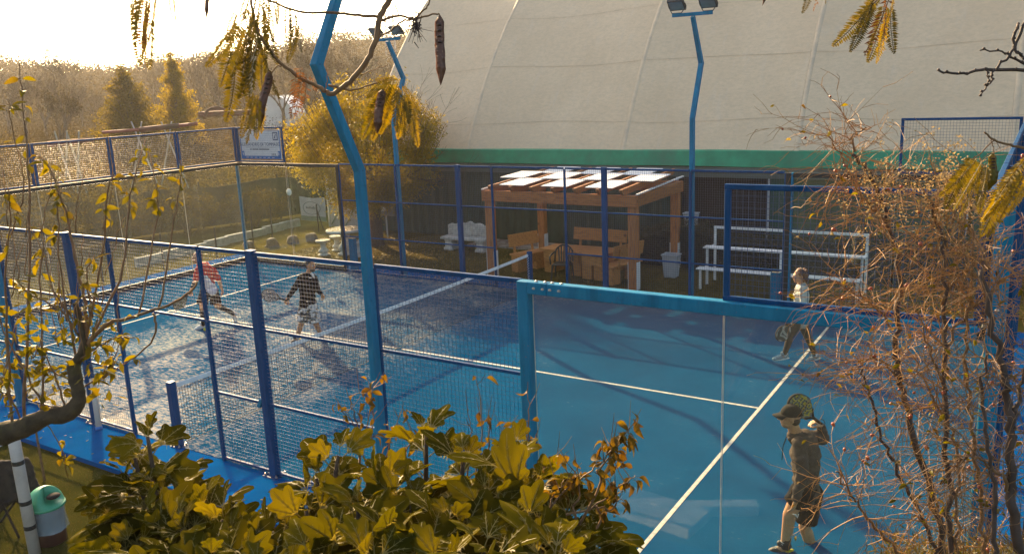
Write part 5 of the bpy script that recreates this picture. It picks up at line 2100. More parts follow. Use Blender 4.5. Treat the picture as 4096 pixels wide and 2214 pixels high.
def person(label, J, f, fh, skin, top, bottom, sleeves, legwear, feet, hands, hairf, female=False, g=1.0, voxel=0.0075, socks=(), topname='shirt', botname='shorts', hem=0.0):
    base = (Vector(J['anA']) + Vector(J['anB'])) / 2
    p = thing('person', (base.x, base.y, 0.01), label, 'person')
    # one continuous body
    mb = MB()
    torso(mb, J['pel'], J['chest'], J['neck'], f, g, 0.0, female)
    head(mb, J['head'], fh)
    nk = Vector(J['neck'])
    capsule(mb, nk, Vector(J['head']) - Vector((0, 0, 0.05)) - Vector(fh) * 0.015, 0.056 * g, 0.053 * g)
    for s in 'AB':
        limb(mb, J['sh' + s], J['el' + s], 0.050 * g, 0.040 * g)
        limb(mb, J['el' + s], J['wr' + s], 0.041 * g, 0.027 * g)
        fa = Vector(J['wr' + s]) - Vector(J['el' + s])
        limb(mb, Vector(J['el' + s]) + fa * 0.12, Vector(J['el' + s]) + fa * 0.45, 0.043 * g, 0.038 * g)
        hd, hn, cu, th = hands[s]
        hand(mb, J['wr' + s], hd, hn, cu, th)
        limb(mb, J['hp' + s], J['kn' + s], 0.085 * g, 0.056 * g)
        kn, an = Vector(J['kn' + s]), Vector(J['an' + s])
        limb(mb, kn, an, 0.055 * g, 0.038 * g)
        bk = Vector(J.get('calf' + s, -Vector(f)))
        limb(mb, kn + (an - kn) * 0.14 + bk * 0.016, kn + (an - kn) * 0.52 + bk * 0.014, 0.050 * g, 0.046 * g)
        limb(mb, an, Vector(J['to' + s]) * 0.6 + an * 0.4 - Vector((0, 0, 0.012)), 0.038 * g, 0.030 * g)
    body = remeshed('body', mb, skin, p, voxel, 3)
    eyes(body, J['head'], fh)
    # top
    mb = MB()
    torso(mb, Vector(J['pel']) + (Vector(J['chest']) - Vector(J['pel'])) * hem, J['chest'], nk - Vector((0, 0, 0.03)), f, g, 0.020, female)
    for s in 'AB':
        sh, el, wr = Vector(J['sh' + s]), Vector(J['el' + s]), Vector(J['wr' + s])
        if sleeves == 'long':
            limb(mb, sh, el, 0.068 * g, 0.058 * g)
            limb(mb, el, wr + (el - wr) * 0.10, 0.057 * g, 0.043 * g)
        else:
            limb(mb, sh, sh + (el - sh) * 0.45, 0.066 * g, 0.066 * g)
            limb(mb, sh + (el - sh) * 0.2, sh + (el - sh) * 0.92, 0.062 * g, 0.064 * g, True)
    remeshed(topname, mb, top, p, 0.011, 3, 0.012)
    # legs
    mb = MB()
    A = axes(f, (Vector(J['chest']) - Vector(J['pel'])).normalized())
    mb.ell(J['pel'], 0.180 * g, 0.138 * g, 0.145, A, 16, 10)
    for s in 'AB':
        hp, kn, an = Vector(J['hp' + s]), Vector(J['kn' + s]), Vector(J['an' + s])
        if legwear[0] == 'shorts':
            limb(mb, hp, hp + (kn - hp) * 0.3, 0.108 * g, 0.100 * g)
            hm = legwear[1] if s == 'B' or len(legwear) < 4 else legwear[3]
            limb(mb, hp + (kn - hp) * 0.15, hp + (kn - hp) * hm, 0.104 * g, legwear[2], True)
        else:
            limb(mb, hp, kn, 0.094 * g, 0.064 * g)
            limb(mb, kn, kn + (an - kn) * 0.88, 0.062 * g, 0.046 * g)
            bk = -Vector(f)
            limb(mb, kn + (an - kn) * 0.14 + bk * 0.016, kn + (an - kn) * 0.5 + bk * 0.014, 0.056 * g, 0.050 * g)
    remeshed(botname, mb, bottom, p, 0.011, 3, 0.006 if legwear[0] == 'shorts' else 0.003)
    for s in 'AB':
        kn, an = Vector(J['kn' + s]), Vector(J['an' + s])
        for f0, f1, m_ in socks:
            mb = MB()
            r = lambda q: (0.066 if q < 0.6 else 0.050) * g - 0.006 * q
            bk = Vector(J.get('calf' + s, -Vector(f))) * 0.010
            capsule(mb, kn + (an - kn) * f0 + bk, kn + (an - kn) * f1, r(f0) * 0.97, r(f1) * 0.97, 14, True)
            mb.build('sock', m_, p, smooth=True)
        shoe(p, J['an' + s], J['to' + s], feet[0], feet[1] if len(feet) > 1 else None)
    hairf(p, body, Vector(J['head']), Vector(fh).normalized())
    return p


def padel_racket(label, grip, d, nrm, face_mat, rim_mat, grip_mat, group='padel rackets held by the players'):
    grip, d, nrm = Vector(grip), Vector(d).normalized(), Vector(nrm).normalized()
    nrm = (nrm - d * nrm.dot(d)).normalized()
    s = d.cross(nrm)
    o = thing('padel_racket', grip, label, 'racket', group)
    out = []
    for k in range(40):
        a = 2 * math.pi * k / 40
        y = 0.265 + 0.165 * math.cos(a)
        w = 0.128 * math.sin(a)
        if math.cos(a) < 0:
            w *= 1 - 0.42 * (-math.cos(a)) ** 1.5
        out.append((w, y))
    mb = MB()
    P = [grip + s * x + d * y + nrm * z for z in (-0.016, 0.016) for x, y in [(a * 0.95, 0.265 + (b - 0.265) * 0.95) for a, b in out]]
    mb.add(P, [tuple(range(39, -1, -1)), tuple(range(40, 80))] + [(i, (i + 1) % 40, (i + 1) % 40 + 40, i + 40) for i in range(40)])
    fc = mb.build('face', face_mat, o)
    mb = MB()
    P = []
    for x, y in out:
        for sc_, z in ((0.94, -0.019), (1.0, -0.012), (1.0, 0.012), (0.94, 0.019)):
            P.append(grip + s * x * sc_ + d * (0.265 + (y - 0.265) * sc_) + nrm * z)
    mb.add(P, [(4 * i + j, 4 * i + j + 1, (4 * i + j + 5) % 160, (4 * i + j + 4) % 160) for i in range(40) for j in range(3)])
    mb.build('rim', rim_mat, o, smooth=True)
    mb = MB()
    capsule(mb, grip - d * 0.065, grip + d * 0.075, 0.0165, 0.0155, 12, True)
    mb.ell(grip - d * 0.065, 0.02, 0.02, 0.02)
    mb.build('grip', grip_mat, o, smooth=True)
    mb = MB()
    for sx in (-1, 1):
        capsule(mb, grip + d * 0.07 + s * sx * 0.008, grip + d * 0.135 + s * sx * 0.062, 0.012, 0.012, 8)
    mb.build('throat', rim_mat, o, smooth=True)
    mb = MB()
    for i in range(-3, 4):
        for j in range(-3, 4):
            x, y = i * 0.027, 0.285 + j * 0.030
            if (x / 0.10) ** 2 + ((y - 0.285) / 0.115) ** 2 > 1:
                continue
            for z in (-0.0165, 0.0165):
                c = grip + s * x + d * y + nrm * z
                mb.add([c + (s * math.cos(a) + d * math.sin(a)) * 0.006 for a in [2 * math.pi * q / 8 for q in range(8)]], [tuple(range(8))])
    mb.build('drilled_holes', M_eyed, fc, kind='stuff')
    mb = MB()
    mb.tube([grip - d * 0.08, grip - d * 0.10 + s * 0.03, grip - d * 0.06 + s * 0.05, grip - d * 0.02 + s * 0.035], 0.004, 6)
    mb.build('wrist_cord', M_fabk, o)
    return o


def vplane(base, px):
    """pixel (4096 px photo) -> point in the upright plane through base facing the camera, dd metres further away"""
    hp_ = Vector((fw.x, fw.y, 0)).normalized()

    def J(a, b, dd=0.0):
        u, v = px(a, b)
        r = at(u / DS, v / DS, 1.0) - CAM
        q = Vector(base) + hp_ * dd
        return CAM + r * ((q - CAM).dot(hp_) / r.dot(hp_))
    return J


HP = Vector((fw.x, fw.y, 0)).normalized()     # away from camera
HR_ = Vector((RT.x, RT.y, 0)).normalized()    # to the right in view


def hair_short(mat, beard=None, bald=0.0):
    def fn(p, body, c, f):
        A = axes(f)
        s, fwd, up = A.col[0], A.col[1], A.col[2]
        mb = MB()
        mb.ell(c - fwd * 0.022 + up * (0.046 - 0.01 * bald), 0.080, 0.092, 0.084, A, 14, 10)
        mb.ell(c - fwd * 0.050 - up * 0.015, 0.070, 0.055, 0.075, A, 12, 8)
        remeshed('hair', mb, mat, p, 0.008, 2, 0.004)
        if beard:
            b = MB()
            b.ell(c + fwd * 0.030 - up * 0.070, 0.062, 0.060, 0.050, A, 12, 8)
            b.ell(c + fwd * 0.055 - up * 0.095, 0.040, 0.036, 0.028, A, 12, 8)
            o = remeshed('beard', b, beard, p, 0.007, 2, 0.003)
    return fn


# --- player in the cap and dark hoodie (near right)
b0 = on_ground(3105 / DS, 2200 / DS, 0.01)
J = vplane(b0, lambda a, b: (2990 + a / 2.065, 1540 + b / 2.065))
L_ = -HR_          # he faces left in the view
f1 = (L_ * 0.93 + HP * 0.36).normalized()
jd = dict(head=J(352, 262, 0.02), neck=J(395, 392, 0.04), chest=J(478, 545, 0.06), pel=J(485, 880, 0.06),
          shA=J(425, 482, -0.15), elA=J(455, 735, -0.27), wrA=J(398, 948, -0.27),
          shB=J(545, 425, 0.20), elB=J(628, 440, 0.26), wrB=J(608, 335, 0.16),
          hpA=J(445, 880, -0.07), knA=J(342, 1065, -0.05), anA=J(305, 1335, 0.0),
          hpB=J(530, 890, 0.14), knB=J(472, 1170, 0.14), anB=J(560, 1455, 0.22))
jd['toA'] = jd['anA'] + L_ * 0.16 + HP * 0.03 + Vector((0, 0, -0.05))
jd['toB'] = jd['anB'] + L_ * 0.15 + HP * 0.08 + Vector((0, 0, -0.05))


def hair_cap(p, body, c, f):
    A = axes(f)
    s, fwd, up = A.col[0], A.col[1], A.col[2]
    mb = MB()
    mb.ell(c - fwd * 0.040 - up * 0.030, 0.072, 0.062, 0.060, A, 12, 8)
    remeshed('hair', mb, M_beard, p, 0.008, 2, 0.002)
    # cap: crown of six panels, sweatband and curved brim
    mb = MB()
    N_, K_ = 18, 7
    P = []
    for i in range(K_ + 1):
        t_ = math.pi / 2 * i / K_
        for j in range(N_):
            w = 2 * math.pi * j / N_
            P.append(c - fwd * 0.010 + up * (0.030 + 0.105 * math.sin(t_)) + (s * 0.088 * math.cos(w) + fwd * 0.107 * math.sin(w)) * max(0.02, math.cos(t_) ** 0.75))
    mb.add(P, [(i * N_ + j, i * N_ + (j + 1) % N_, (i + 1) * N_ + (j + 1) % N_, (i + 1) * N_ + j) for i in range(K_) for j in range(N_)] + [tuple(range(K_ * N_, K_ * N_ + N_))])
    cap = mb.build('cap', M_capb, p, smooth=True)
    mb = MB()
    P = []
    for i in range(6):
        for j in range(11):
            w = -1 + 2 * j / 10
            r = i / 5
            base_ = c - fwd * 0.010 + s * (0.080 * w) + fwd * (0.100 * math.sqrt(1 - 0.70 * w * w)) + up * 0.040
            P.append(base_ + fwd * r * 0.085 * (1 - 0.55 * w * w) + up * (-0.018 * r - 0.022 * w * w * r))
    n_ = len(P)
    P += [q - up * 0.005 for q in P]
    F = []
    for i in range(5):
        for j in range(10):
            a = i * 11 + j
            F += [(a, a + 1, a + 12, a + 11), (n_ + a, n_ + a + 11, n_ + a + 12, n_ + a + 1)]
    for j in range(10):
        F.append((55 + j, 56 + j, n_ + 56 + j, n_ + 55 + j))
    mb.add(P, F)
    mb.build('brim', M_capb, cap, smooth=True)
    mb = MB()
    mb.ell(c - fwd * 0.010 + up * 0.136, 0.008, 0.008, 0.006)
    mb.build('cap_button', M_capb, cap)
    b = MB()
    b.ell(c + fwd * 0.026 - up * 0.078, 0.060, 0.060, 0.040, A, 12, 8)
    remeshed('beard', b, M_stub, p, 0.007, 2, 0.002)


M_capb = simple('cap_fabric', (0.030, 0.026, 0.022), 0.85, 0.25, 10, bump=0.4, bscale=80, spec=0.1)
M_stub = simple('stubble', (0.30, 0.150, 0.075), 0.8, 0.3, 60)
pc = person('person in a dark cap and charcoal hoodie raising a racket, behind the near glass', jd, f1, (L_ * 0.97 + HP * 0.20).normalized(), M_skin2, M_hood, M_fabk, 'long', ('shorts', 0.84, 0.122, 0.52), (M_shoed, M_yell),
            {'A': (Vector((0, 0, -1)) + L_ * 0.25, L_ * 0.6 + HP * 0.7, 0.45, 1), 'B': (L_ * 0.7 + Vector((0, 0, 0.5)), Vector((0, 0, -1)) + L_ * 0.4, 1.25, 1)}, hair_cap, g=1.12, voxel=0.006, topname='hoodie',
            socks=((0.72, 1.0, M_sockb),))
mb = MB()      # hood lying on the shoulders, cords, cuffs and hem
for k in range(9):
    a = math.pi * (k / 8) * 1.5 - 0.6
    q = jd['neck'] + f1 * (0.075 * math.cos(a)) + f1.cross(Vector((0, 0, 1))) * (0.085 * math.sin(a)) - Vector((0, 0, 0.045)) - f1 * 0.03
    mb.ell(q, 0.045, 0.045, 0.036)
mb.ell(jd['neck'] - f1 * 0.11 - Vector((0, 0, 0.07)), 0.09, 0.09, 0.055)
remeshed('hood', mb, M_hood, pc, 0.009, 3, 0.006)
for s in (-1, 1):
    mb = MB()
    q = jd['neck'] + f1 * 0.085 + f1.cross(Vector((0, 0, 1))) * 0.03 * s - Vector((0, 0, 0.06))
    mb.tube([q, q + f1 * 0.03 - Vector((0, 0, 0.10)), q + f1 * 0.035 - Vector((0, 0, 0.24))], 0.004, 6)
    mb.build('hood_cord', M_fabk, pc)
mb = MB()
q = J(398, 1068, -0.20)
mb.tube([q + HR_ * -0.03 + Vector((0, 0, 0.012)), q, q + HR_ * 0.018 - Vector((0, 0, 0.03)), q + HR_ * 0.03 + Vector((0, 0, 0.01))], [0.004, 0.008, 0.007, 0.003], 6)
mb.build('leaping_logo', M_shoew, pc)
for s_, z_ in ((0.80, 0), (0.86, 0)):
    mb = MB()
    q = jd['knA'] + (jd['anA'] - jd['knA']) * s_
    capsule(mb, q, q + (jd['anA'] - jd['knA']).normalized() * 0.010, 0.0475, 0.0475, 14, True)
    mb.build('sock_stripe', M_shoew, pc)


def racket_face(name, cols, scale):
    t = NT(name)
    k = t.n('ShaderNodeTexVoronoi')
    k.inputs['Scale'].default_value = scale
    t.l(t.coord((1, 1, 1), 'World'), k.inputs['Vector'])
    c = t.ramp(t.math('FRACT', t.math('MULTIPLY', k.outputs['Distance'], 3.0)), [(0.0, cols[0]), (0.45, cols[1]), (0.7, cols[2]), (1.0, cols[0])])
    t.l(c, t.p.inputs['Base Color'])
    t.p.inputs['Roughness'].default_value = 0.35
    return t.mat


rk_d = J(415, 165, 0.10) - J(560, 285, 0.14)
padel_racket('yellow and grey padel racket held up behind the dark cap', J(575, 292, 0.15), rk_d, -HP + HR_ * 0.3, racket_face('yellow_grey_print', [(0.09, 0.09, 0.085), (0.22, 0.20, 0.16), (0.60, 0.44, 0.01)], 11), M_capb, M_capb)

# --- player in black with patterned shorts (left half, near the net)
b0 = on_ground(1181 / DS, 1360 / DS, 0.01)
J = vplane(b0, lambda a, b: (1030 + a / 3.763, 1010 + b / 3.763))
f2 = (-HP * 0.72 + HR_ * 0.69).normalized()
jd = dict(head=J(798, 195, 0.0), neck=J(770, 318, 0.02), chest=J(752, 455, 0.03), pel=J(757, 760, 0.03),
          shA=J(655, 375, -0.04), elA=J(545, 560, -0.16), wrA=J(452, 690, -0.26),
          shB=J(855, 385, 0.08), elB=J(900, 555, 0.05), wrB=J(962, 622, -0.04),
          hpA=J(705, 800, 0.0), knA=J(668, 1050, -0.06), anA=J(590, 1290, 0.0),
          hpB=J(815, 800, 0.06), knB=J(875, 1050, 0.05), anB=J(965, 1262, 0.35))
jd['toA'] = jd['anA'] + (-HP * 0.6 - HR_ * 0.5).normalized() * 0.15 + Vector((0, 0, -0.05))
jd['toB'] = jd['anB'] + (-HP * 0.6 + HR_ * 0.5).normalized() * 0.15 + Vector((0, 0, -0.05))
t = NT('camouflage_cloth')
n = t.noise(t.coord((1, 1, 1.6), 'World'), 7.0, 2.0, 0.5, 0.8)
c = t.ramp(n, [(0.40, (0.02, 0.018, 0.016)), (0.43, (0.13, 0.115, 0.09)), (0.50, (0.13, 0.115, 0.09)), (0.52, (0.56, 0.53, 0.48))])
t.l(c, t.p.inputs['Base Color'])
t.p.inputs['Roughness'].default_value = 0.85
M_camo = t.mat
p2_ = person('person in a black track top and camouflage shorts with racket swung low', jd, f2, (-HP * 0.45 + HR_ * 0.89).normalized(), M_skin, M_fabk, M_camo, 'long', ('shorts', 0.98, 0.122), (M_shoed, M_yell),
             {'A': ((jd['wrA'] - jd['elA']) + Vector((0, 0, -0.05)), HR_ * 0.6 - HP * 0.8, 1.2, -1), 'B': (Vector((0.0, 0, -0.6)) + HR_ * 0.5 - HP * 0.3, -HR_ * 0.5 - HP * 0.6, 0.9, 1)},
             hair_short(M_hairb, M_beard), g=1.02, topname='track_top', socks=((0.78, 1.0, M_sockw),))
mb = MB()
mb.tube([J(805, 305, -0.10), J(838, 345, -0.115), J(858, 385, -0.10)], [0.022, 0.02, 0.008], 8)
mb.build('pale_collar', M_sockw, p2_, smooth=True)
mb = MB()
mb.ell(J(800, 378, -0.125), 0.035, 0.006, 0.008, axes(HP))
mb.build('chest_logo', M_sockw, p2_)
mb = MB()
mb.ell(jd['pel'] + Vector((0, 0, 0.02)), 0.178, 0.140, 0.055, axes(f2), 16, 8)
mb.build('waist_shirt', M_sockw, p2_, smooth=True)
padel_racket('black and white padel racket swung low by the person in black', J(385, 705, -0.36), J(205, 650, -0.44) - J(385, 705, -0.36), -HP * 0.9 + Vector((0, 0, 0.3)), racket_face('black_white_print', [(0.03, 0.025, 0.022), (0.10, 0.06, 0.045), (0.55, 0.5, 0.46)], 16), M_capb, M_capb)

# --- player in red running (far left)
b0 = on_ground(800 / DS, 1312 / DS, 0.01)
J = vplane(b0, lambda a, b: (680 + a / 4.095, 1000 + b / 4.095))
f3 = (HP * 0.55 - HR_ * 0.30 - HP * 1.35).normalized()
fr_ = (-HP * 0.80 - HR_ * 0.60).normalized()
jd = dict(head=J(445, 128, -0.12), neck=J(495, 232, -0.08), chest=J(592, 352, -0.05), pel=J(652, 640, 0.06),
          shA=J(462, 318, -0.20), elA=J(415, 505, -0.25), wrA=J(345, 655, -0.30),
          shB=J(712, 335, 0.12), elB=J(805, 500, 0.14), wrB=J(852, 645, 0.02),
          hpA=J(570, 680, 0.0), knA=J(520, 905, -0.20), anA=J(548, 1220, 0.0),
          hpB=J(715, 680, 0.12), knB=J(760, 905, 0.08), anB=J(1045, 1040, 0.45))
jd['toA'] = jd['anA'] + (-HR_ * 0.9 - HP * 0.3).normalized() * 0.16 + Vector((0, 0, -0.045))
jd['toB'] = jd['anB'] + (Vector((0, 0, -0.9)) + HR_ * 0.25).normalized() * 0.16
jd['calfB'] = Vector((0, 0, 0.8)) + HR_ * 0.3
t = NT('red_white_jersey')
v = t.coord((1, 1, 1), 'World')
cen = J(640, 480, 0)
sub = t.n('ShaderNodeVectorMath', operation='SUBTRACT')
t.l(v, sub.inputs[0])
sub.inputs[1].default_value = tuple(cen)
dt = t.n('ShaderNodeVectorMath', operation='DOT_PRODUCT')
t.l(sub.outputs[0], dt.inputs[0])
dt.inputs[1].default_value = tuple(HR_)
ab = t.math('ABSOLUTE', dt.outputs['Value'])
sp_ = t.n('ShaderNodeSeparateXYZ')
t.l(sub.outputs[0], sp_.inputs[0])
wd = t.math('SUBTRACT', 0.085, t.math('MULTIPLY', sp_.outputs[2], 0.30))
inside = t.math('MULTIPLY', t.math('LESS_THAN', ab, wd), t.math('LESS_THAN', sp_.outputs[2], 0.14))
c = t.mix(inside, (0.52, 0.030, 0.018), (0.58, 0.56, 0.60))
t.l(c, t.p.inputs['Base Color'])
t.p.inputs['Roughness'].default_value = 0.75
p3_ = person('person in a red and white jersey running with a low racket', jd, fr_, (-HR_ * 0.85 - HP * 0.5).normalized(), M_skin2, t.mat, M_fabk, 'short', ('shorts', 0.88, 0.125), (M_shoew, M_sole),
             {'A': (jd['wrA'] - jd['elA'], HR_ * 0.4 - HP * 0.8, 1.2, -1), 'B': (jd['wrB'] - jd['elB'], -HR_ * 0.6 - HP * 0.5, 0.6, 1)},
             hair_short(M_hairr), g=1.02, topname='jersey', socks=((0.16, 1.0, M_sockb),))
mb = MB()
fa = jd['wrA'] - jd['elA']
capsule(mb, jd['elA'] + fa * 0.25, jd['elA'] + fa * 0.78, 0.046, 0.036, 12, True)
mb.build('arm_band', M_sockb, p3_, smooth=True)
padel_racket('dark green padel racket held low by the running person', J(312, 715, -0.34), J(190, 840, -0.40) - J(312, 715, -0.34), HR_ * 0.75 - HP * 0.55, racket_face('green_white_print', [(0.05, 0.06, 0.03), (0.14, 0.14, 0.05), (0.4, 0.38, 0.32)], 12), M_capb, M_capb)
bl_ = MB()
q = on_ground(820 / DS, 1316 / DS, 0.04)
bl_.ell(q, 0.034, 0.034, 0.034, None, 16, 12)
tb_ = thing('tennis_ball', (q.x, q.y, 0.01), 'yellow ball on the turf at the foot of the running person', 'ball')
bl_.build('felt', simple('yellow_felt', (0.55, 0.50, 0.02), 0.9, 0.15, 60, bump=0.5, bscale=200), tb_, smooth=True)
sm_ = MB()
sm_.tube([q + Vector((0.0345 * math.cos(a), 0.0345 * math.sin(a) * math.cos(0.6 * math.sin(2 * a)), 0.0345 * math.sin(a) * math.sin(0.6 * math.sin(2 * a)))) for a in [2 * math.pi * k / 24 for k in range(25)]], 0.0012, 4)
sm_.build('seam', M_shoew, tb_)

# --- player walking (right half)
b0 = on_ground(3175 / DS, 1448 / DS, 0.01)
J = vplane(b0, lambda a, b: (3020 + a / 3.094, 1030 + b / 3.094))
f4 = (-HR_ * 0.95 - HP * 0.05 + HP * 0.2).normalized()
jd = dict(head=J(545, 228, 0.0), neck=J(572, 340, 0.02), chest=J(575, 460, 0.02), pel=J(560, 780, 0.02),
          shA=J(588, 385, -0.13), elA=J(600, 570, -0.18), wrA=J(505, 725, -0.20),
          shB=J(565, 385, 0.17), elB=J(540, 580, 0.20), wrB=J(480, 730, 0.12),
          hpA=J(520, 815, -0.07), knA=J(425, 985, -0.10), anA=J(362, 1215, -0.06),
          hpB=J(590, 815, 0.10), knB=J(655, 995, 0.10), anB=J(752, 1225, 0.10))
jd['toA'] = jd['anA'] - HR_ * 0.17 + Vector((0, 0, -0.02))
jd['toB'] = jd['anB'] - HR_ * 0.16 + Vector((0, 0, -0.05))


def hair_bun(p, body, c, f):
    A = axes(f)
    s, fwd, up = A.col[0], A.col[1], A.col[2]
    mb = MB()
    mb.ell(c - fwd * 0.022 + up * 0.050, 0.084, 0.094, 0.084, A, 14, 10)
    mb.ell(c - fwd * 0.060 + up * 0.005, 0.076, 0.060, 0.085, A, 12, 8)
    rr = random.Random(4)
    for k in range(26):
        mb.ell(c - fwd * (0.095 + rr.uniform(-0.05, 0.05)) + up * (0.015 + rr.uniform(-0.12, 0.10)) + s * rr.uniform(-0.05, 0.05), 0.032, 0.032, 0.032)
    h_ = remeshed('curly_hair', mb, M_hairr, p, 0.008, 1, 0.014)
    b = MB()
    pts = [c + A @ Vector((0.087 * math.cos(a), -0.03, 0.055 + 0.085 * math.sin(a))) for a in [math.pi * k / 12 for k in range(13)]]
    b.tube(pts, 0.008, 6)
    b.build('hair_band', M_hairb, h_, smooth=True)


person('person with curly auburn hair in a pale top and leggings walking along', jd, f4, (-HR_ * 0.97 - HP * 0.12).normalized(), M_skin2, M_mint, M_legg, 'long', ('leggings',), (M_shoeg, M_shoew),
       {'A': (jd['wrA'] - jd['elA'], HP, 1.0, 1), 'B': (-HR_ * 0.7 + Vector((0, 0, -0.4)), HP * -1, 1.0, 1)},
       hair_bun, True, 0.94, topname='long_sleeve_top', botname='leggings', socks=((0.80, 1.0, M_sockw),))
padel_racket('dark padel racket carried at hip height by the walking person', J(475, 780, -0.16), J(375, 900, -0.20) - J(475, 780, -0.16), -HP * 0.95 + HR_ * 0.1, racket_face('brown_grey_print', [(0.045, 0.036, 0.028), (0.06, 0.05, 0.04), (0.42, 0.40, 0.36)], 5), M_capb, M_shoew)

# --- small figure by the tree trunk
b0 = on_ground(1483 / DS, 940 / DS, -0.07)
b0 = Vector((-9.55, 15.35, -0.06))
J = vplane(b0, lambda a, b: (1180 + a / 3.48, 720 + b / 3.48))
gz0 = -0.05
s_ = 0.72
C0 = J(1052, 400, 0.0)
C0.z = 0.0
Q = lambda x, z, y=0.0: C0 + HR_ * x * s_ + HP * y * s_ + Vector((0, 0, z * s_ + gz0))
jd = dict(head=Q(0, 1.62), neck=Q(0, 1.47), chest=Q(0, 1.28), pel=Q(0, 0.95), shA=Q(-0.19, 1.40), elA=Q(-0.25, 1.12), wrA=Q(-0.22, 0.88, -0.05), shB=Q(0.19, 1.40), elB=Q(0.25, 1.12), wrB=Q(0.22, 0.88, -0.05),
          hpA=Q(-0.09, 0.9), knA=Q(-0.10, 0.50), anA=Q(-0.10, 0.10), hpB=Q(0.09, 0.9), knB=Q(0.10, 0.50), anB=Q(0.10, 0.10))
jd['toA'] = jd['anA'] - HP * 0.13 + Vector((0, 0, -0.03))
jd['toB'] = jd['anB'] - HP * 0.13 + Vector((0, 0, -0.03))
t = NT('yellow_black_jersey')
g_ = t.n('ShaderNodeNewGeometry')
sp_ = t.n('ShaderNodeSeparateXYZ')
t.l(g_.outputs['Position'], sp_.inputs[0])
st_ = t.math('GREATER_THAN', t.math('SINE', t.math('MULTIPLY', sp_.outputs[2], 30.0)), 0.45)
t.l(t.mix(st_, (0.50, 0.38, 0.015), (0.02, 0.02, 0.018)), t.p.inputs['Base Color'])
t.p.inputs['Roughness'].default_value = 0.8
person('small person in a yellow and black striped jersey beside the tree trunk', jd, -HP, -HP, M_skin, t.mat, M_fabk, 'short', ('leggings',), (M_shoew, M_sole),
       {'A': (Vector((0, 0, -1)), HR_, 0.5, 1), 'B': (Vector((0, 0, -1)), -HR_, 0.5, -1)}, hair_short(M_hairb), g=0.74, voxel=0.012, topname='jersey', botname='trousers')

# ---------------------------------------------------------------- corner with the bin, lower left
gz_ = -0.07
q = on_ground(88, 1392, gz_)
pl = thing('banded_pole', (q.x, q.y, gz_), 'white plastic pole with black tape bands standing beside the bin', 'pole')
mb = MB()
mb.lathe([(0.062, 0.0), (0.062, 1.55), (0.055, 1.56)], (q.x, q.y, gz_), 18)
mb.build('tube', simple('off_white_tube', (0.50, 0.46, 0.41), 0.45, 0.12, 5, dirt=(0.32, 0.28, 0.22, 0.5)), pl, smooth=True)
for z in (0.32, 0.62, 1.10, 1.42):
    mb = MB()
    mb.lathe([(0.0635, 0.0), (0.0645, 0.004), (0.0645, 0.046), (0.0635, 0.05)], (q.x, q.y, gz_ + z), 18)
    mb.build('tape_band', M_blkp, pl, smooth=True)

q = on_ground(132, 1360, gz_)
bi = thing('litter_bin', (q.x, q.y, gz_), 'litter bin with a green dome lid and a clear plastic liner', 'bin')
mb = MB()
mb.lathe([(0.14, 0.0), (0.16, 0.02), (0.168, 0.30), (0.172, 0.44)], (q.x, q.y, gz_), 24)
mb.build('bin_body', simple('maroon_plastic', (0.06, 0.022, 0.018), 0.5, 0.2, 6), bi, smooth=True)
t = NT('clear_liner')
t.p.inputs['Base Color'].default_value = (0.34, 0.46, 0.50, 1)
t.p.inputs['Roughness'].default_value = 0.22
t.p.inputs['Alpha'].default_value = 0.45
t.l(t.bump(t.noise(t.coord((1, 1, 0.4)), 11.0, 4.0, 0.6), 0.9, 0.03), t.p.inputs['Normal'])
mb = MB()
P = []
for i in range(9):
    z = 0.17 + 0.31 * i / 8
    for j in range(36):
        a = 2 * math.pi * j / 36
        r = 0.186 + 0.016 * mnoise.noise((math.cos(a) * 4, math.sin(a) * 4, z * 8)) + (0.012 if i == 0 else 0)
        P.append((q.x + r * math.cos(a), q.y + r * math.sin(a), gz_ + z + (0.03 * mnoise.noise((a, 0, 0)) if i == 0 else 0)))
mb.add(P, [(i * 36 + j, i * 36 + (j + 1) % 36, (i + 1) * 36 + (j + 1) % 36, (i + 1) * 36 + j) for i in range(8) for j in range(36)])
mb.build('plastic_liner', t.mat, bi, smooth=True)
mb = MB()
P = []
N_, K_ = 30, 10
for i in range(K_ + 1):
    t_ = math.pi / 2 * i / K_
    for j in range(N_):
        a = 2 * math.pi * j / N_
        cut = 0.0
        r = 0.196 * math.cos(t_) + 0.004
        z = 0.475 + 0.215 * math.sin(t_)
        # swing opening: the side towards +X-Y is scooped out
        d_ = (math.cos(a) * 0.95 + math.sin(a) * 0.3)
        if d_ > 0.35 and 0.15 < t_:
            z = 0.475 + 0.215 * math.sin(t_) * (1 - 0.75 * sstep(0.35, 0.8, d_))
        P.append((q.x + r * math.cos(a), q.y + r * math.sin(a), gz_ + z))
mb.add(P, [(i * N_ + j, i * N_ + (j + 1) % N_, (i + 1) * N_ + (j + 1) % N_, (i + 1) * N_ + j) for i in range(K_) for j in range(N_)])
M_lid = simple('green_lid', (0.035, 0.30, 0.16), 0.42, 0.15, 5, dirt=(0.16, 0.34, 0.22, 0.6))
ld = mb.build('dome_lid', M_lid, bi, smooth=True)
mb = MB()
mb.lathe([(0.200, 0.0), (0.207, 0.006), (0.207, 0.028), (0.200, 0.034)], (q.x, q.y, gz_ + 0.452), 30)
mb.build('lid_rim', M_lid, ld, smooth=True)
mb = MB()
mb.ell((q.x + 0.115, q.y + 0.04, gz_ + 0.585), 0.068, 0.078, 0.03, None, 16, 8)
mb.build('lid_opening', M_dark, ld, smooth=True)

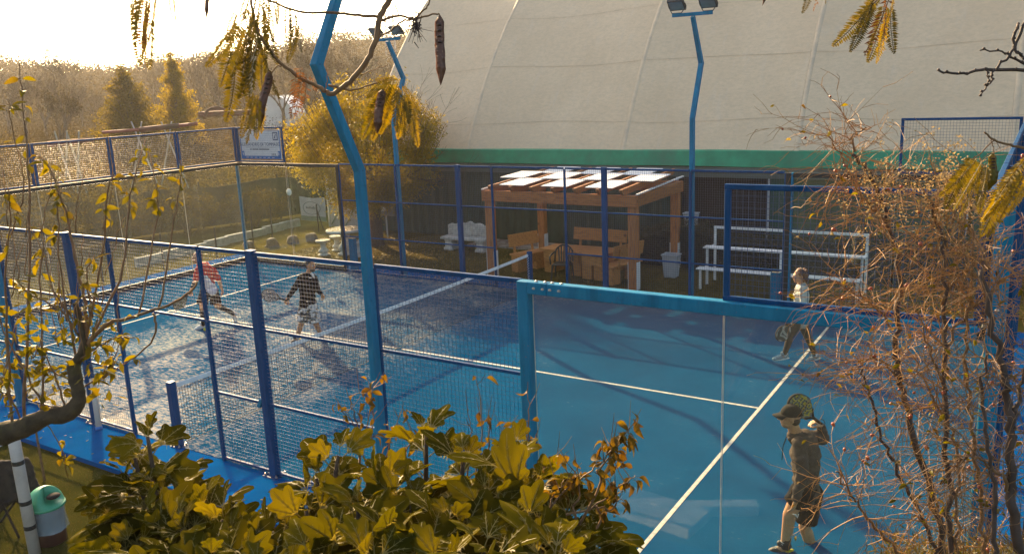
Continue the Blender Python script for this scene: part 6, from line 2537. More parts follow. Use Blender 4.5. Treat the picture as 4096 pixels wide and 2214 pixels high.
s_ = MB()
a_, b_ = on_ground(112, 1206, gz_), on_ground(92, 1120, gz_)
s_.tube([a_, a_ + Vector((-0.06, 0.03, 0.35)), a_ + Vector((-0.10, 0.05, 0.75))], [0.018, 0.016, 0.013], 8)
s_.build('wooden_stake', M_twig, label='thin brown wooden stake in the grass left of the apron', cat='stake')
a_, b_ = on_ground(-30, 1130, gz_), on_ground(84, 1080, gz_)
s_ = MB()
s_.bar(a_ + Vector((0, 0, 0.05)), b_ + Vector((0, 0, 0.05)), 0.16, 0.12, bev=0.01)
s_.build('white_kerb', M_white, label='white painted kerb stone at the lower left edge of the grass', cat='kerb')

# folding chair with a jacket over it
c0_ = on_ground(30, 1330, gz_)
fc_ = thing('folding_chair', c0_, 'dark folding chair at the left edge hidden under a jacket', 'chair')
ex = HR_
ey = HP
X_ = lambda x, y, z: c0_ + ex * x + ey * y + Vector((0, 0, z))
for s in (-1, 1):
    mb = MB()
    mb.tube([X_(0.20, s * 0.2, 0.0), X_(-0.02, s * 0.2, 0.80)], 0.014, 8)
    mb.build('leg', M_dark, fc_)
    mb = MB()
    mb.tube([X_(-0.25, s * 0.19, 0.0), X_(0.12, s * 0.19, 0.44)], 0.014, 8)
    mb.build('leg', M_dark, fc_)
mb = MB()
mb.box(-0.25, 0.15, -0.2, 0.2, 0.43, 0.455, Matrix.Translation(c0_) @ Matrix.Rotation(math.atan2(HR_.y, HR_.x), 4, 'Z'))
mb.build('seat', M_dark, fc_)
jk = MB()
for k in range(9):
    u = -0.28 + 0.075 * k
    capsule(jk, X_(u * 0.55, u * 0.7, 0.84 - 0.02 * abs(k - 4)), X_(0.12 + u * 0.5, u * 0.75 - 0.08, 0.42 + 0.03 * math.sin(k * 2.2)), 0.055, 0.05)
    capsule(jk, X_(u * 0.55, u * 0.7, 0.84 - 0.02 * abs(k - 4)), X_(-0.16 + u * 0.5, u * 0.72, 0.48 + 0.03 * math.sin(k * 1.7)), 0.055, 0.05)
jt = thing('jacket', X_(0, 0, 0.8), 'dark brown jacket draped over the chair at the left edge', 'jacket')
remeshed('cloth', jk, simple('dark_jacket', (0.022, 0.016, 0.012), 0.9, 0.3, 9, bump=0.4, bscale=25), jt, 0.014, 3, 0.016)

# clear plastic ball tube leaning on the fence post
t = NT('clear_plastic')
t.p.inputs['Base Color'].default_value = (0.62, 0.55, 0.46, 1)
t.p.inputs['Roughness'].default_value = 0.15
t.p.inputs['Alpha'].default_value = 0.6
tu = thing('plastic_tube', (-1.72, -0.12, 0.0), 'clear plastic tube leaning on the thick post left of the doorway', 'tube')
mb = MB()
mb.tube([(-1.68, -0.16, 0.02), (-1.80, -0.07, 0.78)], 0.045, 16)
mb.build('tube_wall', t.mat, tu, smooth=True)
mb = MB()
mb.tube([(-1.677, -0.162, 0.0), (-1.684, -0.157, 0.05)], 0.048, 16)
mb.build('end_cap', M_sblue, tu, smooth=True)

M_pale = simple('pale_concrete', (0.62, 0.57, 0.50), 0.9, 0.15, 7, bump=0.4, bscale=45, dirt=(0.35, 0.31, 0.25, 0.6))
# concrete slabs lying outside the near glass (their mirror image shows in the pane)
for k, (x, y, rz, lx, ly, h_, lab) in enumerate(((6.75, -1.45, 0.12, 1.15, 0.55, 0.12, 'pale concrete slab lying flat outside the near glass'), (7.25, -1.75, -0.5, 1.2, 0.16, 0.14, 'narrow concrete kerb piece lying askew beside the slab'))):
    mb = MB()
    mb.box(-lx / 2, lx / 2, -ly / 2, ly / 2, 0.0, h_, Matrix.Translation((x, y, gz_)) @ Matrix.Rotation(rz, 4, 'Z'))
    mb.build('concrete_slab', M_pale, bevel=0.015, label=lab, cat='slab')

# white rendered wall and chain link at the right edge
M_plaster = simple('white_plaster', (0.60, 0.57, 0.52), 0.9, 0.12, 3, bump=0.3, bscale=50, dirt=(0.40, 0.36, 0.29, 0.5))
ww = thing('garden_wall', (11.4, 1.9, gz_), 'white rendered garden wall at the right edge behind chain link', 'wall')
mb = MB()
mb.box(10.75, 14.0, 1.9, 2.1, -0.1, 1.95)
mb.build('wall_face', M_plaster, ww, bevel=0.01)
mb = MB()
mb.box(10.72, 14.0, 1.86, 2.14, 1.951, 2.0)
mb.build('coping', M_conc, ww, bevel=0.008)
cl = thing('chain_link_fence', (11.3, -1.2, gz_), 'sagging chain-link fence in front of the white wall', 'fence')
mb = MB()
for k in range(70):
    x = 10.35 + 0.07 * k - 1.0
    for s in (1, -1):
        pts = []
        for j in range(28):
            z = 2.3 * j / 27
            xx = x + s * z * 0.62 + (0 if s > 0 else 1.4)
            if 10.38 < xx < 13:
                pts.append((xx, -0.55 + 0.03 * math.sin(xx * 3 + z * 2), gz_ + z))
        if len(pts) > 2:
            mb.tube(pts, 0.0022, 3, False)
mb.build('chain_link', M_twigd, cl, kind='stuff')
for x in (10.36, 12.4):
    mb = MB()
    mb.bar((x, -0.55, gz_), (x, -0.55, 2.4), 0.045)
    mb.build('post', M_twigd, cl)

# ---------------------------------------------------------------- fig leaves
def fig_leaf_mesh(name, seed, mats, L=0.20):
    rr = random.Random(seed)
    tips = [(90, 1.0, 20), (42, 0.86, 16), (138, 0.86, 16), (-4, 0.62, 16), (184, 0.62, 16)]
    tips = [(a + rr.uniform(-5, 5), m * rr.uniform(0.9, 1.08), w * rr.uniform(0.9, 1.2)) for a, m, w in tips]
    cx, cy = 0.0, 0.30
    N_ = 40
    bend, cup, tw = rr.uniform(0.18, 0.5), rr.uniform(-0.05, 0.30), rr.uniform(-0.4, 0.4)

    def surf(x, y):
        return cup * abs(x) - bend * max(0.0, y - 0.1) ** 2 + tw * x * y * 0.6 - 0.35 * x * x + 0.03 * math.sin(9 * x + 4 * y + seed)
    outl = []
    for k in range(N_):
        a = 360.0 * k / N_ - 90
        r = 0.20
        for ta, tm, tw_ in tips:
            d = (a - ta + 180) % 360 - 180
            r = max(r, 0.24 + (0.70 * tm - 0.24) * math.exp(-(d / tw_) ** 2 * 0.5) if abs(d) < 60 else 0)
        if abs((a + 90 + 180) % 360 - 180) < 22:
            r *= 0.62 + 0.38 * abs((a + 90 + 180) % 360 - 180) / 22
        outl.append((cx + r * math.cos(math.radians(a)) * 0.95, cy + r * math.sin(math.radians(a))))
    mb = MB()
    V = [(cx, cy, surf(cx, cy))]
    for fct in (0.55, 1.0):
        for x, y in outl:
            xx, yy = cx + (x - cx) * fct, cy + (y - cy) * fct
            V.append((xx, yy, surf(xx, yy) + (0.012 * math.sin(xx * 40) if fct == 1.0 else 0)))
    V = [(x * L, y * L, z * L) for x, y, z in V]
    F = [(0, 1 + k, 1 + (k + 1) % N_) for k in range(N_)]
    F += [(1 + k, 1 + N_ + k, 1 + N_ + (k + 1) % N_, 1 + (k + 1) % N_) for k in range(N_)]
    mb.add(V, F)
    mb.cur = 1
    for off in (0.0018, -0.0018):      # pale veins, both sides
        for ta, tm, tw_ in tips:
            ex_, ey_ = cx + 0.62 * tm * math.cos(math.radians(ta)), cy + 0.62 * tm * math.sin(math.radians(ta))
            P = []
            for j in range(6):
                f_ = j / 5
                x, y = ex_ * f_, ey_ * f_
                w = 0.016 * (1 - 0.8 * f_)
                nx_, ny_ = -ey_, ex_
                ln = math.hypot(nx_, ny_) or 1
                for s in (-1, 1):
                    xx, yy = x + s * w * nx_ / ln, y + s * w * ny_ / ln
                    P.append((xx * L, yy * L, surf(xx, yy) * L + off))
            mb.add(P, [(2 * j, 2 * j + 1, 2 * j + 3, 2 * j + 2) for j in range(5)])
            for f_ in (0.35, 0.55, 0.75):
                for s in (-1, 1):
                    a2 = math.radians(ta + s * 42)
                    P = []
                    for j in range(3):
                        g_ = j / 2 * 0.20 * (1.1 - f_)
                        x, y = ex_ * f_ + g_ * math.cos(a2), ey_ * f_ + g_ * math.sin(a2)
                        w = 0.007 * (1 - 0.7 * j / 2)
                        for q_ in (-1, 1):
                            xx, yy = x - q_ * w * math.sin(a2), y + q_ * w * math.cos(a2)
                            P.append((xx * L, yy * L, surf(xx, yy) * L + off))
                    mb.add(P, [(0, 1, 3, 2), (2, 3, 5, 4)])
    mb.tube([(0, -0.36 * L, -0.05 * L), (0, -0.15 * L, 0.02 * L), (0, 0.0, 0.0), (0, 0.12 * L, surf(0, 0.12) * L)], [0.0032, 0.0028, 0.0026, 0.001], 5)
    return mb.mesh(name, mats, True)


M_fig = leafmat('fig_leaf', [(0.070, 0.063, 0.006), (0.092, 0.080, 0.007), (0.052, 0.049, 0.006), (0.110, 0.088, 0.007)], 0.5, 0.6, (1.35, 1.18, 0.26), 0.0)
M_fig2 = leafmat('fig_leaf_yellow', [(0.125, 0.102, 0.008), (0.15, 0.12, 0.010), (0.11, 0.092, 0.008), (0.135, 0.105, 0.010)], 0.45, 0.6, (1.3, 1.15, 0.28), 0.0)
M_vein = leafmat('fig_vein', [(0.26, 0.22, 0.06), (0.30, 0.25, 0.08)], 0.4, 0.5, (1.5, 1.3, 0.5))
fig_meshes = [fig_leaf_mesh('fig_leaf', 31 + k, [M_fig if k < 5 else M_fig2, M_vein], 0.165) for k in range(7)]


def spline(pts, n):
    """Catmull-Rom through points"""
    P = [Vector(p) for p in pts]
    P = [P[0] * 2 - P[1]] + P + [P[-1] * 2 - P[-2]]
    out = []
    for i in range(1, len(P) - 2):
        for k in range(n):
            t_ = k / n
            a, b, c, d = P[i - 1], P[i], P[i + 1], P[i + 2]
            out.append(0.5 * ((2 * b) + (c - a) * t_ + (2 * a - 5 * b + 4 * c - d) * t_ ** 2 + (3 * b - a - 3 * c + d) * t_ ** 3))
    out.append(P[-2])
    return out


def leaf_matrix(p, d, nrm, sc):
    d = Vector(d).normalized()
    nrm = Vector(nrm)
    nrm = (nrm - d * nrm.dot(d)).normalized()
    s = d.cross(nrm)
    return Matrix(((s.x * sc, d.x * sc, nrm.x * sc, p.x), (s.y * sc, d.y * sc, nrm.y * sc, p.y), (s.z * sc, d.z * sc, nrm.z * sc, p.z), (0, 0, 0, 1)))


def fig_plant(label, root, shoots, seed, per=13):
    rr = random.Random(seed)
    o = thing('fig_shrub', root, label, 'fig shrub')
    n_leaf = 0
    for (tu_, tv_, td, bu, bv, bd) in shoots:
        tip, base_ = at(tu_, tv_, td), at(bu, bv, bd)
        mid = (tip + base_) / 2 + Vector((rr.uniform(-.04, .04), rr.uniform(-.04, .04), -0.03))
        pts = spline([Vector((root[0] + rr.uniform(-.1, .1), root[1] + rr.uniform(-.1, .1), -0.1)), Vector((base_.x, base_.y, base_.z - 0.8)), base_, mid, tip], 6)
        mb = MB()
        k_ = len(pts)
        mb.tube(pts, [0.022 - 0.015 * i / k_ for i in range(k_)], 8)
        st_ = mb.build('stem', M_bark, o, smooth=True)
        L = (tip - base_).length
        ph = rr.uniform(0, 6.28)
        m_ = per + rr.randint(-2, 2)
        for k in range(m_):
            f_ = 1.0 - (k / m_) ** 0.9 * 1.25
            i_ = (k_ - 1) - int((1 - f_) * 12)
            i_ = max(1, min(k_ - 1, i_))
            p = pts[i_]
            dr = (pts[i_] - pts[i_ - 1]).normalized()
            ph += 2.4 + rr.uniform(-0.35, 0.35)
            el = 0.9 - 1.25 * (k / m_) + rr.uniform(-0.25, 0.25)
            out = Vector((math.cos(ph), math.sin(ph), 0))
            d = (out * math.cos(el) + dr * math.sin(el)).normalized()
            sc_ = (0.50 + 0.62 * min(1.0, k / 5)) * rr.uniform(0.8, 1.2)
            nrm = (Vector((0, 0, 1)) * 0.9 + out * 0.35 + Vector((rr.gauss(0, .35), rr.gauss(0, .35), 0))).normalized()
            dd = (d + Vector((0, 0, -0.35 * (k / m_)))).normalized()
            pos = p + dd * 0.072 * sc_
            if n_leaf >= 298:
                continue
            n_leaf += 1
            yellow = rr.random() < (0.30 if k < 3 else 0.10)
            inst('leaf', fig_meshes[rr.randrange(5, 7) if yellow else rr.randrange(5)], leaf_matrix(pos, dd, nrm, sc_), o)
    return o


fig_plant('fig shrub with lobed olive leaves at the lower left, by the bin', (6.4, -4.6, -0.07), [
    (371, 1097, 3.7, 428, 1355, 3.6), (313, 1190, 3.7, 418, 1425, 3.6), (443, 1205, 3.6, 438, 1445, 3.5), (273, 1285, 3.7, 368, 1465, 3.5), (368, 1285, 3.5, 418, 1475, 3.3),
    (458, 1315, 3.3, 488, 1495, 3.2), (338, 1375, 3.3, 368, 1505, 3.2), (423, 1400, 3.1, 438, 1505, 3), (268, 1385, 3.4, 328, 1505, 3.3), (383, 1205, 3.6, 418, 1445, 3.5), (338, 1145, 3.7, 408, 1405, 3.6)], 3, 21)
fig_plant('low fig shrub between the two taller ones at the bottom left of centre', (7.0, -4.8, -0.07), [
    (510, 1265, 3.5, 560, 1460, 3.4), (560, 1305, 3.3, 590, 1480, 3.3), (480, 1350, 3.3, 520, 1510, 3.2), (690, 1335, 3.2, 640, 1500, 3.1), (610, 1400, 3, 620, 1530, 3), (530, 1410, 3, 540, 1530, 3),
    (460, 1435, 3, 470, 1550, 3), (660, 1430, 2.9, 660, 1550, 2.9), (590, 1350, 3.2, 600, 1510, 3.1), (740, 1400, 2.9, 720, 1550, 2.9)], 5, 20)
fig_plant('big fig shrub with yellow-green lobed leaves along the bottom centre', (8.0, -4.4, -0.07), [
    (1072, 1087, 3.6, 1060, 1332, 3.5), (850, 1144, 3.5, 870, 1362, 3.4), (795, 1202, 3.5, 850, 1412, 3.4), (960, 1197, 3.4, 1000, 1412, 3.3), (1040, 1232, 3.3, 1040, 1432, 3.2), (900, 1267, 3.2, 920, 1452, 3.1),
    (770, 1282, 3.2, 800, 1462, 3.1), (990, 1332, 2.9, 1000, 1502, 2.9), (860, 1352, 2.9, 870, 1502, 2.9), (780, 1402, 2.8, 790, 1522, 2.8), (930, 1417, 2.7, 930, 1552, 2.7), (1060, 1402, 2.8, 1050, 1532, 2.8)], 8, 20)
fig_plant('fig shrub with lobed leaves in front of the cyan frame foot', (8.6, -4.2, -0.07), [
    (1165, 1145, 3.4, 1140, 1375, 3.3), (1285, 1130, 3.3, 1240, 1365, 3.2), (1335, 1205, 3.2, 1260, 1405, 3.1), (1230, 1240, 3.1, 1200, 1445, 3), (1430, 1290, 3.1, 1340, 1445, 3), (1475, 1365, 2.9, 1400, 1495, 2.9),
    (1130, 1305, 3, 1110, 1475, 2.9), (1320, 1325, 2.9, 1290, 1505, 2.8), (1210, 1375, 2.7, 1200, 1525, 2.7), (1400, 1395, 2.7, 1370, 1525, 2.7), (1120, 1415, 2.7, 1120, 1525, 2.7)], 12, 20)

# ---------------------------------------------------------------- small-leaved twigs
def small_leaf(name, mat, L=0.065, w=0.36, curl=0.5):
    mb = MB()
    P = []
    for j in range(5):
        f_ = j / 4
        ww_ = w * L * math.sin(math.pi * min(1.0, f_ * 0.92 + 0.06)) ** 0.8 * 0.5
        y = L * f_ * (1 - 0.25 * curl * f_)
        z = -curl * L * 0.55 * f_ * f_
        P += [(-ww_, y, z + ww_ * 0.5), (0, y, z), (ww_, y, z + ww_ * 0.5)]
    mb.add(P, [(3 * j + k, 3 * j + k + 1, 3 * j + k + 4, 3 * j + k + 3) for j in range(4) for k in range(2)])
    mb.tube([(0, -0.25 * L, 0.02 * L), (0, 0, 0)], 0.0012, 3, False)
    return mb.mesh(name, mat, True)


M_pear = leafmat('pear_leaf', [(0.15, 0.125, 0.008), (0.10, 0.09, 0.010), (0.20, 0.155, 0.008), (0.075, 0.07, 0.010), (0.15, 0.10, 0.010)], 0.5, 0.5, (1.5, 1.3, 0.3), 0.1)
M_dry = leafmat('dry_leaf', [(0.12, 0.075, 0.010), (0.16, 0.11, 0.010), (0.085, 0.045, 0.012), (0.19, 0.125, 0.015)], 0.4, 0.6, (1.4, 1.1, 0.35), 0.1)
pear_meshes = [small_leaf('leaf', M_pear, 0.062, 0.45, c_) for c_ in (0.1, 0.5, 0.9, 1.3)]
dry_meshes = [small_leaf('leaf', M_dry, 0.055, 0.5, c_) for c_ in (0.8, 1.4, 1.8)]


def branch_obj(parent, poly, r0, r1, mat, wob=0.0, seed=0, sides=6, name='twig', n=5):
    rr = random.Random(seed)
    pts = spline([at(*p) for p in poly], n)
    pts = [p + Vector((rr.gauss(0, wob), rr.gauss(0, wob), rr.gauss(0, wob))) for p in pts]
    k = len(pts)
    mb = MB()
    mb.tube(pts, [r0 + (r1 - r0) * i / (k - 1) for i in range(k)], sides)
    mb.build(name, mat, parent, smooth=True)
    return pts


pt_ = thing('pear_tree', at(-120, 1180, 4.2), 'leaning pear tree with mossy bough and yellow leaves, left edge', 'tree')
dT = 4.0
bough = [(-260, 1420), (-120, 1150), (-20, 1098), (60, 1075), (110, 1048), (172, 1036), (197, 1005), (190, 958), (186, 915), (214, 880), (206, 830), (190, 760)]
pts = spline([at(u, v, dT) for u, v in bough], 7)
mb = MB()
k_ = len(pts)
rr = random.Random(2)
mb.tube(pts, [max(0.012, 0.062 - 0.050 * i / k_) * (1 + 0.16 * mnoise.noise((i * 0.7, 0, 0))) for i in range(k_)], 12)
for i_ in range(len(mb.v)):
    p = Vector(mb.v[i_])
    mb.v[i_] = tuple(p + Vector((mnoise.noise(p * 18), mnoise.noise(p * 18 + Vector((9, 0, 0))), mnoise.noise(p * 18 + Vector((0, 9, 0))))) * 0.008)
mb.build('bough', M_moss, pt_, smooth=True)
shoots = [
    ([(190, 930), (215, 800), (200, 700), (170, 560), (130, 430), (95, 385)], 0.010, 9), ([(60, 1075), (70, 800), (74, 500), (60, 300), (45, 135)], 0.008, 5), ([(210, 870), (240, 740), (262, 600), (270, 480), (290, 440)], 0.007, 8),
    ([(190, 900), (165, 760), (150, 640), (146, 520), (148, 425)], 0.006, 9), ([(214, 880), (300, 700), (322, 560), (332, 470), (365, 350)], 0.007, 13), ([(212, 872), (262, 820), (305, 803), (385, 780), (470, 742), (498, 705)], 0.012, 2),
    ([(386, 785), (392, 835), (362, 880), (320, 910), (255, 952)], 0.006, 3), ([(104, 1045), (108, 900), (100, 700), (112, 620), (98, 560)], 0.006, 7), ([(30, 1090), (20, 900), (14, 700), (24, 560), (20, 470)], 0.007, 9),
    ([(400, 775), (430, 610), (450, 480), (456, 400)], 0.005, 7), ([(350, 790), (385, 610), (396, 500), (372, 365)], 0.005, 10), ([(205, 850), (150, 780), (80, 740), (20, 690)], 0.006, 8), ([(120, 1040), (60, 930), (15, 850), (-10, 760)], 0.006, 10),
    ([(190, 960), (120, 930), (60, 915), (0, 912)], 0.005, 12), ([(186, 915), (250, 870), (300, 845), (335, 850)], 0.005, 10), ([(170, 1036), (150, 980), (120, 900), (60, 850)], 0.006, 16), ([(200, 980), (260, 940), (300, 900)], 0.005, 12), ([(215, 860), (230, 780), (215, 700), (235, 640)], 0.006, 14),
    ([(60, 1070), (30, 1000), (10, 960), (-20, 930)], 0.005, 14), ([(110, 1048), (150, 1120), (165, 1165), (170, 1200)], 0.003, 7), ([(10, 640), (60, 480), (30, 330), (20, 250)], 0.004, 8), ([(180, 800), (130, 720), (110, 640), (70, 560)], 0.005, 10)]
nl = 0
for k, (poly, r, nleaf) in enumerate(shoots):
    dd = dT + 0.18 * math.sin(k * 2.1)
    pts = branch_obj(pt_, [(u, v, dT + (dd - dT) * i / max(1, len(poly) - 1)) for i, (u, v) in enumerate(poly)], r, max(0.0018, r * 0.3), M_twig, 0.003, k, 6)
    rr = random.Random(50 + k)
    m_ = int(nleaf * 1.6)
    for j in range(m_):
        if nl > 297:
            break
        f_ = rr.uniform(0.25, 1.0) if poly[0][1] > 850 and poly[-1][1] > 600 else rr.uniform(0.6, 1.0)
        p = pts[min(len(pts) - 1, int(f_ * (len(pts) - 1)))]
        a = rr.uniform(0, 6.28)
        d = Vector((math.cos(a), math.sin(a), rr.uniform(-0.9, 0.5))).normalized()
        nrm = Vector((rr.gauss(0, .6), rr.gauss(0, .6), 0.7))
        inst('leaf', pear_meshes[rr.randrange(4)], leaf_matrix(p + d * 0.014, d, nrm, rr.uniform(0.6, 1.15)), pt_)
        nl += 1
pts_ = []
for k in range(34):
    c = at(rng.uniform(-10, 290), rng.uniform(700, 1010), dT + rng.uniform(-.15, .15))
    pts_.append(np.array([c.x, c.y, c.z]) + nr.normal(0, 0.035, (6, 3)))
leaf_cloud(np.concatenate(pts_), 0.058, nr, 0.42, 0.6).build('small_leaves', M_pear, pt_, kind='stuff')
# extra side twigs without leaves
rr = random.Random(77)
for k in range(34):
    u, v = rr.uniform(0, 330), rr.uniform(560, 960)
    p = [(u, v, dT + rr.uniform(-.2, .2))]
    du, dv = rr.uniform(-30, 40), -rr.uniform(60, 190)
    p += [(u + du * 0.5 + rr.uniform(-8, 8), v + dv * 0.5, p[0][2]), (u + du, v + dv, p[0][2])]
    branch_obj(pt_, p, 0.003, 0.0012, M_twig, 0.003, k, 4, 'twig', 4)

# dry shrub with curled orange leaves
for lab, root, polys, nlf in (
    ('dry twiggy shrub with curled orange leaves in front of the mast foot', (7.6, -3.4, -0.07), [[(905, 1150, 4.2), (895, 1060, 4.2), (880, 1000, 4.2), (925, 985, 4.2)], [(905, 1120, 4.2), (925, 1060, 4.2), (938, 975, 4.2)], [(920, 1170, 4.2), (900, 1090, 4.2), (870, 1030, 4.2)], [(960, 1170, 4.2), (985, 1100, 4.2), (1010, 1030, 4.2)], [(1000, 1160, 4.2), (1040, 1100, 4.2), (1030, 1075, 4.2)], [(940, 1160, 4.2), (935, 1080, 4.2), (945, 1030, 4.2)]], 46),
    ('dry leafy twigs sprouting beside the cyan frame foot', (8.2, -3.0, -0.07), [[(1260, 1160, 4.0), (1265, 1110, 4.0), (1262, 1070, 4.0)], [(1300, 1170, 4.0), (1335, 1120, 4.0), (1352, 1085, 4.0)], [(1380, 1180, 4.0), (1405, 1150, 4.0), (1398, 1140, 4.0)], [(1200, 1160, 4.0), (1213, 1050, 4.0), (1198, 940, 4.0)], [(1180, 1160, 4.0), (1182, 1080, 4.0), (1178, 1030, 4.0)], [(1228, 1150, 4.0), (1230, 1080, 4.0), (1224, 1045, 4.0)], [(1320, 1160, 4.0), (1330, 1060, 4.0), (1328, 990, 4.0)]], 26),
    ('branch with clustered curled brown leaves in front of the near glass', (9.0, -4.0, -0.07), [[(1340, 1330, 3.0), (1420, 1230, 3.0), (1500, 1170, 3.0), (1560, 1110, 3.0), (1582, 1078, 3.0)], [(1400, 1300, 3.0), (1500, 1270, 3.0), (1560, 1220, 3.0), (1600, 1195, 3.0)], [(1500, 1180, 3.0), (1540, 1140, 3.0), (1530, 1105, 3.0)], [(1440, 1270, 3.0), (1460, 1230, 3.0), (1450, 1180, 3.0)], [(1370, 1300, 3.0), (1400, 1230, 3.0), (1420, 1210, 3.0)], [(1500, 1270, 3.0), (1540, 1280, 3.0), (1560, 1250, 3.0)]], 120)):
    o = thing('dry_shrub', root, lab, 'shrub')
    rr = random.Random(len(lab))
    allp = []
    r0_ = polys[0][0]
    branch_obj(o, [(r0_[0] - 30, r0_[1] + 500, r0_[2] + 0.1), (r0_[0] - 10, r0_[1] + 200, r0_[2]), r0_], 0.012, 0.007, M_twig, 0.0, 1, 6, 'stem', 4)
    for k, poly in enumerate(polys):
        if k:
            branch_obj(o, [(r0_[0] - 10, r0_[1] + 200, r0_[2]), (poly[0][0], poly[0][1] + 60, poly[0][2]), poly[0]], 0.006, 0.004, M_twig, 0.0, k, 5, 'stem', 4)
        pts = branch_obj(o, poly, 0.0042, 0.0015, M_twig, 0.004, k, 5)
        allp += pts[len(pts) // 3:]
        for j in range(3):
            p = pts[rr.randrange(len(pts) // 2, len(pts))]
            mb = MB()
            d = Vector((rr.uniform(-1, 1), rr.uniform(-1, 1), rr.uniform(0.2, 1.4))).normalized()
            mb.tube([p, p + d * 0.05, p + d * 0.10 + Vector((0, 0, 0.02))], [0.002, 0.0016, 0.001], 4)
            mb.build('twig', M_twig, o)
            allp.append(p + d * 0.08)
    for j in range(nlf):
        p = allp[rr.randrange(len(allp))]
        a = rr.uniform(0, 6.28)
        d = Vector((math.cos(a), math.sin(a), rr.uniform(-1.0, 0.2))).normalized()
        inst('leaf', dry_meshes[rr.randrange(3)], leaf_matrix(p + d * 0.02, d, Vector((rr.gauss(0, .6), rr.gauss(0, .6), .7)), rr.uniform(0.65, 1.15)), o)

# ---------------------------------------------------------------- rose-hip thicket, right
M_hip = simple('rose_hip', (0.30, 0.055, 0.012), 0.35, 0.5, 30)
M_fluff = leafmat('seed_fluff', [(0.36, 0.26, 0.13), (0.44, 0.33, 0.18), (0.28, 0.19, 0.08)], 0.4, 0.8, (1.3, 1.2, 0.9))
hip = MB()
hip.lathe([(0.001, -0.008), (0.0055, -0.005), (0.0072, 0.0), (0.0055, 0.0055), (0.002, 0.008), (0.003, 0.0105)], (0, 0, 0), 8)
hip_mesh = hip.mesh('rose_hip', M_hip, True)


def thicket(label, root, stems, seed, ntw, bias, mat, hips, leaves, fluff, fl_box):
    rr = random.Random(seed)
    o = thing('rose_shrub', root, label, 'shrub')
    pool = []
    for k, (poly, r) in enumerate(stems):
        pts = branch_obj(o, poly, r, r * 0.45, M_twigd if r > 0.009 else M_twig, 0.006, seed + k, 8, 'stem', 7)
        pool += [(p, r) for p in pts[3:]]
    tw = MB()
    tips = []
    for k in range(ntw):
        p, r = pool[rr.randrange(len(pool))]
        p = p.copy()
        ang = rr.uniform(0, 6.28)
        d = (RT * (math.cos(ang) + bias) + UP * (math.sin(ang) * 0.8 + 0.25) + fw * rr.uniform(-0.6, 0.6)).normalized()
        L = rr.uniform(0.08, 0.36)
        seg = 6
        path = [p]
        rad = [rr.uniform(0.0013, 0.0028)]
        gr = rr.uniform(-0.02, 0.16)
        for j in range(seg):
            d = (d + Vector((rr.gauss(0, .16), rr.gauss(0, .16), rr.gauss(0, .16) - gr))).normalized()
            p = p + d * L / seg
            path.append(p)
            rad.append(rad[0] * (1 - 0.7 * (j + 1) / seg))
            if j > 0 and rr.random() < 0.75:
                e = (d + Vector((rr.gauss(0, .7), rr.gauss(0, .7), rr.gauss(0, .6)))).normalized()
                q = p.copy()
                sub = [q]
                for _ in range(3):
                    e = (e + Vector((rr.gauss(0, .25), rr.gauss(0, .25), rr.gauss(0, .25) - 0.1))).normalized()
                    q = q + e * rr.uniform(0.015, 0.06)
                    sub.append(q)
                tw.tube(sub, [0.0014, 0.0011, 0.0009, 0.0007], 3, False)
                tips.append(q)
            if rr.random() < 0.4:
                tw.tube([p, p + Vector((rr.gauss(0, .008), rr.gauss(0, .008), rr.gauss(0, .008)))], [0.0013, 0.0003], 3, False)
        tips.append(p)
        tw.tube(path, rad, 4, False)
    tw.build('fine_twigs', mat, o, kind='stuff')
    for k in range(hips):
        p = tips[rr.randrange(len(tips))]
        inst('rose_hip', hip_mesh, Matrix.Translation(p) @ Euler((rr.uniform(0, 3), rr.uniform(0, 3), 0)).to_matrix().to_4x4() @ Matrix.Scale(rr.uniform(0.7, 1.25), 4), o)
    for k in range(leaves):
        p = tips[rr.randrange(len(tips))]
        a = rr.uniform(0, 6.28)
        d = Vector((math.cos(a), math.sin(a), rr.uniform(-.8, .4))).normalized()
        inst('leaf', (pear_meshes if rr.random() < 0.65 else dry_meshes)[rr.randrange(3)], leaf_matrix(p, d, Vector((rr.gauss(0, .6), rr.gauss(0, .6), .7)), rr.uniform(0.30, 0.62)), o)
    if fluff:
        pts_ = []
        for k in range(fluff):
            u, v, d_ = rr.gauss(fl_box[0], fl_box[2]), rr.gauss(fl_box[1], fl_box[3]), fl_box[4] + rr.uniform(-.15, .15)
            c = at(u, v, d_)
            pts_.append(np.array([c.x, c.y, c.z]) + nr.normal(0, 0.013, (14, 3)))
        leaf_cloud(np.concatenate(pts_), 0.010, nr, 0.7, 0.0).build('seed_heads', M_fluff, o, kind='stuff')
    return o


D1 = 3.6
stemsA = [([(2390, 1560, D1), (2372, 1400, D1), (2345, 1250, D1), (2290, 1080, D1), (2262, 950, D1), (2254, 850, D1), (2262, 700, D1), (2235, 560, D1), (2200, 460, D1), (2148, 385, D1)], 0.017),
          ([(2380, 1560, D1), (2355, 1400, D1), (2315, 1290, D1), (2265, 1205, D1), (2215, 1090, D1), (2190, 1000, D1), (2170, 930, D1)], 0.010),
          ([(2300, 1560, D1), (2260, 1400, D1), (2180, 1300, D1), (2140, 1240, D1), (2100, 1180, D1)], 0.008),
          ([(2235, 560, D1), (2190, 520, D1), (2150, 470, D1), (2120, 400, D1), (2085, 340, D1)], 0.006), ([(2148, 385, D1), (2150, 340, D1), (2190, 320, D1)], 0.005),
          ([(2250, 830, D1), (2190, 760, D1), (2130, 720, D1), (2080, 700, D1)], 0.005), ([(2262, 950, D1), (2200, 900, D1), (2140, 930, D1)], 0.005)]
thicket('thorny leafless rose shrub with red hips in front of the near glass', (9.6, -3.9, -0.07), stemsA, 5, 300, -0.40, M_gtwig, 34, 110, 60, (2200, 480, 40, 50, 3.5))
D2 = 3.2
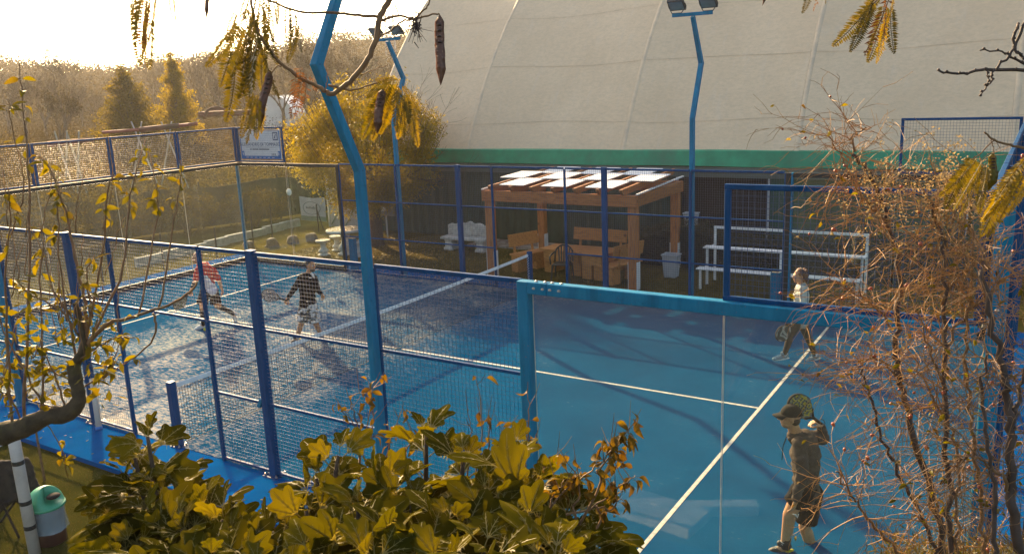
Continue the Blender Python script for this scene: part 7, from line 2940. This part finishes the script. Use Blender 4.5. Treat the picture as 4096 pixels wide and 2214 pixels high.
stemsB = [([(2410, 1560, D2), (2395, 1400, D2), (2385, 1200, D2), (2374, 980, D2), (2378, 800, D2), (2370, 640, D2), (2356, 560, D2), (2325, 480, D2)], 0.0115),
          ([(2490, 1560, D2), (2475, 1400, D2), (2462, 1230, D2), (2440, 1050, D2), (2432, 900, D2), (2440, 720, D2), (2450, 560, D2)], 0.009),
          ([(2420, 1500, D2), (2405, 1300, D2), (2400, 1100, D2), (2340, 1000, D2), (2300, 900, D2)], 0.007),
          ([(2374, 900, D2), (2420, 800, D2), (2490, 740, D2), (2540, 690, D2)], 0.006), ([(2372, 760, D2), (2400, 700, D2), (2470, 650, D2), (2500, 600, D2)], 0.005),
          ([(2370, 640, D2), (2390, 560, D2), (2420, 500, D2), (2440, 430, D2)], 0.005), ([(2378, 980, D2), (2330, 860, D2), (2300, 760, D2)], 0.005)]
thicket('dense tangled brown thicket with feathery seed heads at the right', (10.1, -4.2, -0.07), stemsB, 15, 300, -0.10, M_gtwig, 16, 130, 170, (2400, 480, 55, 55, 3.25))
D3 = 3.0
stemsC = [([(2600, 1560, D3), (2568, 1400, D3), (2545, 1250, D3), (2540, 1080, D3), (2530, 960, D3), (2495, 820, D3), (2470, 680, D3)], 0.020),
          ([(2540, 1090, D3), (2562, 1000, D3), (2590, 860, D3)], 0.010), ([(2490, 1500, D3), (2500, 1300, D3), (2490, 1150, D3), (2470, 1000, D3), (2480, 880, D3)], 0.010),
          ([(2545, 1250, D3), (2500, 1180, D3), (2440, 1150, D3), (2390, 1160, D3)], 0.007)]
thicket('thick dark-barked shrub stem at the right edge by the white wall', (10.4, -4.4, -0.07), stemsC, 25, 130, -0.25, M_twig, 8, 80, 0, None)

# weeds at the foot of the thicket
pts = []
for k in range(170):
    c = at(rng.uniform(2230, 2600), rng.gauss(1420, 26), rng.uniform(3.6, 4.4))
    pts.append(np.array([c.x, c.y, c.z]) + nr.normal(0, 1, (26, 3)) * np.array([0.05, 0.05, 0.04]))
leaf_cloud(np.concatenate(pts), 0.04, nr, 0.16, -0.8).build('weeds', M_grass, kind='stuff', label='tall dry weeds at the foot of the right thicket')

# ---------------------------------------------------------------- mimosa branches overhead
M_mim = leafmat('mimosa_leaflet', [(0.055, 0.052, 0.006), (0.080, 0.070, 0.008), (0.10, 0.078, 0.008), (0.040, 0.040, 0.006)], 0.45, 0.5, (1.8, 1.4, 0.3))
M_mimy = leafmat('mimosa_leaflet_yellow', [(0.13, 0.10, 0.008), (0.17, 0.125, 0.010), (0.11, 0.09, 0.008)], 0.5, 0.5, (1.7, 1.35, 0.3))
M_mimd = leafmat('mimosa_leaflet_dry', [(0.15, 0.060, 0.015), (0.20, 0.085, 0.018), (0.11, 0.045, 0.015)], 0.35, 0.6, (1.4, 1.1, 0.5))


def pinna_mesh(name, mat, seed, n=26, dense=1.0):
    """one feather: unit length along +Y, leaflets in pairs, slightly curved"""
    rr = random.Random(seed)
    mb = MB()
    cv = rr.uniform(-0.16, 0.16)
    C_ = lambda f_: Vector((cv * f_ * f_, f_, -0.10 * f_ * f_))
    for k in range(n):
        f_ = 0.06 + 0.94 * k / (n - 1)
        ln = 0.175 * math.sin(math.pi * min(1, 0.18 + 0.80 * f_)) ** 0.6 * rr.uniform(0.85, 1.1)
        wd_ = 0.040
        for s in (-1, 1):
            if rr.random() > dense:
                continue
            p = C_(f_)
            d = Vector((s * 0.86, 0.42, rr.uniform(-0.25, 0.22))).normalized()
            e = Vector((-0.42 * s, 0.86, 0)).normalized() * wd_ * 0.5
            mb.add([p, p + d * ln * 0.45 + e, p + d * ln, p + d * ln * 0.45 - e], [(0, 1, 2, 3)])
    mb.tube([C_(k / 6) for k in range(7)], 0.008, 3, False)
    return mb.mesh(name, mat)


pin = {'g': [pinna_mesh('pinna', M_mim, k) for k in range(4)], 'y': [pinna_mesh('pinna', M_mimy, 10 + k) for k in range(3)], 'd': [pinna_mesh('pinna', M_mimd, 20 + k, 18, 0.6) for k in range(3)]}


def pinnae(parent, lst, dep, seed, kinds):
    rr = random.Random(seed)
    for k, (u0, v0, u1, v1) in enumerate(lst):
        d0 = dep + rr.uniform(-0.12, 0.12)
        a, b = at(u0, v0, d0), at(u1, v1, d0 + rr.uniform(-0.04, 0.04))
        L = (b - a).length
        d = (b - a) / L
        nrm = (-fw + RT * rr.gauss(0, 0.6) + UP * rr.gauss(0.3, 0.4)).normalized()
        kind_ = kinds[rr.randrange(len(kinds))]
        inst('pinna', pin[kind_][rr.randrange(len(pin[kind_]))], leaf_matrix(a, d, nrm, L), parent)


M_pod = simple('seed_pod', (0.115, 0.045, 0.020), 0.5, 0.45, 25, bump=0.5, bscale=40)
M_podg = leafmat('green_pod', [(0.16, 0.13, 0.012), (0.19, 0.15, 0.015)], 0.45, 0.4)
M_seed = simple('pod_seed', (0.045, 0.018, 0.010), 0.4, 0.3, 20)


def pod(parent, u0, v0, u1, v1, wpx, dep, mat=None):
    a, b = at(u0, v0, dep), at(u1, v1, dep)
    L = (b - a).length
    d = (b - a) / L
    w = wpx * DS / FPX * dep / 2
    s = d.cross(fw).normalized()
    n_ = s.cross(d)
    P = []
    K_ = 22
    rr = random.Random(int(u0 * 7 + v0))
    for k in range(K_ + 1):
        f_ = k / K_
        prof = min(1.0, (f_ / 0.10) ** 0.8 if f_ < 0.10 else 1.0) * min(1.0, ((1 - f_) / 0.22) ** 0.8)
        ww_ = w * max(0.04, prof) * (1 + 0.05 * math.sin(f_ * 26))
        th = 0.0035 * (0.4 + prof) * (1 + 0.4 * math.sin(f_ * 44))
        c = a + d * L * f_ + s * w * 0.35 * math.sin(f_ * 4.2 + u0) + n_ * 0.006 * math.sin(f_ * 7)
        P += [c - s * ww_, c + n_ * th, c + s * ww_, c - n_ * th]
    mb = MB()
    mb.add(P, [(4 * k + j, 4 * k + (j + 1) % 4, 4 * k + 4 + (j + 1) % 4, 4 * k + 4 + j) for k in range(K_) for j in range(4)])
    o = mb.build('seed_pod', mat or M_pod, parent, smooth=True)
    for k in range(9):
        f_ = 0.14 + 0.66 * k / 8
        c = a + d * L * f_ + s * w * 0.35 * math.sin(f_ * 4.2 + u0)
        sb_ = MB()
        sb_.ell(c, w * 0.52, 0.0062, L * 0.020, Matrix((s, n_, d)).transposed(), 8, 6)
        sb_.build('seed', M_seed, o, smooth=True)
    return o


ma = thing('mimosa_branch', at(900, -200, 2.6), 'overhanging mimosa branch with brown seed pods across the near mast', 'branch')
dm = 2.55
for k, (poly, r0, r1) in enumerate((
    ([(1010, -60), (985, -10), (957, 38), (947, 90), (925, 150), (880, 205), (838, 235), (820, 230)], 0.0105, 0.007), ([(640, -20), (690, 8), (760, 31), (830, 31), (890, 37), (951, 43)], 0.003, 0.005),
    ([(955, 52), (1000, 40), (1045, 46), (1096, 34), (1108, 40)], 0.0045, 0.002), ([(1002, 40), (994, 10), (1000, -30)], 0.002, 0.002), ([(1045, 46), (1070, 20), (1085, -5), (1110, -40)], 0.003, 0.002),
    ([(820, 230), (790, 212), (760, 200), (730, 177), (702, 156), (686, 138), (660, 100), (640, 55), (630, -20)], 0.006, 0.004), ([(728, 176), (700, 166), (674, 192)], 0.003, 0.002),
    ([(826, 214), (880, 226), (930, 214), (988, 194)], 0.004, 0.002), ([(905, 190), (940, 175), (975, 165)], 0.002, 0.001), ([(950, 90), (980, 80), (1010, 55), (1045, 48)], 0.003, 0.003), ([(705, 157), (712, 130), (702, 158)], 0.001, 0.001), ([(818, 228), (822, 200), (826, 170)], 0.002, 0.001), ([(360, -60), (400, -20), (440, -30), (520, -40)], 0.004, 0.003), ([(520, -40), (600, -30), (640, -20)], 0.003, 0.003))):
    branch_obj(ma, [(u, v, dm) for u, v in poly], r0, r1, M_twig if k else M_twig, 0.0012, k, 7, 'stem')
pinnae(ma, [(352, -15, 322, 92), (362, -10, 332, 155), (385, -12, 372, 112), (378, 40, 362, 163), (405, -15, 404, 42), (430, -22, 432, 54), (440, -22, 441, 32), (392, -12, 396, 38), (372, -12, 345, 120), (340, -15, 326, 60)], dm, 1, 'ggd')
pinnae(ma, [(608, 55, 528, 178), (612, 60, 545, 208), (620, 72, 570, 216), (630, 70, 585, 240), (640, 82, 600, 265), (648, 95, 615, 242), (655, 110, 626, 252), (660, 130, 650, 232), (662, 140, 690, 252), (602, -8, 578, 72), (625, -12, 600, 55), (650, -12, 638, 92), (670, -12, 670, 122), (690, -4, 706, 62), (722, 18, 731, 92), (736, 30, 746, 122), (746, 58, 731, 152), (702, 6, 690, 58), (756, 66, 746, 132), (590, 118, 604, 300), (636, 20, 560, 110), (640, 40, 615, 160), (655, 30, 660, 150), (668, 60, 690, 160), (610, 100, 590, 200), (615, 20, 640, 120), (660, 5, 700, 90), (635, 130, 620, 230), (595, 30, 560, 100), (645, 60, 640, 170)], dm, 2, 'gggg')
pinnae(ma, [(655, 248, 610, 356), (648, 245, 640, 350), (662, 240, 652, 332), (640, 240, 603, 340), (650, 235, 625, 320)], dm, 3, 'yy')
pinnae(ma, [(745, 180, 740, 288), (755, 175, 758, 292), (770, 185, 772, 278), (780, 190, 792, 232), (762, 172, 735, 182), (765, 178, 748, 262)], dm, 4, 'd')
pinnae(ma, [(985, 200, 905, 345), (990, 205, 935, 346), (1000, 210, 955, 332), (986, 198, 915, 236), (1002, 216, 1014, 340), (1018, 240, 1002, 350), (1024, 245, 1056, 366), (1015, 235, 1040, 305), (1010, 213, 1062, 280), (940, 202, 1000, 197), (975, 210, 922, 300), (1000, 225, 985, 330)], dm, 5, 'gyyy')
pod(ma, 1110, 38, 1104, 214, 24, dm)
pod(ma, 1099, 72, 1099, 128, 14, dm + 0.02)
pod(ma, 674, 178, 655, 322, 22, dm)
pod(ma, 965, 224, 944, 335, 22, dm)
pod(ma, 521, -60, 520, 50, 11, dm)
mb = MB()
rr = random.Random(9)
for k in range(60):
    c = at(1045 + rr.gauss(0, 6), 62 + rr.gauss(0, 14), dm)
    mb.tube([c, c + Vector((rr.gauss(0, .012), rr.gauss(0, .012), rr.gauss(-0.006, .016)))], [0.002, 0.001], 3)
for k in range(8):
    c = at(1047, 70, dm)
    mb.tube([c, c + RT * rr.gauss(0, .035) + UP * rr.uniform(-.05, .01)], [0.0012, 0.0006], 3)
mb.build('dry_flower_head', M_twigd, ma)

mr_ = thing('mimosa_branch', at(2700, 300, 2.3), 'mimosa fronds with a green pod hanging at the right edge', 'branch')
dr_ = 2.3
for k, (poly, r0, r1) in enumerate((([(2700, 420), (2620, 382), (2575, 372), (2540, 365), (2500, 352), (2475, 330)], 0.005, 0.0025), ([(2500, 352), (2455, 395), (2440, 402)], 0.002, 0.001), ([(2490, 350), (2498, 365), (2500, 386)], 0.0015, 0.0012))):
    branch_obj(mr_, [(u, v, dr_) for u, v in poly], r0, r1, M_twig, 0.001, k, 6, 'stem')
pinnae(mr_, [(2452, 392, 2362, 512), (2458, 396, 2385, 502), (2470, 410, 2425, 540), (2478, 412, 2458, 535), (2482, 415, 2475, 520), (2560, 420, 2460, 580), (2565, 425, 2475, 588), (2572, 430, 2500, 562), (2580, 430, 2520, 548), (2585, 395, 2530, 472), (2545, 440, 2480, 560), (2590, 440, 2545, 540), (2470, 405, 2405, 520), (2575, 400, 2500, 500), (2590, 420, 2570, 520)], dr_, 6, 'gyyg')
pod(mr_, 2500, 386, 2488, 478, 22, dr_, M_podg)
mt = thing('mimosa_branch', at(2180, -160, 2.5), 'mimosa fronds hanging from the top edge before the hall roof', 'branch')
branch_obj(mt, [(2300, -120, 2.5), (2240, -60, 2.5), (2215, -15, 2.5), (2195, 12, 2.5)], 0.004, 0.002, M_twig, 0.001, 3, 6, 'stem')
branch_obj(mt, [(2300, -120, 2.5), (2150, -90, 2.5), (2050, -40, 2.5), (2040, -15, 2.5)], 0.004, 0.002, M_twig, 0.001, 4, 6, 'stem')
pinnae(mt, [(2035, -22, 2029, 30), (2060, -22, 2054, 28), (2075, -22, 2080, 10), (2200, -4, 2120, 122), (2195, 8, 2150, 126), (2190, 4, 2165, 92), (2240, -14, 2190, 132), (2225, 8, 2205, 152), (2232, 28, 2215, 156), (2240, 18, 2234, 130), (2250, -14, 2240, 52), (2215, -14, 2160, 62), (2228, -4, 2228, 100)], 2.5, 7, 'ggyd')
pod(mt, 1928, -50, 1918, 14, 8, 2.5)
bt = thing('bare_branch', at(2700, 150, 2.4), 'bare knobbly branch reaching in from the upper right', 'branch')
for k, (poly, r0, r1) in enumerate((([(2700, 170), (2575, 174), (2480, 174), (2420, 186), (2360, 180)], 0.006, 0.003), ([(2640, -40), (2590, 40), (2570, 70), (2545, 130), (2503, 174), (2490, 210), (2465, 242)], 0.006, 0.002), ([(2590, 165), (2545, 142), (2530, 130), (2465, 124)], 0.004, 0.002), ([(2560, 60), (2550, 90), (2558, 130), (2580, 150)], 0.004, 0.004), ([(2480, 174), (2484, 200), (2480, 218)], 0.002, 0.001))):
    pts = branch_obj(bt, [(u, v, 2.4) for u, v in poly], r0, r1, M_twigd, 0.002, k, 7, 'stem')
    mb = MB()
    rr = random.Random(k)
    for p in pts[::2]:
        mb.ell(p + Vector((rr.gauss(0, .002), rr.gauss(0, .002), .002)), 0.0045, 0.0045, 0.004, None, 6, 5)
    mb.build('buds', M_twigd, bt)

# ---------------------------------------------------------------- sunlit haze over the whole place
hz = MB()
hz.box(-420, 60, -60, 330, -1.4, 34)
t = NT('haze_air')
t.t.nodes.remove(t.p)
pv_ = t.n('ShaderNodeVolumePrincipled')
pv_.inputs['Color'].default_value = (0.95, 0.90, 0.82, 1)
pv_.inputs['Density'].default_value = 0.00045
pv_.inputs['Anisotropy'].default_value = 0.3
t.l(pv_.outputs[0], t.out.inputs['Volume'])
for l_ in list(t.t.links):
    if l_.to_socket == t.out.inputs['Surface']:
        t.t.links.remove(l_)
hz.build('haze', t.mat, kind='stuff', label='thin sunlit haze filling the air')
